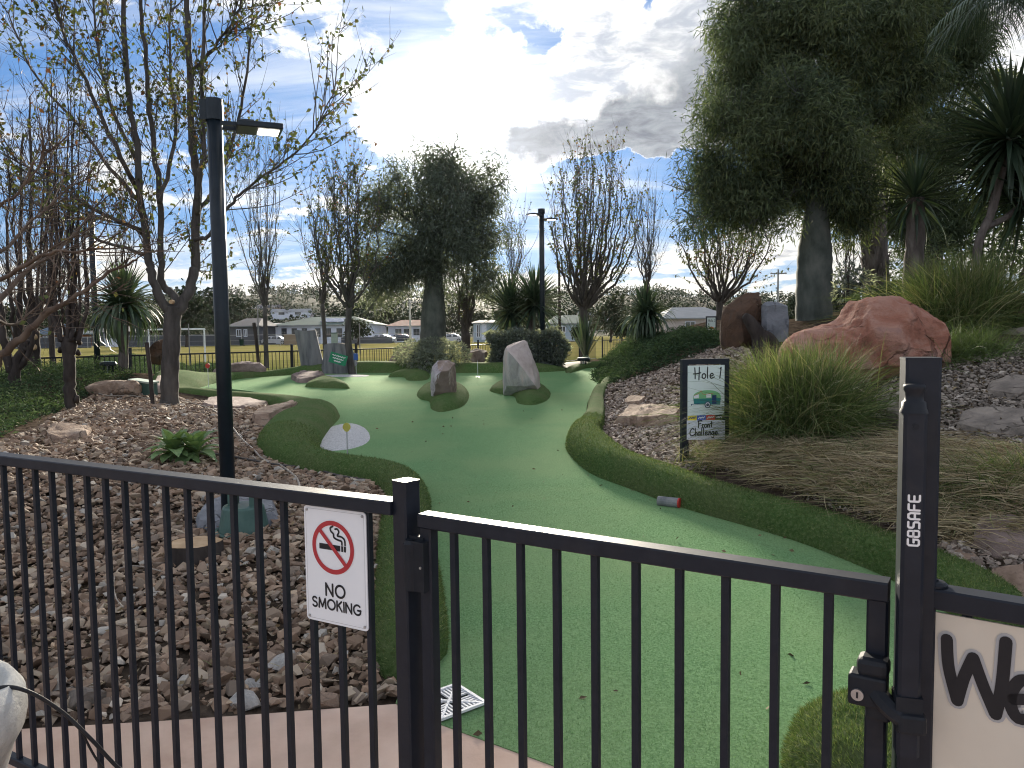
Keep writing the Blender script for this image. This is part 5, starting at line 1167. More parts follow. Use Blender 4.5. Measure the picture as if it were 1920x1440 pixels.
# agaves: each fleshy leaf is a part
ag = strap(.35, 'leaf', .44, .16, 7, 'agave', lambda t: (math.sin(math.pi * min(1, .12 + t * .62) ** 1.1) * (1 - t ** 5) + .01)); ag2 = strap(.7, 'leaf', .42, .15, 7, 'agave', lambda t: (math.sin(math.pi * min(1, .12 + t * .62) ** 1.1) * (1 - t ** 5) + .01))
for lab, px, py, L, n, sd in [('bushy green agave clump, closer to the lopped edge of the stones', 326, 868, .31, 30, 71), ('open green agave rosette nearest the lamp post', 366, 868, .34, 22, 72)]:
    b = hit(px, py); r = thing('agave', lab, 'agave', b, None)
    m = MB(); m.tube([b - (0, 0, .05), b + (0, 0, .12)], [.05, .04], 8); m.build('stem', MT['agave'], r)
    leaf_head(r, b + (0, 0, .10), n, L, sd, -12, 82, [ag, ag2], False)

# ------------------------------------------------------------------ clumps, hedges and ground cover
def tussock(name, label, c, n, L, W, seed, lo=20, hi=88, radius=.12, droop=.55, straw=.25):
    r = thing(name, label, 'grass clump', c); rng = np.random.default_rng(seed); P = np.asarray(c) + np.c_[rng.normal(0, radius, (n, 2)), np.zeros(n)]
    P[:, 2] = z_ground(P[:, 0], P[:, 1]) - .01
    el = np.radians(lo + (hi - lo) * rng.random(n) ** .75); az = rng.uniform(0, 6.283, n); D = np.c_[np.cos(az) * np.cos(el), np.sin(az) * np.cos(el), np.sin(el)]; l = L * rng.uniform(.55, 1.1, n)
    VV, FF = blades(P, D, l, W * rng.uniform(.7, 1.2, n), np.c_[D[:, :2] * .25 * l[:, None], -droop * l * (1.15 - np.sin(el) * .75)], 5, rng=rng)
    m = MB(); rn = np.where(rng.random(n) < straw, rng.uniform(.8, 1, n), rng.uniform(0, .8, n)); m.add(VV, FF, np.repeat(rn * .999, 12)); m.build('blades', MT['tussock'], r); return r
tussock('tussock_grass', 'big fountain shaped tussock of green grass beside the hole sign', hit(1492, 826), 5600, 1.55, .0088, 81, 34, 90, .21, .95, .32)
tussock('tussock_grass', 'larger bright green grass clump at the foot of the slanting yucca', hit(1795, 628), 6500, 1.75, .0115, 82, 26, 90, .26, .80, .10)
tussock('tussock_grass', 'low grass tuft at the foot of the hole sign', hit(1325, 862), 500, .30, .006, 83, 5, 75, .14, .5, .5)
tussock('tussock_grass', 'small green tuft at the right edge below the stone step', hit(1905, 905), 700, .42, .007, 84, 5, 70, .12, .5, .3)
def leafmass(lobes, n, L, W, seed, mtl, name, label, cat, kind=None, base=None, down=.1, shell=.75, stems=True):
    rng = np.random.default_rng(seed); lobes = np.array(lobes, float); vol = lobes[:, 3] * lobes[:, 5]; w = rng.choice(len(lobes), n, p=vol / vol.sum()); d = nrm(rng.normal(size=(n, 3)))
    rad = np.where(rng.random(n) < shell, rng.uniform(.86, 1.05, n), rng.random(n) ** .5 * .9); P = lobes[w, :3] + d * lobes[w, 3:] * rad[:, None]
    b = np.array(base if base is not None else (lobes[0][0], lobes[0][1], zg(lobes[0][0], lobes[0][1])))
    P[:, 2] = np.maximum(P[:, 2], z_ground(P[:, 0], P[:, 1]) + .02)
    m = MB(); leaf_mesh(m, P, d * .8 + rng.normal(0, .6, (n, 3)) - (0, 0, down), L * rng.uniform(.6, 1.3, n), W * rng.uniform(.7, 1.2, n), rng, np.clip(w / len(lobes) * .5 + rng.random(n) * .5, 0, .999))
    if kind:
        o = m.build(name, MT[mtl]); tag(o, label, cat, kind=kind); return o
    r = thing(name, label, cat, b); m.build('foliage', MT[mtl], r)
    s = MB()
    for l in lobes: s.tube(catmull([(b[0] * .4 + l[0] * .6, b[1] * .4 + l[1] * .6, zg(l[0], l[1]) - .05), (l[0], l[1], l[2])], 4), .03, 5)
    s.build('stems', MT['bark_dark'], r); return r
def lobes_px(lst, Y):
    out = []
    for x, y, rx, ry, dy in lst:
        c = at(x, y, Y + dy); s_ = (Y + dy) / FPX; out.append((c[0], c[1], c[2], rx * s_, rx * s_, ry * s_))
    return out
leafmass(lobes_px([(775, 664, 34, 26, 0), (815, 660, 40, 26, .3), (850, 666, 30, 24, -.1), (800, 676, 40, 20, -.4)], 21.5), 5200, .12, .03, 91, 'leaf_hedge', 'rounded_shrub', 'rounded grey leaved shrub at the foot of the dense bottle tree', 'shrub')
hb = [at(925, 690, 22.2), at(1052, 690, 22.2)]; rng = np.random.default_rng(92); n = 17000
x0, x1 = hb[0][0], hb[1][0]; zt = at(985, 626, 22.2)[2]; zb = zg(0, 22)
P = np.c_[rng.uniform(x0, x1, n), rng.uniform(21.6, 23.4, n), rng.uniform(zb - .1, zt, n)]; face = rng.integers(0, 5, n)
P[face == 0, 1] = 21.6 + rng.normal(0, .05, (face == 0).sum()); P[face == 1, 1] = 21.6 + rng.normal(0, .06, (face == 1).sum()); P[face == 2, 2] = zt + rng.normal(0, .05, (face == 2).sum()); P[face == 3, 0] = x0 + rng.normal(0, .06, (face == 3).sum()); P[face == 4, 0] = x1 + rng.normal(0, .06, (face == 4).sum())
P += np.c_[.10 * np.sin(P[:, 2] * 7), .12 * np.sin(P[:, 0] * 5 + P[:, 2] * 3), .05 * np.sin(P[:, 0] * 6)]
r = thing('clipped_hedge', 'square clipped grey green hedge behind the tall white rock', 'hedge', ((x0 + x1) / 2, 22.5, zb)); m = MB(); leaf_mesh(m, P, rng.normal(0, .6, (n, 3)) + (0, -.4, .5), .13 * rng.uniform(.6, 1.2, n), .05, rng); m.build('foliage', MT['leaf_hedge'], r)
m = MB()
for k in range(9): x = x0 + (x1 - x0) * (k + .5) / 9; m.tube([(x, 22.5, zb - .1), (x + rng.normal(0, .1), 22.5, zt - .15)], [.05, .02], 5)
m.build('stems', MT['bark_dark'], r)
m = MB(); m.box(((x0 + x1) / 2, 22.55, (zb + zt) / 2 - .12), (x1 - x0 - .3, 1.3, zt - zb - .3)); m.build('inner_twigs', MT['bark_dark'], r)
# bushes filling in behind the palm trunks
leafmass(lobes_px([(1690, 530, 40, 50, 0), (1745, 500, 46, 60, .5), (1720, 560, 60, 40, -.5)], 17.0), 2600, .16, .035, 93, 'leaf_dark', 'leafy_shrub', 'dark leafy shrub filling in behind the shaggy yucca', 'shrub')
leafmass(lobes_px([(1830, 470, 50, 60, 0), (1880, 440, 50, 70, .8), (1925, 490, 60, 70, .3), (1800, 420, 40, 60, .9), (1950, 400, 60, 80, .6), (1850, 330, 60, 80, .8), (1930, 280, 60, 90, .6), (1880, 200, 50, 60, 1.0)], 19.0), 8200, .2, .05, 94, 'leaf_dark', 'leafy_shrub', 'tall green shrub behind the slanting yucca trunk', 'shrub')
leafmass(lobes_px([(1590, 515, 22, 22, 0), (1612, 530, 26, 26, .2), (1585, 545, 22, 18, -.1)], 13.4), 900, .09, .03, 95, 'leaf_hedge', 'small_shrub', 'small grey shrub between the bottle trunk and the palm trunk', 'shrub')
leafmass(lobes_px([(1640, 560, 40, 20, 0), (1690, 566, 46, 26, .2), (1740, 560, 40, 30, .3)], 12.2), 1800, .14, .03, 96, 'leaf_dark', 'low_shrub', 'low dark shrub along the top of the red boulder', 'shrub')
# junipers: low spreading ground cover
def groundcover(poly, n, H, seed, label, name='juniper', L=.10, hf=None):
    rng = np.random.default_rng(seed); P2 = [hit(*p)[:2] for p in poly]; A = np.array(P2); lo, hi = A.min(0), A.max(0); m_ = n * 4
    X = rng.uniform(lo[0], hi[0], m_); Yy = rng.uniform(lo[1], hi[1], m_); ok = in_poly(X, Yy, P2); X, Yy = X[ok][:n], Yy[ok][:n]; k = len(X)
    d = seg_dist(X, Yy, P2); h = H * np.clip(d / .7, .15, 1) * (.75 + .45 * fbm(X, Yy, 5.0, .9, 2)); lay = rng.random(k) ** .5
    P = np.c_[X, Yy, z_ground(X, Yy) + h * lay]
    az = rng.uniform(0, 6.283, k); D = np.c_[np.cos(az), np.sin(az), rng.uniform(-.1, .9, k)]
    m = MB()
    for q in range(3):
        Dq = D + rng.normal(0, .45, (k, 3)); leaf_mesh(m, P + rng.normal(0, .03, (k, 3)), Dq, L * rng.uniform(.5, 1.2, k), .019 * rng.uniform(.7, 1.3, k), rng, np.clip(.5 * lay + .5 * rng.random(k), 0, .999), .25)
    o = m.build(name, MT['leaf_juniper']); tag(o, label, 'ground cover', kind='stuff')
groundcover([(-160, 900), (0, 822), (60, 790), (125, 764), (185, 732), (250, 708), (330, 700), (352, 690), (345, 684), (290, 676), (210, 672), (150, 678), (60, 705), (-160, 720)], 100000, .42, 97, 'dark spreading juniper bank under the pruned trees')
groundcover([(1108, 706), (1150, 722), (1220, 700), (1290, 678), (1345, 655), (1362, 630), (1330, 622), (1250, 640), (1180, 655), (1125, 678)], 46000, .55, 98, 'spreading juniper bank between the path and the brown slab', L=.12)
groundcover([(330, 720), (350, 705), (395, 700), (470, 697), (480, 690), (400, 688), (340, 690)], 14000, .24, 99, 'strip of low juniper along the back of the lane near the red flag')
# straw and fallen grass under the tussock
def strands(poly, n, L, W, seed, label, name, mtl, lift=.05, curl=.35):
    rng = np.random.default_rng(seed); P2 = [hit(*p)[:2] for p in poly]; A = np.array(P2); lo, hi = A.min(0), A.max(0); X = rng.uniform(lo[0], hi[0], n * 5); Yy = rng.uniform(lo[1], hi[1], n * 5); ok = in_poly(X, Yy, P2); X, Yy = X[ok][:n], Yy[ok][:n]; k = len(X)
    mound = .6 + .5 * fbm(X, Yy, 9, 1.3, 2)
    P = np.c_[X, Yy, z_ground(X, Yy) + .01 + lift * mound * rng.random(k)]; az = np.where(rng.random(k) < .45, rng.uniform(0, 6.283, k), rng.normal(0, .7, k) + 3.0 * fbm(X, Yy, 3, 1.3, 2)); D = np.c_[np.cos(az), np.sin(az) * .8, rng.uniform(-.02, .75, k)]; l = L * rng.uniform(.4, 1.2, k)
    VV, FF = blades(P, D, l, W * rng.uniform(.6, 1.3, k), np.c_[rng.normal(0, curl, (k, 2)) * l[:, None], -.55 * D[:, 2] * l - .03], 4, rng=rng); VV[:, 2] = np.maximum(VV[:, 2], z_ground(VV[:, 0], VV[:, 1]) + .004)
    m = MB(); m.add(VV, FF, np.repeat(rng.random(k) * .999, 10)); o = m.build(name, MT[mtl]); tag(o, label, 'dry grass', kind='stuff')
strands([(1310, 872), (1360, 860), (1420, 830), (1560, 855), (1700, 815), (1790, 850), (1930, 860), (1990, 960), (1930, 1010), (1800, 1030), (1690, 986), (1560, 946), (1420, 908)], 17000, .40, .0070, 101, 'tangled dry straw lying between the turf border and the tussock', 'dry_grass', 'straw', .10)
tussock('tussock_grass', 'withered grey brown grass skirt below the bright green clump', hit(1800, 668), 1800, .62, .008, 102, 5, 75, .24, .7, 1.0)
strands([(1540, 900), (1600, 880), (1640, 880), (1610, 905), (1560, 915)], 900, .16, .014, 103, 'patch of bright green weed in the straw', 'green_weed', 'weed', .05)
strands([(0, 1000), (480, 960), (680, 1080), (680, 1290), (0, 1330)], 420, .14, .0035, 104, 'stray dry stalks scattered among the creek stones', 'dry_stalks', 'straw', .05)

for k, (px, py, lab, L2, sf) in enumerate([(1455, 872, 'dry straw clump right behind the foot of the hole sign', .30, .9), (1545, 905, 'flattened straw clump nearest the bright green weed', .34, .95), (1640, 940, 'straw clump leaning over the turf border close to the latch post', .36, .9), (1600, 868, 'grey straw clump between the tussock and the latch post', .34, .9), (1780, 925, 'coarse straw clump seen directly right of the latch post', .42, .85), (1860, 955, 'half green straw clump beside the middle stone step', .36, .6), (1420, 850, 'thin straw clump touching the left side of the big tussock', .28, .8)]):
    tussock('dry_tuft', lab, hit(px, py), 420, L2, .0065, 120 + k, 4, 70, .11, .7, sf)
rng = np.random.default_rng(140)
def litter(poly, n, seed, label):
    rg = np.random.default_rng(seed); P2 = [hit(*p)[:2] for p in poly]; A = np.array(P2); lo, hi = A.min(0), A.max(0); X = rg.uniform(lo[0], hi[0], n * 5); Yy = rg.uniform(lo[1], hi[1], n * 5); ok = in_poly(X, Yy, P2); X, Yy = X[ok][:n], Yy[ok][:n]; k = len(X)
    P = np.c_[X, Yy, z_ground(X, Yy) + rg.uniform(.03, .07, k)]; m = MB(); leaf_mesh(m, P, np.c_[rg.normal(size=(k, 2)), rg.normal(0, .25, k)], rg.uniform(.02, .055, k), rg.uniform(.012, .03, k), rg, droop=.05)
    tag(m.build('leaf_litter', MT['dead_leaf']), label, 'leaf litter', kind='stuff')
litter([(0, 1330), (680, 1290), (690, 1000), (500, 870), (330, 750), (130, 770), (-100, 860)], 1500, 141, 'dead leaves caught between the creek stones')
litter([(1105, 790), (1280, 880), (1500, 880), (1800, 1040), (1990, 900), (1990, 680), (1780, 650), (1400, 680), (1150, 725)], 1800, 142, 'dead leaves lying over the right hand bank')
# ------------------------------------------------------------------ rocks
def facet(bm, seed, n, depth=.16, keep=.12):
    rg = np.random.default_rng(seed + 900); V = np.array([v.co[:] for v in bm.verts]); c = V.mean(0); h = (V.max(0) - V.min(0)) / 2
    for k in range(n):
        d = nrm(rg.normal(size=3)); q = (V - c) / h @ d; lim = q.max() * (1 - rg.uniform(.3, 1) * depth); over = np.clip(q - lim, 0, None)
        V = V - (over * (1 - keep))[:, None] * d * h
    for v, p in zip(bm.verts, V): v.co = p
def finish_rock(bm, amp, seed, cuts=2, sc=2.2, smooth_it=True):
    bmesh.ops.triangulate(bm, faces=bm.faces[:])
    for _ in range(cuts): bmesh.ops.subdivide_edges(bm, edges=bm.edges[:], cuts=1, use_grid_fill=True, smooth=.12)
    bm.normal_update(); off = Vector((seed * 3.17, seed * 1.3, seed * .7)); mv = []
    for v in bm.verts:
        n_ = mnoise.fractal(v.co * sc + off, .9, 2.1, 5) * amp + abs(mnoise.noise(v.co * sc * 2.3 + off)) * -amp * .7
        mv.append((v, v.normal * n_))
    for v, d in mv: v.co += d
def bm_obj(bm, name, m, parent=None, smooth=True, loc=None, ang=34):
    me = bpy.data.meshes.new(name); off = Vector(parent['_o']) if parent is not None else Vector(loc if loc is not None else (0, 0, 0))
    for v in bm.verts: v.co -= off
    bmesh.ops.recalc_face_normals(bm, faces=bm.faces[:])
    for f in bm.faces: f.smooth = smooth
    for e in bm.edges:
        if smooth and len(e.link_faces) == 2 and e.calc_face_angle(0) > R(ang): e.smooth = False
    bm.to_mesh(me); bm.free(); me.materials.append(m); o = bpy.data.objects.new(name, me); COL.objects.link(o)
    if parent is not None: o.parent = parent
    else: o.location = off
    return o
def hull_rock(name, label, outline, Y, depth, m, seed, amp=.03, fs=.7, foff=(0, 0), cuts=3, sc=2.2, cat='rock', ridge=(), sink=.12, ang=30, zones=None, nf=0):
    """outline in the picture plane at depth Y; front face smaller, back face further away"""
    O = np.array([at(x, y, Y) for x, y in outline]); c = O.mean(0); pts = list(O + (0, depth * .28, 0))
    fr = c + (O - c) * fs + np.array([foff[0], -depth * .3, foff[1]]); pts += list(fr)
    bk = c + (O - c) * .82 + np.array([0, depth * .75, 0]); pts += list(bk)
    low = O[:, 2].min(); pts += [np.array([p[0], p[1], low - sink]) for p in (O[O[:, 2] < low + .4 * (O[:, 2].max() - low)] + (0, depth * .1, 0))]
    pts += [at(x, y, Y + dy) for x, y, dy in ridge]
    bm = bmesh.new()
    for p in pts: bm.verts.new(p)
    r = bmesh.ops.convex_hull(bm, input=bm.verts[:])
    bmesh.ops.delete(bm, geom=[v for v in bm.verts if not v.link_faces], context='VERTS')
    bmesh.ops.dissolve_limit(bm, angle_limit=R(8), verts=bm.verts[:], edges=bm.edges[:])
    if nf:
        bmesh.ops.triangulate(bm, faces=bm.faces[:]); bmesh.ops.subdivide_edges(bm, edges=bm.edges[:], cuts=1, use_grid_fill=True); facet(bm, seed, nf, .10); cuts -= 1
    finish_rock(bm, amp, seed, cuts, sc); o = bm_obj(bm, name, MT[m], loc=(c[0], c[1], low), ang=ang)
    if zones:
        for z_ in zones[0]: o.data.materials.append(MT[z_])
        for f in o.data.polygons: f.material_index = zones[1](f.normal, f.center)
    return tag(o, label, cat)
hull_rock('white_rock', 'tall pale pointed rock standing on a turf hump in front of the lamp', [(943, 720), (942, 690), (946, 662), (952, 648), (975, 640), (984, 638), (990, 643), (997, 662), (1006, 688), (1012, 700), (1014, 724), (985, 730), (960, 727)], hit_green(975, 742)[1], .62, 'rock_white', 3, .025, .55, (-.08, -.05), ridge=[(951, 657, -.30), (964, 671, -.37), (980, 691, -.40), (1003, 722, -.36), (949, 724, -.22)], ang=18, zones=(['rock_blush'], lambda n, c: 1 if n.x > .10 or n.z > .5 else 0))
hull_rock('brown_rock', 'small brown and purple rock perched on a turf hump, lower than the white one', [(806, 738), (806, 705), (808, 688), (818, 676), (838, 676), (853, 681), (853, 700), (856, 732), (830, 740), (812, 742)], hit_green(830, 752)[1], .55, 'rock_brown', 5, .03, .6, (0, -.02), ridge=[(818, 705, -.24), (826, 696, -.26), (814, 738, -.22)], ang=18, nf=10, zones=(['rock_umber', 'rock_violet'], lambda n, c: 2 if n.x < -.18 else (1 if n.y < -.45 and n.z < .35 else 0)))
Yr = hit(1392, 652)[1]
hull_rock('rust_slab', 'tall dark rust brown slab beside the grey slab on the bank', [(1354, 652), (1354, 600), (1362, 572), (1382, 560), (1408, 547), (1428, 546), (1432, 580), (1432, 650), (1400, 668), (1370, 665)], Yr + .2, .5, 'rock_slab', 7, .04, .72, (.02, 0), ridge=[(1388, 590, -.3), (1395, 640, -.32)], nf=12)
hull_rock('grey_slab', 'squared blue grey slab leaning behind the driftwood', [(1428, 655), (1430, 600), (1431, 568), (1450, 566), (1478, 569), (1480, 600), (1476, 640), (1450, 665)], Yr - .15, .25, 'rock_grey', 8, .03, .85, cuts=3, nf=10)
hull_rock('tan_boulder', 'large tan boulder at the right edge behind the grass clump', [(1888, 600), (1894, 572), (1902, 554), (1960, 548), (2030, 550), (2030, 650), (1970, 655), (1924, 640)], 10.8, .9, 'rock_tan', 9, .06, .7, nf=14)
hull_rock('tan_boulder', 'dark tan stone wedged below the large tan boulder', [(1900, 650), (1918, 618), (1945, 608), (1990, 612), (1995, 680), (1945, 690), (1912, 672)], 9.9, .7, 'rock_step', 10, .04, .7)
# red boulder: a long tail rising to a hump
def profile_rock(name, label, st, Y, m, seed, amp, cat='rock', sec=16, cuts=1, sc=1.6, cy=0.0, nf=26):
    """stations (px, top py, base py, half depth)"""
    V = []; n = len(st)
    S = catmull([(*at(x, t, Y), at(x, b_, Y)[2], d) for x, t, b_, d in st], 3)
    for X, Yy, zt, zb_, d in S:
        for k in range(sec):
            th = 2 * math.pi * k / sec; c, s_ = math.cos(th), math.sin(th); sx = abs(c) ** .75 * np.sign(c); sz = abs(s_) ** .75 * np.sign(s_)
            V.append((X, Yy + sx * d + d * .4 + cy, (zt + zb_) / 2 + sz * (zt - zb_) / 2))
    bm = bmesh.new(); vs = [bm.verts.new(v) for v in V]; n = len(S)
    for i in range(n - 1):
        for k in range(sec): bm.faces.new((vs[i * sec + k], vs[i * sec + (k + 1) % sec], vs[(i + 1) * sec + (k + 1) % sec], vs[(i + 1) * sec + k]))
    bm.faces.new(vs[:sec][::-1]); bm.faces.new(vs[-sec:])
    bmesh.ops.subdivide_edges(bm, edges=bm.edges[:], cuts=1, use_grid_fill=True); facet(bm, seed, nf, .11); finish_rock(bm, amp, seed, cuts, sc); o = bm_obj(bm, name, MT[m], ang=22, loc=(float(S[n // 2][0]), float(S[n // 2][1]), float(S[n // 2][3]))); return tag(o, label, cat)
profile_rock('red_boulder', 'huge red sandstone boulder behind the tussock on the bank', [(1462, 655, 690, .10), (1480, 640, 700, .3), (1515, 624, 712, .4), (1560, 612, 722, .5), (1595, 600, 728, .58), (1618, 572, 730, .65), (1640, 556, 732, .7), (1668, 551, 734, .72), (1700, 556, 734, .7), (1730, 565, 732, .68), (1748, 578, 730, .60), (1758, 600, 722, .46), (1764, 650, 708, .2)], 8.9, 'rock_red', 12, .07, cuts=1, sc=1.5)
# flat stones
def flat_rock(name, label, outline, thick, m, seed, amp=.02, tilt=0.0, cat='rock', green_=False, raise_=0.0):
    P = [hit_green(x, y) if green_ else hit(x, y) for x, y in outline]; P = np.array(P); c = P.mean(0); pts = []
    rg = np.random.default_rng(seed)
    for p in P:
        s_ = rg.uniform(.82, .95); top = c + (p - c) * s_; pts += [(p[0], p[1], p[2] - .08), (top[0], top[1], p[2] + raise_ + thick * rg.uniform(.75, 1.1) + tilt * (p[0] - c[0]))]
    bm = bmesh.new(); [bm.verts.new(p) for p in pts]; bmesh.ops.convex_hull(bm, input=bm.verts[:]); bmesh.ops.delete(bm, geom=[v for v in bm.verts if not v.link_faces], context='VERTS')
    bmesh.ops.triangulate(bm, faces=bm.faces[:]); bmesh.ops.subdivide_edges(bm, edges=bm.edges[:], cuts=1, use_grid_fill=True); facet(bm, seed, 9, .10, .2); finish_rock(bm, amp * 1.5, seed, 2, 3.6); o = bm_obj(bm, name, MT[m], loc=c, ang=20); return tag(o, label, cat)
flat_rock('flat_rock', 'flat pinkish rock lying on the lane by the crescent hump', [(545, 712), (560, 719), (590, 718), (612, 708), (600, 703), (560, 704)], .14, 'rock_pink', 21, .025, green_=True)
flat_rock('flat_rock', 'wedge of tan rock beside the turf border left of the sand patch', [(470, 802), (505, 808), (545, 785), (572, 774), (560, 766), (500, 776), (474, 786)], .20, 'rock_tan', 22, .02, .08)
flat_rock('flat_rock', 'low broad tan rock among the stones near the juniper edge', [(84, 828), (110, 836), (165, 826), (178, 812), (130, 802), (90, 806)], .11, 'rock_tan', 23, .02)
flat_rock('flat_rock', 'flat grey brown rock between the autumn tree and the lamp post', [(372, 765), (420, 775), (470, 770), (505, 758), (440, 748), (390, 750)], .09, 'rock_pink', 24, .02)
flat_rock('flat_rock', 'brown rock half buried in the juniper by the garden light', [(278, 735), (310, 738), (320, 722), (300, 716)], .18, 'rock_pink', 25, .02)
flat_rock('flat_rock', 'wide tan rock lying in the pale stones left of the hole sign', [(1150, 798), (1200, 806), (1272, 800), (1280, 786), (1230, 772), (1180, 776)], .17, 'rock_tan', 26, .025)
flat_rock('flat_rock', 'thin pale rock on the slope above the wide tan rock', [(1168, 760), (1200, 762), (1212, 752), (1180, 748)], .08, 'rock_tan', 27, .015)
flat_rock('step_stone', 'upper stone slab step set in the mulch', [(1790, 812), (1850, 822), (1960, 818), (1990, 786), (1880, 776), (1800, 784)], .08, 'rock_step', 28, .015)
flat_rock('step_stone', 'middle stone slab step almost covered by straw', [(1790, 880), (1860, 890), (1980, 888), (2000, 858), (1880, 848), (1800, 856)], .09, 'rock_tan', 29, .015)
flat_rock('step_stone', 'higher narrow step stone under the tan boulders', [(1840, 745), (1900, 755), (1980, 750), (1985, 725), (1900, 718), (1850, 725)], .09, 'rock_step', 35, .015)
flat_rock('flat_rock', 'pale topped rock at the right edge beyond the gate post', [(1812, 1030), (1860, 1052), (1960, 1050), (1990, 1010), (1900, 985), (1830, 996)], .10, 'rock_pink', 30, .02)
flat_rock('flat_rock', 'cream broken rock with a hollow beside the fallen palm leaf', [(1770, 1052), (1800, 1070), (1838, 1052), (1828, 1036), (1795, 1034)], .05, 'rock_tan', 31, .015)
flat_rock('flat_rock', 'large flat peach coloured slab at the right fence', [(1830, 1118), (1900, 1150), (2020, 1150), (2020, 1090), (1930, 1070), (1850, 1084)], .07, 'rock_tan', 32, .012)
flat_rock('flat_rock', 'grey flagstone under the green tub at the lamp foot', [(362, 990), (372, 1000), (440, 1008), (530, 985), (525, 958), (450, 944), (385, 948)], .12, 'rock_grey', 33, .01)
flat_rock('flat_rock', 'reddish rock in the gravel behind the stump stakes', [(1655, 800), (1690, 812), (1710, 790), (1670, 780)], .16, 'rock_step', 34, .02)
# background rocks round the far end
hull_rock('red_rock', 'rusty red rock behind the autumn tree on the juniper bank', [(272, 672), (276, 655), (290, 640), (306, 634), (316, 645), (318, 674)], 18.6, .5, 'rock_slab', 41, .03)
hull_rock('pink_rock', 'pinkish rock left of the rounded grey shrub', [(722, 688), (728, 672), (745, 664), (750, 648), (775, 642), (790, 652), (795, 690)], 23.0, .6, 'rock_pink', 42, .05)
hull_rock('pink_rock', 'square reddish rock between the rounded shrub and the hedge', [(877, 684), (879, 658), (895, 653), (914, 658), (916, 684)], 23.2, .5, 'rock_brown', 43, .03)
hull_rock('pink_rock', 'long low rock behind the far turf bank below the twin trunks', [(398, 694), (420, 682), (450, 678), (485, 680), (497, 690), (490, 697), (440, 699)], 20.8, .5, 'rock_pink', 44, .03)
hull_rock('pale_rock', 'small pale rock in the juniper under the second hole sign', [(1268, 640), (1290, 630), (1318, 624), (1325, 634), (1320, 645)], 19.0, .4, 'rock_tan', 45, .02)
# split log like rock with a hose over it
Yl = hit(212, 742)[1]
profile_rock('split_rock', 'long split tan rock with a sawn looking pale end near the juniper', [(160, 722, 738, .10), (172, 718, 744, .22), (195, 714, 746, .26), (222, 713, 746, .26), (246, 715, 744, .24), (257, 722, 740, .16)], Yl, 'rock_tan', 46, .035, cuts=1, sc=2.5)
# driftwood arching in front of the grey slab
Yd = hit(1405, 652)[1] - .1; r = thing('driftwood', 'dark weathered driftwood log arching up before the grey slab', 'log', hit(1425, 668))
m = MB(); m.tube(catmull(L_(Yd, (1394, 592), (1402, 598), (1412, 612), (1424, 632), (1426, 660), (1422, 680)), 5), np.interp(np.linspace(0, 1, 26), [0, .2, .6, 1], [.05, .085, .13, .17]), 12); m.tube(catmull(L_(Yd, (1424, 628), (1440, 632), (1452, 648), (1456, 672)), 4), [.09] * 13, 10); m.build('trunk', MT['bark_dark'], r, smooth=True)

# ------------------------------------------------------------------ the stones of the two beds
def stone_mesh(seed, name='stone', mtl='stone', flatn=.55):
    rg = np.random.default_rng(seed); bm = bmesh.new(); d = nrm(rg.normal(size=(11, 3))) * rg.uniform(.72, 1.0, (11, 1)) * (1, .78, flatn)
    for p in d: bm.verts.new(p)
    bmesh.ops.convex_hull(bm, input=bm.verts[:]); bmesh.ops.delete(bm, geom=[v for v in bm.verts if not v.link_faces], context='VERTS'); bmesh.ops.triangulate(bm, faces=bm.faces[:])
    V = np.array([v.co[:] for v in bm.verts]); bm.verts.index_update(); F = np.array([[v.index for v in f.verts] for f in bm.faces]); bm.free(); return V, F
VAR = [stone_mesh(s, flatn=.38 + .05 * (s % 5)) for s in range(16)]
def stone_bed(poly, n, smin, smax, seed, mtl, n_single, label, holes=(), lift=.03, name='river_stones', single_label=None, world_extra=None):
    rg = np.random.default_rng(seed); P2 = [hit(*p)[:2] if len(p) == 2 else np.array(p[:2]) for p in poly]; A = np.array(P2); lo, hi = A.min(0), A.max(0)
    X = rg.uniform(lo[0], hi[0], n * 6); Yy = rg.uniform(lo[1], hi[1], n * 6); ok = in_poly(X, Yy, P2)
    for h in holes: ok &= ~in_poly(X, Yy, h)
    keep = rg.random(len(X)) < np.clip(1.15 - (Yy - lo[1]) / (hi[1] - lo[1]) * .75, .22, 1); ok &= keep
    X, Yy = X[ok][:n], Yy[ok][:n]; k = len(X)
    s_ = smin + (smax - smin) * rg.random(k) ** 2.6; s_ *= 1 + .03 * np.maximum(Yy - 6, 0)
    Z = z_ground(X, Yy) + lift * rg.random(k) + .1 * s_; yaw = rg.uniform(0, 6.283, k); tilt = rg.normal(0, .30, (k, 2))
    px = 960 + FPX * X / np.maximum(Yy, .5); infr = (px > -60) & (px < 1980); score = np.where(infr, s_ / Yy, 0); order = np.argsort(-score); single = set(order[:n_single].tolist())
    singles = []; m = MB(); me = {}
    for q in range(k):
        V, F = VAR[q % 16]; a, b_ = tilt[q]; Rm = np.array(Matrix.Rotation(yaw[q], 3, 'Z') @ Matrix.Rotation(a, 3, 'X') @ Matrix.Rotation(b_, 3, 'Y'))
        if q in single: singles.append((q, Rm)); continue
        m.add((V @ Rm.T) * s_[q] + (X[q], Yy[q], Z[q]), F, rg.random() * .999)
    o = m.build(name, MT[mtl]); tag(o, label, 'stones', kind='stuff')
    for q, Rm in singles:
        v = q % 16
        if v not in me:
            mm = MB(); mm.add(VAR[v][0], VAR[v][1], 0.0); me[v] = mm.build('stone', MT[mtl], None, link=False)
        M4 = Matrix([[*(Rm[i] * s_[q]), (X[q], Yy[q], Z[q])[i]] for i in range(3)] + [[0, 0, 0, 1]])
        ob = place('stone', me[v], ground, M4)
    return o
LB_out = np.array([p[:2] for p in left_border[1].reshape(-1, 15, 3)[:, 7]])
lane_hole = [tuple(p) for p in GREEN_POLY]
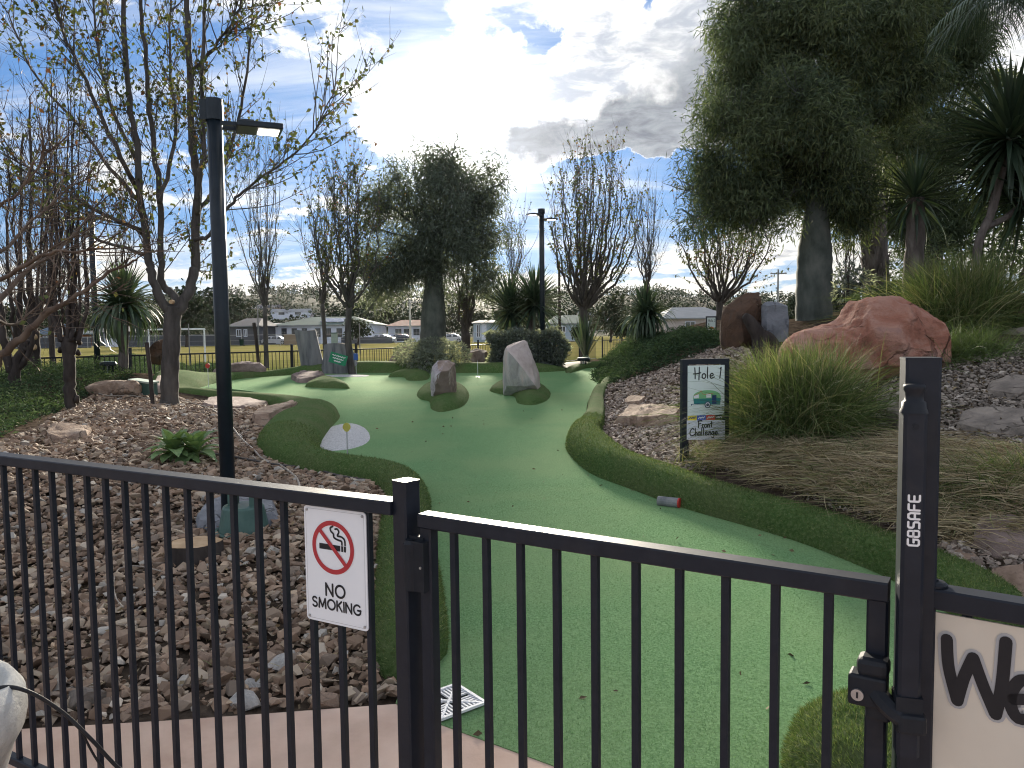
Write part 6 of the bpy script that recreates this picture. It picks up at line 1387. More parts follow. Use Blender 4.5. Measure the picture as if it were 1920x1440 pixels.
stone_bed([(-260, 1400), (0, 1366), (330, 1348), (560, 1332), (738, 1316), (745, 1270), (720, 1150), (712, 1000), (735, 925), (660, 895), (560, 872), (500, 862), (500, 830), (515, 800), (530, 775), (500, 760), (330, 748), (300, 745), (250, 742), (165, 746), (60, 812), (-60, 850), (-320, 920), (-420, 1100)],
          25000, .020, .080, 201, 'stone', 210, 'bed of brown angular creek stones between the pavement and the autumn tree', [lane_hole], .035)
stone_bed([(1102, 802), (1132, 832), (1190, 860), (1275, 886), (1330, 880), (1310, 800), (1330, 720), (1420, 690), (1400, 655), (1352, 650), (1310, 664), (1225, 700), (1150, 718), (1115, 745), (1104, 775)],
          6200, .022, .055, 202, 'stone_pale', 80, 'bank of pale tan stones sloping down to the turf border', [lane_hole], .03)
stone_bed([(1640, 745), (1760, 640), (1930, 650), (2050, 700), (2050, 900), (1900, 850), (1760, 860), (1660, 850)], 9000, .014, .045, 203, 'chips', 0, 'dark mulch chips and leaf litter covering the upper bank', [], .03, 'mulch')
stone_bed([(1330, 875), (1700, 1000), (1800, 1060), (1990, 1100), (1990, 900), (1700, 850), (1560, 800), (1420, 810)], 3000, .01, .03, 204, 'chips', 0, 'mulch chips showing between the strands of straw', [], .02, 'mulch')
stone_bed([(1735, 1030), (1790, 1010), (1960, 1060), (1990, 1140), (1800, 1110)], 500, .015, .05, 205, 'stone_pale', 0, 'loose pale stones at the foot of the right fence', [], .02)
# a few larger edging stones along the pavement
for k, (px, py, s_, mtl, lab) in enumerate([(520, 1258, .105, 'rock_white', 'white bone shaped stone on the stone bed below the sign'), (610, 1250, .085, 'rock_tan', 'cream pointed stone right of the white bone shaped one'), (470, 1290, .08, 'rock_white', 'pale round topped stone near the bone shaped one'), (385, 1250, .10, 'rock_tan', 'peach flat stone lying behind the balusters'),
                     (170, 1325, .12, 'rock_step', 'large grey edging stone by the planter side of the paving'), (465, 1330, .10, 'rock_white', 'white angular stone on the paving edge'), (75, 1345, .11, 'rock_tan', 'yellowish stone at the paving edge close to the planter'), (606, 1330, .09, 'rock_tan', 'thin pointed stone on the paving edge below the sign'), (265, 1338, .10, 'rock_tan', 'tan edging stone halfway along the paving'), (75, 1150, .07, 'rock_white', 'pale cobble seen between the leftmost balusters')]):
    p = hit(px, py); V, F = stone_mesh(500 + k, flatn=.6); bm = bmesh.new(); vs = [bm.verts.new(v * s_ + p + (0, 0, s_ * .3)) for v in V]; [bm.faces.new([vs[i] for i in f]) for f in F]
    finish_rock(bm, s_ * .06, 60 + k, 2, 9.0); tag(bm_obj(bm, 'stone', MT[mtl], loc=p), lab, 'stone')
# ------------------------------------------------------------------ near fence, gate and signs
def rotz_axes(u): u = nrm(u); return np.array([u[0], u[1], 0.0]), np.array([-u[1], u[0], 0.0])
G0 = np.array([-.1405, 1.779]); GU = np.array([.0776, -.0492]); gdir = GU / np.linalg.norm(GU); SP = np.linalg.norm(GU)
ux, uy = rotz_axes(gdir); RG = np.stack([ux, uy, (0, 0, 1)], 1)
gp = lambda n: G0 + GU * n
TOP = 1.172
bar_me = MB(); bar_me.box((0, 0, 0), (.0150, .0150, 1.05)); BAR = bar_me.build('baluster', MT['black'], None, link=False)
def rail_box(m, a, b, z, w, h, bev=.004):
    a = np.array([*a, z]); b = np.array([*b, z]); u = nrm(b - a); s_ = np.array([-u[1], u[0], 0]); L = np.linalg.norm(b - a)
    prof = [(-w / 2 + bev, -h / 2), (w / 2 - bev, -h / 2), (w / 2, -h / 2 + bev), (w / 2, h / 2 - bev), (w / 2 - bev, h / 2), (-w / 2 + bev, h / 2), (-w / 2, h / 2 - bev), (-w / 2, -h / 2 + bev)]
    V = [p + s_ * x + np.array([0, 0, y]) for p in (a, b) for x, y in prof]; n = len(prof)
    m.add(np.array(V), [tuple(range(n))[::-1], tuple(range(n, 2 * n))] + [(k, (k + 1) % n, n + (k + 1) % n, n + k) for k in range(n)])
def post_mesh(m, c, z0, z1, w, rot, cap=True, bev=.004):
    h = w / 2; prof = [(-h + bev, -h), (h - bev, -h), (h, -h + bev), (h, h - bev), (h - bev, h), (-h + bev, h), (-h, h - bev), (-h, -h + bev)]
    V = [np.array([*c, z]) + rot[:, 0] * x + rot[:, 1] * y for z in (z0, z1) for x, y in prof]; n = 8
    m.add(np.array(V), [tuple(range(n))[::-1], tuple(range(n, 2 * n))] + [(k, (k + 1) % n, n + (k + 1) % n, n + k) for k in range(n)])
# gate
n_l, n_r = -.82, 9.87
gate = thing('gate', 'black metal gate of upright bars standing shut across the turf lane', 'gate', (*gp(n_l), .03))
m = MB(); rail_box(m, gp(n_l) - gdir * .016, gp(n_r) + gdir * .016, TOP - .017, .044, .034, .003); m.build('top_rail', MT['black'], gate)
m = MB(); rail_box(m, gp(n_l) + gdir * .017, gp(n_r) - gdir * .017, .10, .032, .032); m.build('bottom_rail', MT['black'], gate)
for q in (n_l, n_r):
    m = MB(); post_mesh(m, gp(q), .084, TOP - .034, .034, RG); m.build('stile', MT['black'], gate)
for q in range(10): place('baluster', BAR, gate, Matrix.Translation((*gp(q), .63)) @ Matrix(RG).to_4x4())
# hinge post and latch post
hp = gp(-1.56); RH = np.array(Matrix.Rotation(R(-42), 3, 'Z')); hpost = thing('gate_post', 'square black hinge post between the stone bed fence and the gate', 'post', (*hp, 0))
m = MB(); post_mesh(m, hp, -.1, 1.240, .050, RH); m.build('post', MT['black'], hpost)
m = MB(); post_mesh(m, hp, 1.240, 1.246, .052, RH); m.build('cap', MT['black'], hpost)
# tension hinge on the gate stile
hc = (hp * .5 + gp(n_l) * .5); hinge_z = 1.064
hr = MB(); front = -uy
c3 = np.array([*(hc + front[:2] * .026), hinge_z - .016]); hr.tube([c3 - (0, 0, .060), c3 + (0, 0, .052)], .019, 16); hr.tube([c3 + (0, 0, .052), c3 + (0, 0, .060)], [.018, .013], 16)
hr.box(c3 + ux * .026 - front * .003, (.040, .028, .12), RG); hr.box(c3 + ux * .003 - front * .014, (.060, .016, .136), RG); hg = hr.build('hinge', MT['black_plastic'], gate)
m = MB(); q = c3 + ux * .038 + front * .0115; m.tube([q, q + front * .003], .0034, 8); s_ = m.build('screw', MT['steel'], gate); s_.parent = hg
lp = gp(10.62); lp = np.array([lp[0] - .010, lp[1] + .010]); RP = np.array(Matrix.Rotation(R(-16), 3, 'Z')); lpost = thing('gate_post', 'tall black latch post with white lettering up its lock tube', 'post', (*lp, 0))
m = MB(); post_mesh(m, lp, -.1, 1.548, .053, RP); m.build('post', MT['black'], lpost)
m = MB(); post_mesh(m, lp, 1.548, 1.552, .0542, RP); m.build('cap', MT['black'], lpost)
fr = -RP[:, 1]; sx = RP[:, 0]; lt = np.array([*lp, 0]) + fr * .0440 - sx * .0175
m = MB(); post_mesh(m, lt[:2], .90, 1.464, .0345, RP, bev=.005); m.build('lock_tube', MT['black'], lpost)
m = MB(); m.lathe([(.021, 0), (.0205, .004), (.0185, .008), (.0175, .018), (.0145, .020), (.0135, .026), (.0135, .033), (.016, .038), (.0165, .043), (.015, .046), (0, .047)], lt + (0, 0, 1.464), 24); m.build('pull_knob', MT['black_plastic'], lpost, smooth=True)
m = MB(); q = lt + fr * .0173 + (0, 0, 1.444); m.tube([q, q + fr * .0015], .0048, 12); m.build('screw', MT['black_plastic'], lpost)
m = MB(); zz = .986
m.box(lt + (0, 0, zz), (.040, .040, .03), RP); m.box(lt + (0, 0, zz - .03), (.0375, .0375, .03), RP); m.build('tube_collar', MT['black_plastic'], lpost)
# lock body on the gate stile
lc = np.array([*gp(n_r), .988]); m = MB()
def bev_box(m, c, size, rot, bv):
    bm = bmesh.new(); bmesh.ops.create_cube(bm, size=1.0); bmesh.ops.scale(bm, vec=size, verts=bm.verts[:]); bmesh.ops.bevel(bm, geom=bm.edges[:], offset=bv, segments=2, affect='EDGES', profile=.5)
    V = np.array([v.co[:] for v in bm.verts]) @ np.asarray(rot).T + np.asarray(c); bm.verts.index_update(); m.add(V, [tuple(v.index for v in f.verts) for f in bm.faces]); bm.free()
bev_box(m, lc + front * .028 - ux * .010, (.060, .040, .054), RG, .005); bev_box(m, lc + front * .024 + (0, 0, .040) - ux * .003, (.050, .044, .034), RG, .010); bev_box(m, lc + front * .022 - (0, 0, .036) + ux * .006, (.040, .034, .030), RG, .006)
lk = m.build('lock', MT['black_plastic'], gate)
m = MB(); q = lc + front * .0482 - ux * .024 - (0, 0, .006); m.tube([q, q + front * .0045], .0100, 20); c_ = m.build('key_cylinder', MT['steel'], gate); c_.parent = lk
m = MB(); q2 = q + front * .005; m.box(q2, (.0032, .001, .010), RG); c2 = m.build('keyhole', MT['black_print'], gate); c2.parent = lk
m = MB(); e = lt + fr * .014 + (0, 0, .958); s0 = lc + front * .036 + ux * .006 - (0, 0, .004); m.tube(catmull([s0, s0 * .5 + e * .5 + front * .010, e], 4), np.linspace(.017, .0145, 9), 8); bev_box(m, e + sx * .004, (.042, .026, .034), RP, .006); m.build('striker_arm', MT['black_plastic'], gate)

# left fence
FL = np.array([-1.792, 2.691]); FRt = np.array([-.365, 1.907]); fu = (FRt - FL) / np.linalg.norm(FRt - FL); fx, fy = rotz_axes(fu); RF = np.stack([fx, fy, (0, 0, 1)], 1)
lf = thing('front_fence', 'black metal fence of upright bars in front of the stone bed', 'fence', (*FL, 0))
Lend = FRt - fu * .0965 * 40
TOPL = TOP + .022
m = MB(); rail_box(m, Lend, hp - fu * .027, TOPL - .017, .058, .034, .003); m.build('top_rail', MT['black'], lf)
m = MB(); rail_box(m, Lend, hp - fu * .027, .065, .032, .032); m.build('bottom_rail', MT['black'], lf)
for k in range(27): place('baluster', BAR, lf, Matrix.Translation((*(FRt - fu * .0965 * k), .622)) @ Matrix(RF).to_4x4() @ Matrix.Diagonal((1, 1, 1.05, 1)))
m = MB(); post_mesh(m, FRt - fu * .0965 * 22.5, -.05, 1.25, .050, RF); m.build('post', MT['black'], lf)
# right panel
r0 = np.array([.680, 1.268]); rdir = nrm(np.array([.0887, -.066])); rx, ry = rotz_axes(rdir); RR = np.stack([rx, ry, (0, 0, 1)], 1)
rf = thing('front_fence', 'black fence panel carrying the cream welcome sign', 'fence', (*r0, 0))
m = MB(); rail_box(m, r0 - rdir * .01, r0 + rdir * 1.3, TOP - .017, .044, .034, .003); m.build('top_rail', MT['black'], rf)
m = MB(); rail_box(m, r0 - rdir * .01, r0 + rdir * 1.3, .10, .032, .032); m.build('bottom_rail', MT['black'], rf)
for k in range(13): place('baluster', BAR, rf, Matrix.Translation((*(r0 + rdir * (.072 + .0918 * k)), .63)) @ Matrix(RR).to_4x4())
m = MB(); q = np.array([*(r0 + rdir * .023), TOP + .001]); m.lathe([(.0205, 0), (.0205, .003), (.016, .007), (0, .008)], q, 20); m.lathe([(.0065, .008), (.0065, .0105), (0, .011)], q, 8); m.build('bracket_cap', MT['black_plastic'], rf, smooth=False)
m = MB(); m.box(q + (-.024, .028, .016), (.016, .016, .04), RR); m.lathe([(.0095, 0), (.0095, .013)], q + (-.0145, .024, .008), 10); m.build('bracket_bolt', MT['black_plastic'], rf)

# --- lettering helpers: flat print built as thin raised ribbons on the sign's own plane
class Plane:
    def __init__(s, o, u, v, k=1.0): s.k = k; s.o = np.asarray(o, float); s.u = nrm(u); s.v = nrm(v); s.n = np.cross(s.u, s.v)
    def P(s, xy, h=0.0): xy = np.asarray(xy, float).reshape(-1, 2); return s.o + xy[:, :1] * s.k * s.u + xy[:, 1:2] * s.k * s.v + s.n * h
def ribbon2d(pts, w, caps=True):
    P = np.asarray(pts, float); S_ = nrm(np.diff(P, axis=0)); Sn = np.c_[-S_[:, 1], S_[:, 0]]; N = np.r_[Sn[:1], Sn[:-1] + Sn[1:], Sn[-1:]]; T = np.r_[S_[:1], S_[:-1] + S_[1:], S_[-1:]]
    N = nrm(N); T = nrm(T)
    for i_ in range(1, len(P) - 1): N[i_] = N[i_] / max(.55, float(N[i_] @ Sn[i_]))
    V = []; F = []
    for p, n_ in zip(P, N): V += [p - n_ * w / 2, p + n_ * w / 2]
    for k in range(len(P) - 1): F.append((2 * k, 2 * k + 2, 2 * k + 3, 2 * k + 1))
    if caps:
        for p, t, n_, e in ((P[0], -T[0], N[0], 0), (P[-1], T[-1], N[-1], 1)):
            b = len(V); arc = [p + (n_ * math.cos(a) + t * math.sin(a)) * w / 2 for a in np.linspace(0, math.pi, 7)]; V += arc; f = tuple(range(b, b + 7)); F.append(f if e == 0 else f[::-1])
    return np.array(V), F
LAYER = [0]
def stroke(m, pl, pts, w, h=.0012, smooth=True, per=5):
    P = catmull(pts, per) if smooth and len(pts) > 2 else np.asarray(pts, float)
    V, F = ribbon2d(P, w); LAYER[0] += 1; m.add(pl.P(V, h + .00004 * (LAYER[0] % 12)), F)
def poly(m, pl, pts, h): m.add(pl.P(pts, h), [tuple(range(len(pts)))])
GL = {'H': (.72, [[(.06, 1), (.1, .5), (.1, 0)], [(.52, 1.05), (.5, .4), (.48, -.12)], [(-.06, .44), (.3, .46), (.66, .54)]]), 'o': (.42, [[(.22, .46), (.05, .34), (.04, .1), (.2, 0), (.36, .12), (.36, .34), (.2, .46)]]), 'l': (.24, [[(.1, 1.05), (.07, .5), (.1, .02)]]),
      'e': (.5, [[(.05, .2), (.34, .27), (.3, .44), (.14, .42), (.04, .2), (.16, 0), (.48, .12)]]), '1': (.3, [[(.24, 1.0), (.18, .5), (.1, 0)], [(.24, 1.0), (.14, .9)]]), 'F': (.6, [[(.1, 1), (.12, .5), (.08, 0)], [(.02, .92), (.3, .97), (.62, 1.0)], [(.1, .52), (.28, .55), (.48, .58)]]),
      'r': (.34, [[(.06, .46), (.08, .2), (.07, 0)], [(.08, .26), (.16, .42), (.34, .40)]]), 'n': (.42, [[(.06, .46), (.08, .2), (.07, 0)], [(.08, .26), (.2, .45), (.32, .36), (.34, 0)]]), 't': (.44, [[(.2, .85), (.18, .4), (.2, .02)], [(-.02, .56), (.2, .58), (.44, .62)]]),
      'C': (.72, [[(.62, .84), (.44, 1.0), (.16, .75), (.04, .35), (.2, .02), (.5, .04), (.74, .2)]]), 'h': (.42, [[(.06, 1.02), (.08, .5), (.07, 0)], [(.08, .26), (.2, .45), (.32, .36), (.34, 0)]]), 'a': (.46, [[(.34, .40), (.18, .46), (.04, .24), (.12, .02), (.28, .12), (.35, .42)], [(.35, .42), (.36, .15), (.44, .02)]]),
      'g': (.46, [[(.34, .40), (.18, .46), (.04, .24), (.12, .04), (.28, .14), (.35, .42)], [(.35, .42), (.36, -.1), (.26, -.4), (.04, -.32)]]), '2': (.5, [[(.05, .8), (.22, 1.0), (.4, .8), (.3, .45), (.04, .02)], [(.04, .02), (.26, .05), (.46, .02)]]), ' ': (.3, []),
      'T': (.7, [[(0, 1), (.66, 1)], [(.33, 1), (.33, 0)]]), 'O': (.6, [[(.3, 1), (.05, .75), (.05, .25), (.3, 0), (.55, .25), (.55, .75), (.3, 1)]])}
def hand(m, pl, text, x, y, size, w, h=.0012, track=.06):
    for ch in text:
        adv, st = GL[ch]
        for s_ in st: stroke(m, pl, [(x + px * size, y + py * size) for px, py in s_], w, h, True)
        x += (adv + track) * size
    return x
SQ = {'G': [[(.62, 1), (.12, 1), (0, .88), (0, .12), (.12, 0), (.5, 0), (.62, .12), (.62, .48), (.32, .48)]], '8': [[(.1, .52), (.02, .6), (.02, .9), (.12, 1), (.5, 1), (.6, .9), (.6, .6), (.52, .52), (.1, .52), (0, .42), (0, .1), (.1, 0), (.52, 0), (.62, .1), (.62, .42), (.52, .52)]], 'S': [[(.6, 1), (.12, 1), (.02, .9), (.02, .62), (.12, .52), (.5, .5), (.6, .4), (.6, .1), (.5, 0), (0, 0)]],
      'A': [[(0, 0), (.0, .8), (.14, 1), (.48, 1), (.62, .8), (.62, 0)], [(0, .42), (.62, .42)]], 'F': [[(.62, 1), (.12, 1), (0, .88), (0, 0)], [(0, .5), (.52, .5)]], 'E': [[(.62, 1), (.12, 1), (0, .88), (0, .12), (.12, 0), (.62, 0)], [(0, .5), (.55, .5)]]}
def text_mesh(m, pl, s_, x, y, size, h, bold=.0, center=True, sx=1.0):
    cu = bpy.data.curves.new('lettering', 'FONT'); cu.body = s_; cu.size = size; cu.offset = bold; cu.resolution_u = 3; cu.space_character = 1.04
    ob = bpy.data.objects.new('lettering', cu); COL.objects.link(ob); dg = bpy.context.evaluated_depsgraph_get(); dg.update(); me = bpy.data.meshes.new_from_object(ob.evaluated_get(dg))
    V = np.array([v.co[:2] for v in me.vertices]); F = [tuple(p.vertices) for p in me.polygons]; bpy.data.objects.remove(ob); bpy.data.curves.remove(cu); bpy.data.meshes.remove(me)
    w = V[:, 0].max() - V[:, 0].min(); V[:, 0] = (V[:, 0] - V[:, 0].min()) * sx; V[:, 0] += x - (w * sx / 2 if center else 0); V[:, 1] += y; m.add(pl.P(V, h), F)
# lettering up the lock tube
pl = Plane(lt + fr * .01745 + (0, 0, 1.2525) + sx * .0080, (0, 0, 1), -sx); m = MB(); x = 0
for ch in 'G8SAFE':
    for st in SQ[ch]:
        stroke(m, pl, [(x + a * .0156, b * .0160) for a, b in st], .0034, .0005, False)
    x += .01425
m.build('lettering', MT['white_print'], lpost)
# no smoking sign (follows the fence, slightly bowed)
KS = .82; sw, sh = .252, .372; so = np.array([*(FRt - fu * .206), 0]); so[2] = TOPL - .038 - sh * KS
off = -fy * .0115; pl = Plane(so + off, fx, (0, 0, 1), KS); ns = thing('no_smoking_sign', 'white no smoking sign fixed to the front fence bars', 'sign', so + off)
def rrect(w, h, r_, x0=0, y0=0, seg=5):
    P = []
    for cx, cy, a0 in ((w - r_, r_, -90), (w - r_, h - r_, 0), (r_, h - r_, 90), (r_, r_, 180)):
        P += [(x0 + cx + r_ * math.cos(R(a0 + 90 * k / seg)), y0 + cy + r_ * math.sin(R(a0 + 90 * k / seg))) for k in range(seg + 1)]
    return P
def board(root, pl, P, th, name, mtl):
    n = len(P); V = np.r_[pl.P(P, 0), pl.P(P, -th)]; m = MB(); m.add(V, [tuple(range(n)), tuple(range(n, 2 * n))[::-1]] + [(k, n + k, n + (k + 1) % n, (k + 1) % n) for k in range(n)]); return m.build(name, MT[mtl], root)
board(ns, pl, rrect(sw, sh, .012), .003, 'panel', 'white_sign')
m = MB(); P_ = rrect(sw - .016, sh - .016, .008, .008, .008); V, F = ribbon2d(P_ + [P_[0]], .0009, False); m.add(pl.P(V, .0006), F); m.build('border_line', MT['grey_print'], ns)
cx, cy, rr_ = sw * .47, sh * .665, .078
m = MB(); th = np.linspace(0, 2 * math.pi, 49)
V = np.r_[np.c_[cx + (rr_ - .0075) * np.cos(th), cy + (rr_ - .0075) * np.sin(th)], np.c_[cx + (rr_ + .0075) * np.cos(th), cy + (rr_ + .0075) * np.sin(th)]]; m.add(pl.P(V, .0012), [(k, 49 + k, 50 + k, k + 1) for k in range(48)]); m.build('red_ring', MT['red_print'], ns)
m = MB(); a_ = R(135); d_ = np.array([math.cos(a_), math.sin(a_)]) * (rr_ - .006); stroke(m, pl, [np.array([cx, cy]) + d_, np.array([cx, cy]) - d_], .0135, .0016, False); m.build('red_slash', MT['red_print'], ns)
m = MB(); poly(m, pl, [(cx - .056, cy - .009), (cx + .030, cy - .009), (cx + .030, cy + .009), (cx - .056, cy + .009)], .0009)
for q in (.034, .045): poly(m, pl, [(cx + q, cy - .009), (cx + q + .008, cy - .009), (cx + q + .008, cy + .009), (cx + q, cy + .009)], .0009)
m.build('cigarette', MT['black_print'], ns)
m = MB()
stroke(m, pl, [(cx + .038, cy + .013), (cx + .036, cy + .024), (cx + .022, cy + .027), (cx + .006, cy + .033), (cx + .004, cy + .044), (cx - .006, cy + .052), (cx - .008, cy + .062), (cx + .002, cy + .068)], .0062, .0009); stroke(m, pl, [(cx + .050, cy + .013), (cx + .048, cy + .030), (cx + .036, cy + .038), (cx + .020, cy + .040), (cx + .026, cy + .052), (cx + .020, cy + .061), (cx + .011, cy + .060)], .0062, .0009)
m.build('smoke_mark', MT['black_print'], ns)
def arcp(cx, cy, rx, ry, a0, a1, n=12): return [(cx + rx * math.cos(R(a0 + (a1 - a0) * k / n)), cy + ry * math.sin(R(a0 + (a1 - a0) * k / n))) for k in range(n + 1)]
BLK = {'N': (.74, [[(0, 0), (0, 1)], [(0, 1), (.72, 0)], [(.72, 0), (.72, 1)]]), 'O': (.98, [arcp(.49, .5, .49, .5, 90, 450, 26)]), 'S': (.60, [arcp(.30, .76, .28, .24, 35, 255, 10) + arcp(.30, .255, .30, .255, 78, -150, 12)]), 'M': (.90, [[(0, 0), (.06, 1)], [(.06, 1), (.45, .12)], [(.45, .12), (.84, 1)], [(.84, 1), (.90, 0)]]),
       'K': (.62, [[(0, 0), (0, 1)], [(.58, 1), (.02, .46)], [(.18, .60), (.62, 0)]]), 'I': (.0, [[(0, 0), (0, 1)]]), 'G': (.90, [arcp(.47, .5, .47, .5, 48, 322, 20) + [(.88, .48)], [(.90, .46), (.52, .46)]])}
def block(m, pl, text, xc, y, size, w, gap):
    W_ = sum(BLK[c][0] for c in text) * size + gap * size * (len(text) - 1); x = xc - W_ / 2
    for c in text:
        for st in BLK[c][1]: stroke(m, pl, [(x + a * size, y + b * size) for a, b in st], w, .0008, False)
        x += (BLK[c][0] + gap) * size
m = MB(); block(m, pl, 'NO', sw * .49, sh * .243, .038, .0072, .30); m.build('lettering', MT['black_print'], ns)
m = MB(); block(m, pl, 'SMOKING', sw * .50, sh * .125, .031, .0062, .27); m.build('lettering', MT['black_print'], ns)
for q in ((.013, .013), (sw - .013, .013), (.013, sh - .013), (sw - .013, sh - .013)):
    m = MB(); m.lathe([(.004, 0), (.0035, .002), (0, .0025)], pl.P([q], .0004)[0], 8, axis=pl.n); m.build('screw', MT['steel'], ns)
# welcome sign on the right panel
w0 = np.array([*(r0 + rdir * .004), 0]); w0[2] = TOP - .040 - .62 * KS; pl = Plane(w0 - ry * .0135, rx, (0, 0, 1), KS); ws = thing('welcome_sign', 'weathered cream welcome sign hung on the right hand fence panel', 'sign', w0)
board(ws, pl, rrect(1.0, .62, .004), .004, 'panel', 'cream_sign')
WST = [[(.0, .86), (.03, .9), (.06, .55), (.16, .06)], [(.16, .06), (.22, .3), (.30, .72), (.33, .72)], [(.33, .70), (.42, .4), (.56, -.02), (.60, .04)], [(.60, .04), (.66, .5), (.68, 1.0)]]
def big_word(m, w, h):
    S_ = .148; x0, y0 = .046, .44
    for st in [[(.03, .88), (.06, .5), (.17, .06)], [(.17, .06), (.24, .4), (.34, .70)], [(.34, .70), (.46, .36), (.61, .0)], [(.61, .0), (.67, .4), (.70, 1.0)], [(.80, .26), (1.02, .34), (1.0, .52), (.86, .52), (.76, .26), (.86, .02), (1.10, .12)], [(1.22, 1.0), (1.2, .5), (1.22, .03)], [(1.62, .46), (1.46, .52), (1.36, .26), (1.46, .02), (1.66, .12)], [(1.92, .52), (1.76, .36), (1.78, .06), (1.94, .02), (2.06, .26), (1.92, .52)], [(2.2, .5), (2.22, .0)], [(2.22, .3), (2.36, .52), (2.44, .3), (2.45, 0)], [(2.45, .3), (2.58, .52), (2.68, .3), (2.7, 0)], [(2.82, .26), (3.04, .34), (3.0, .52), (2.88, .52), (2.8, .26), (2.9, .02), (3.14, .12)]]:
        stroke(m, pl, [(x0 + a * S_, y0 + b * S_) for a, b in st], w, h, True, 6)
m = MB(); big_word(m, .033, .0008); m.build('lettering_outline', MT['grey_print'], ws)
m = MB(); big_word(m, .0215, .0020); m.build('lettering', MT['black_print'], ws)
m = MB(); hand(m, pl, 'To', .193, .36, .045, .0042, .0010, .05); m.build('lettering', MT['black_print'], ws)
for q in ((.20, .585), (.78, .585)):
    m = MB(); m.lathe([(.010, 0), (.009, .002), (.004, .004), (0, .0042)], pl.P([q], .0004)[0], 14, axis=pl.n); m.build('rivet', MT['grey_print'], ws)

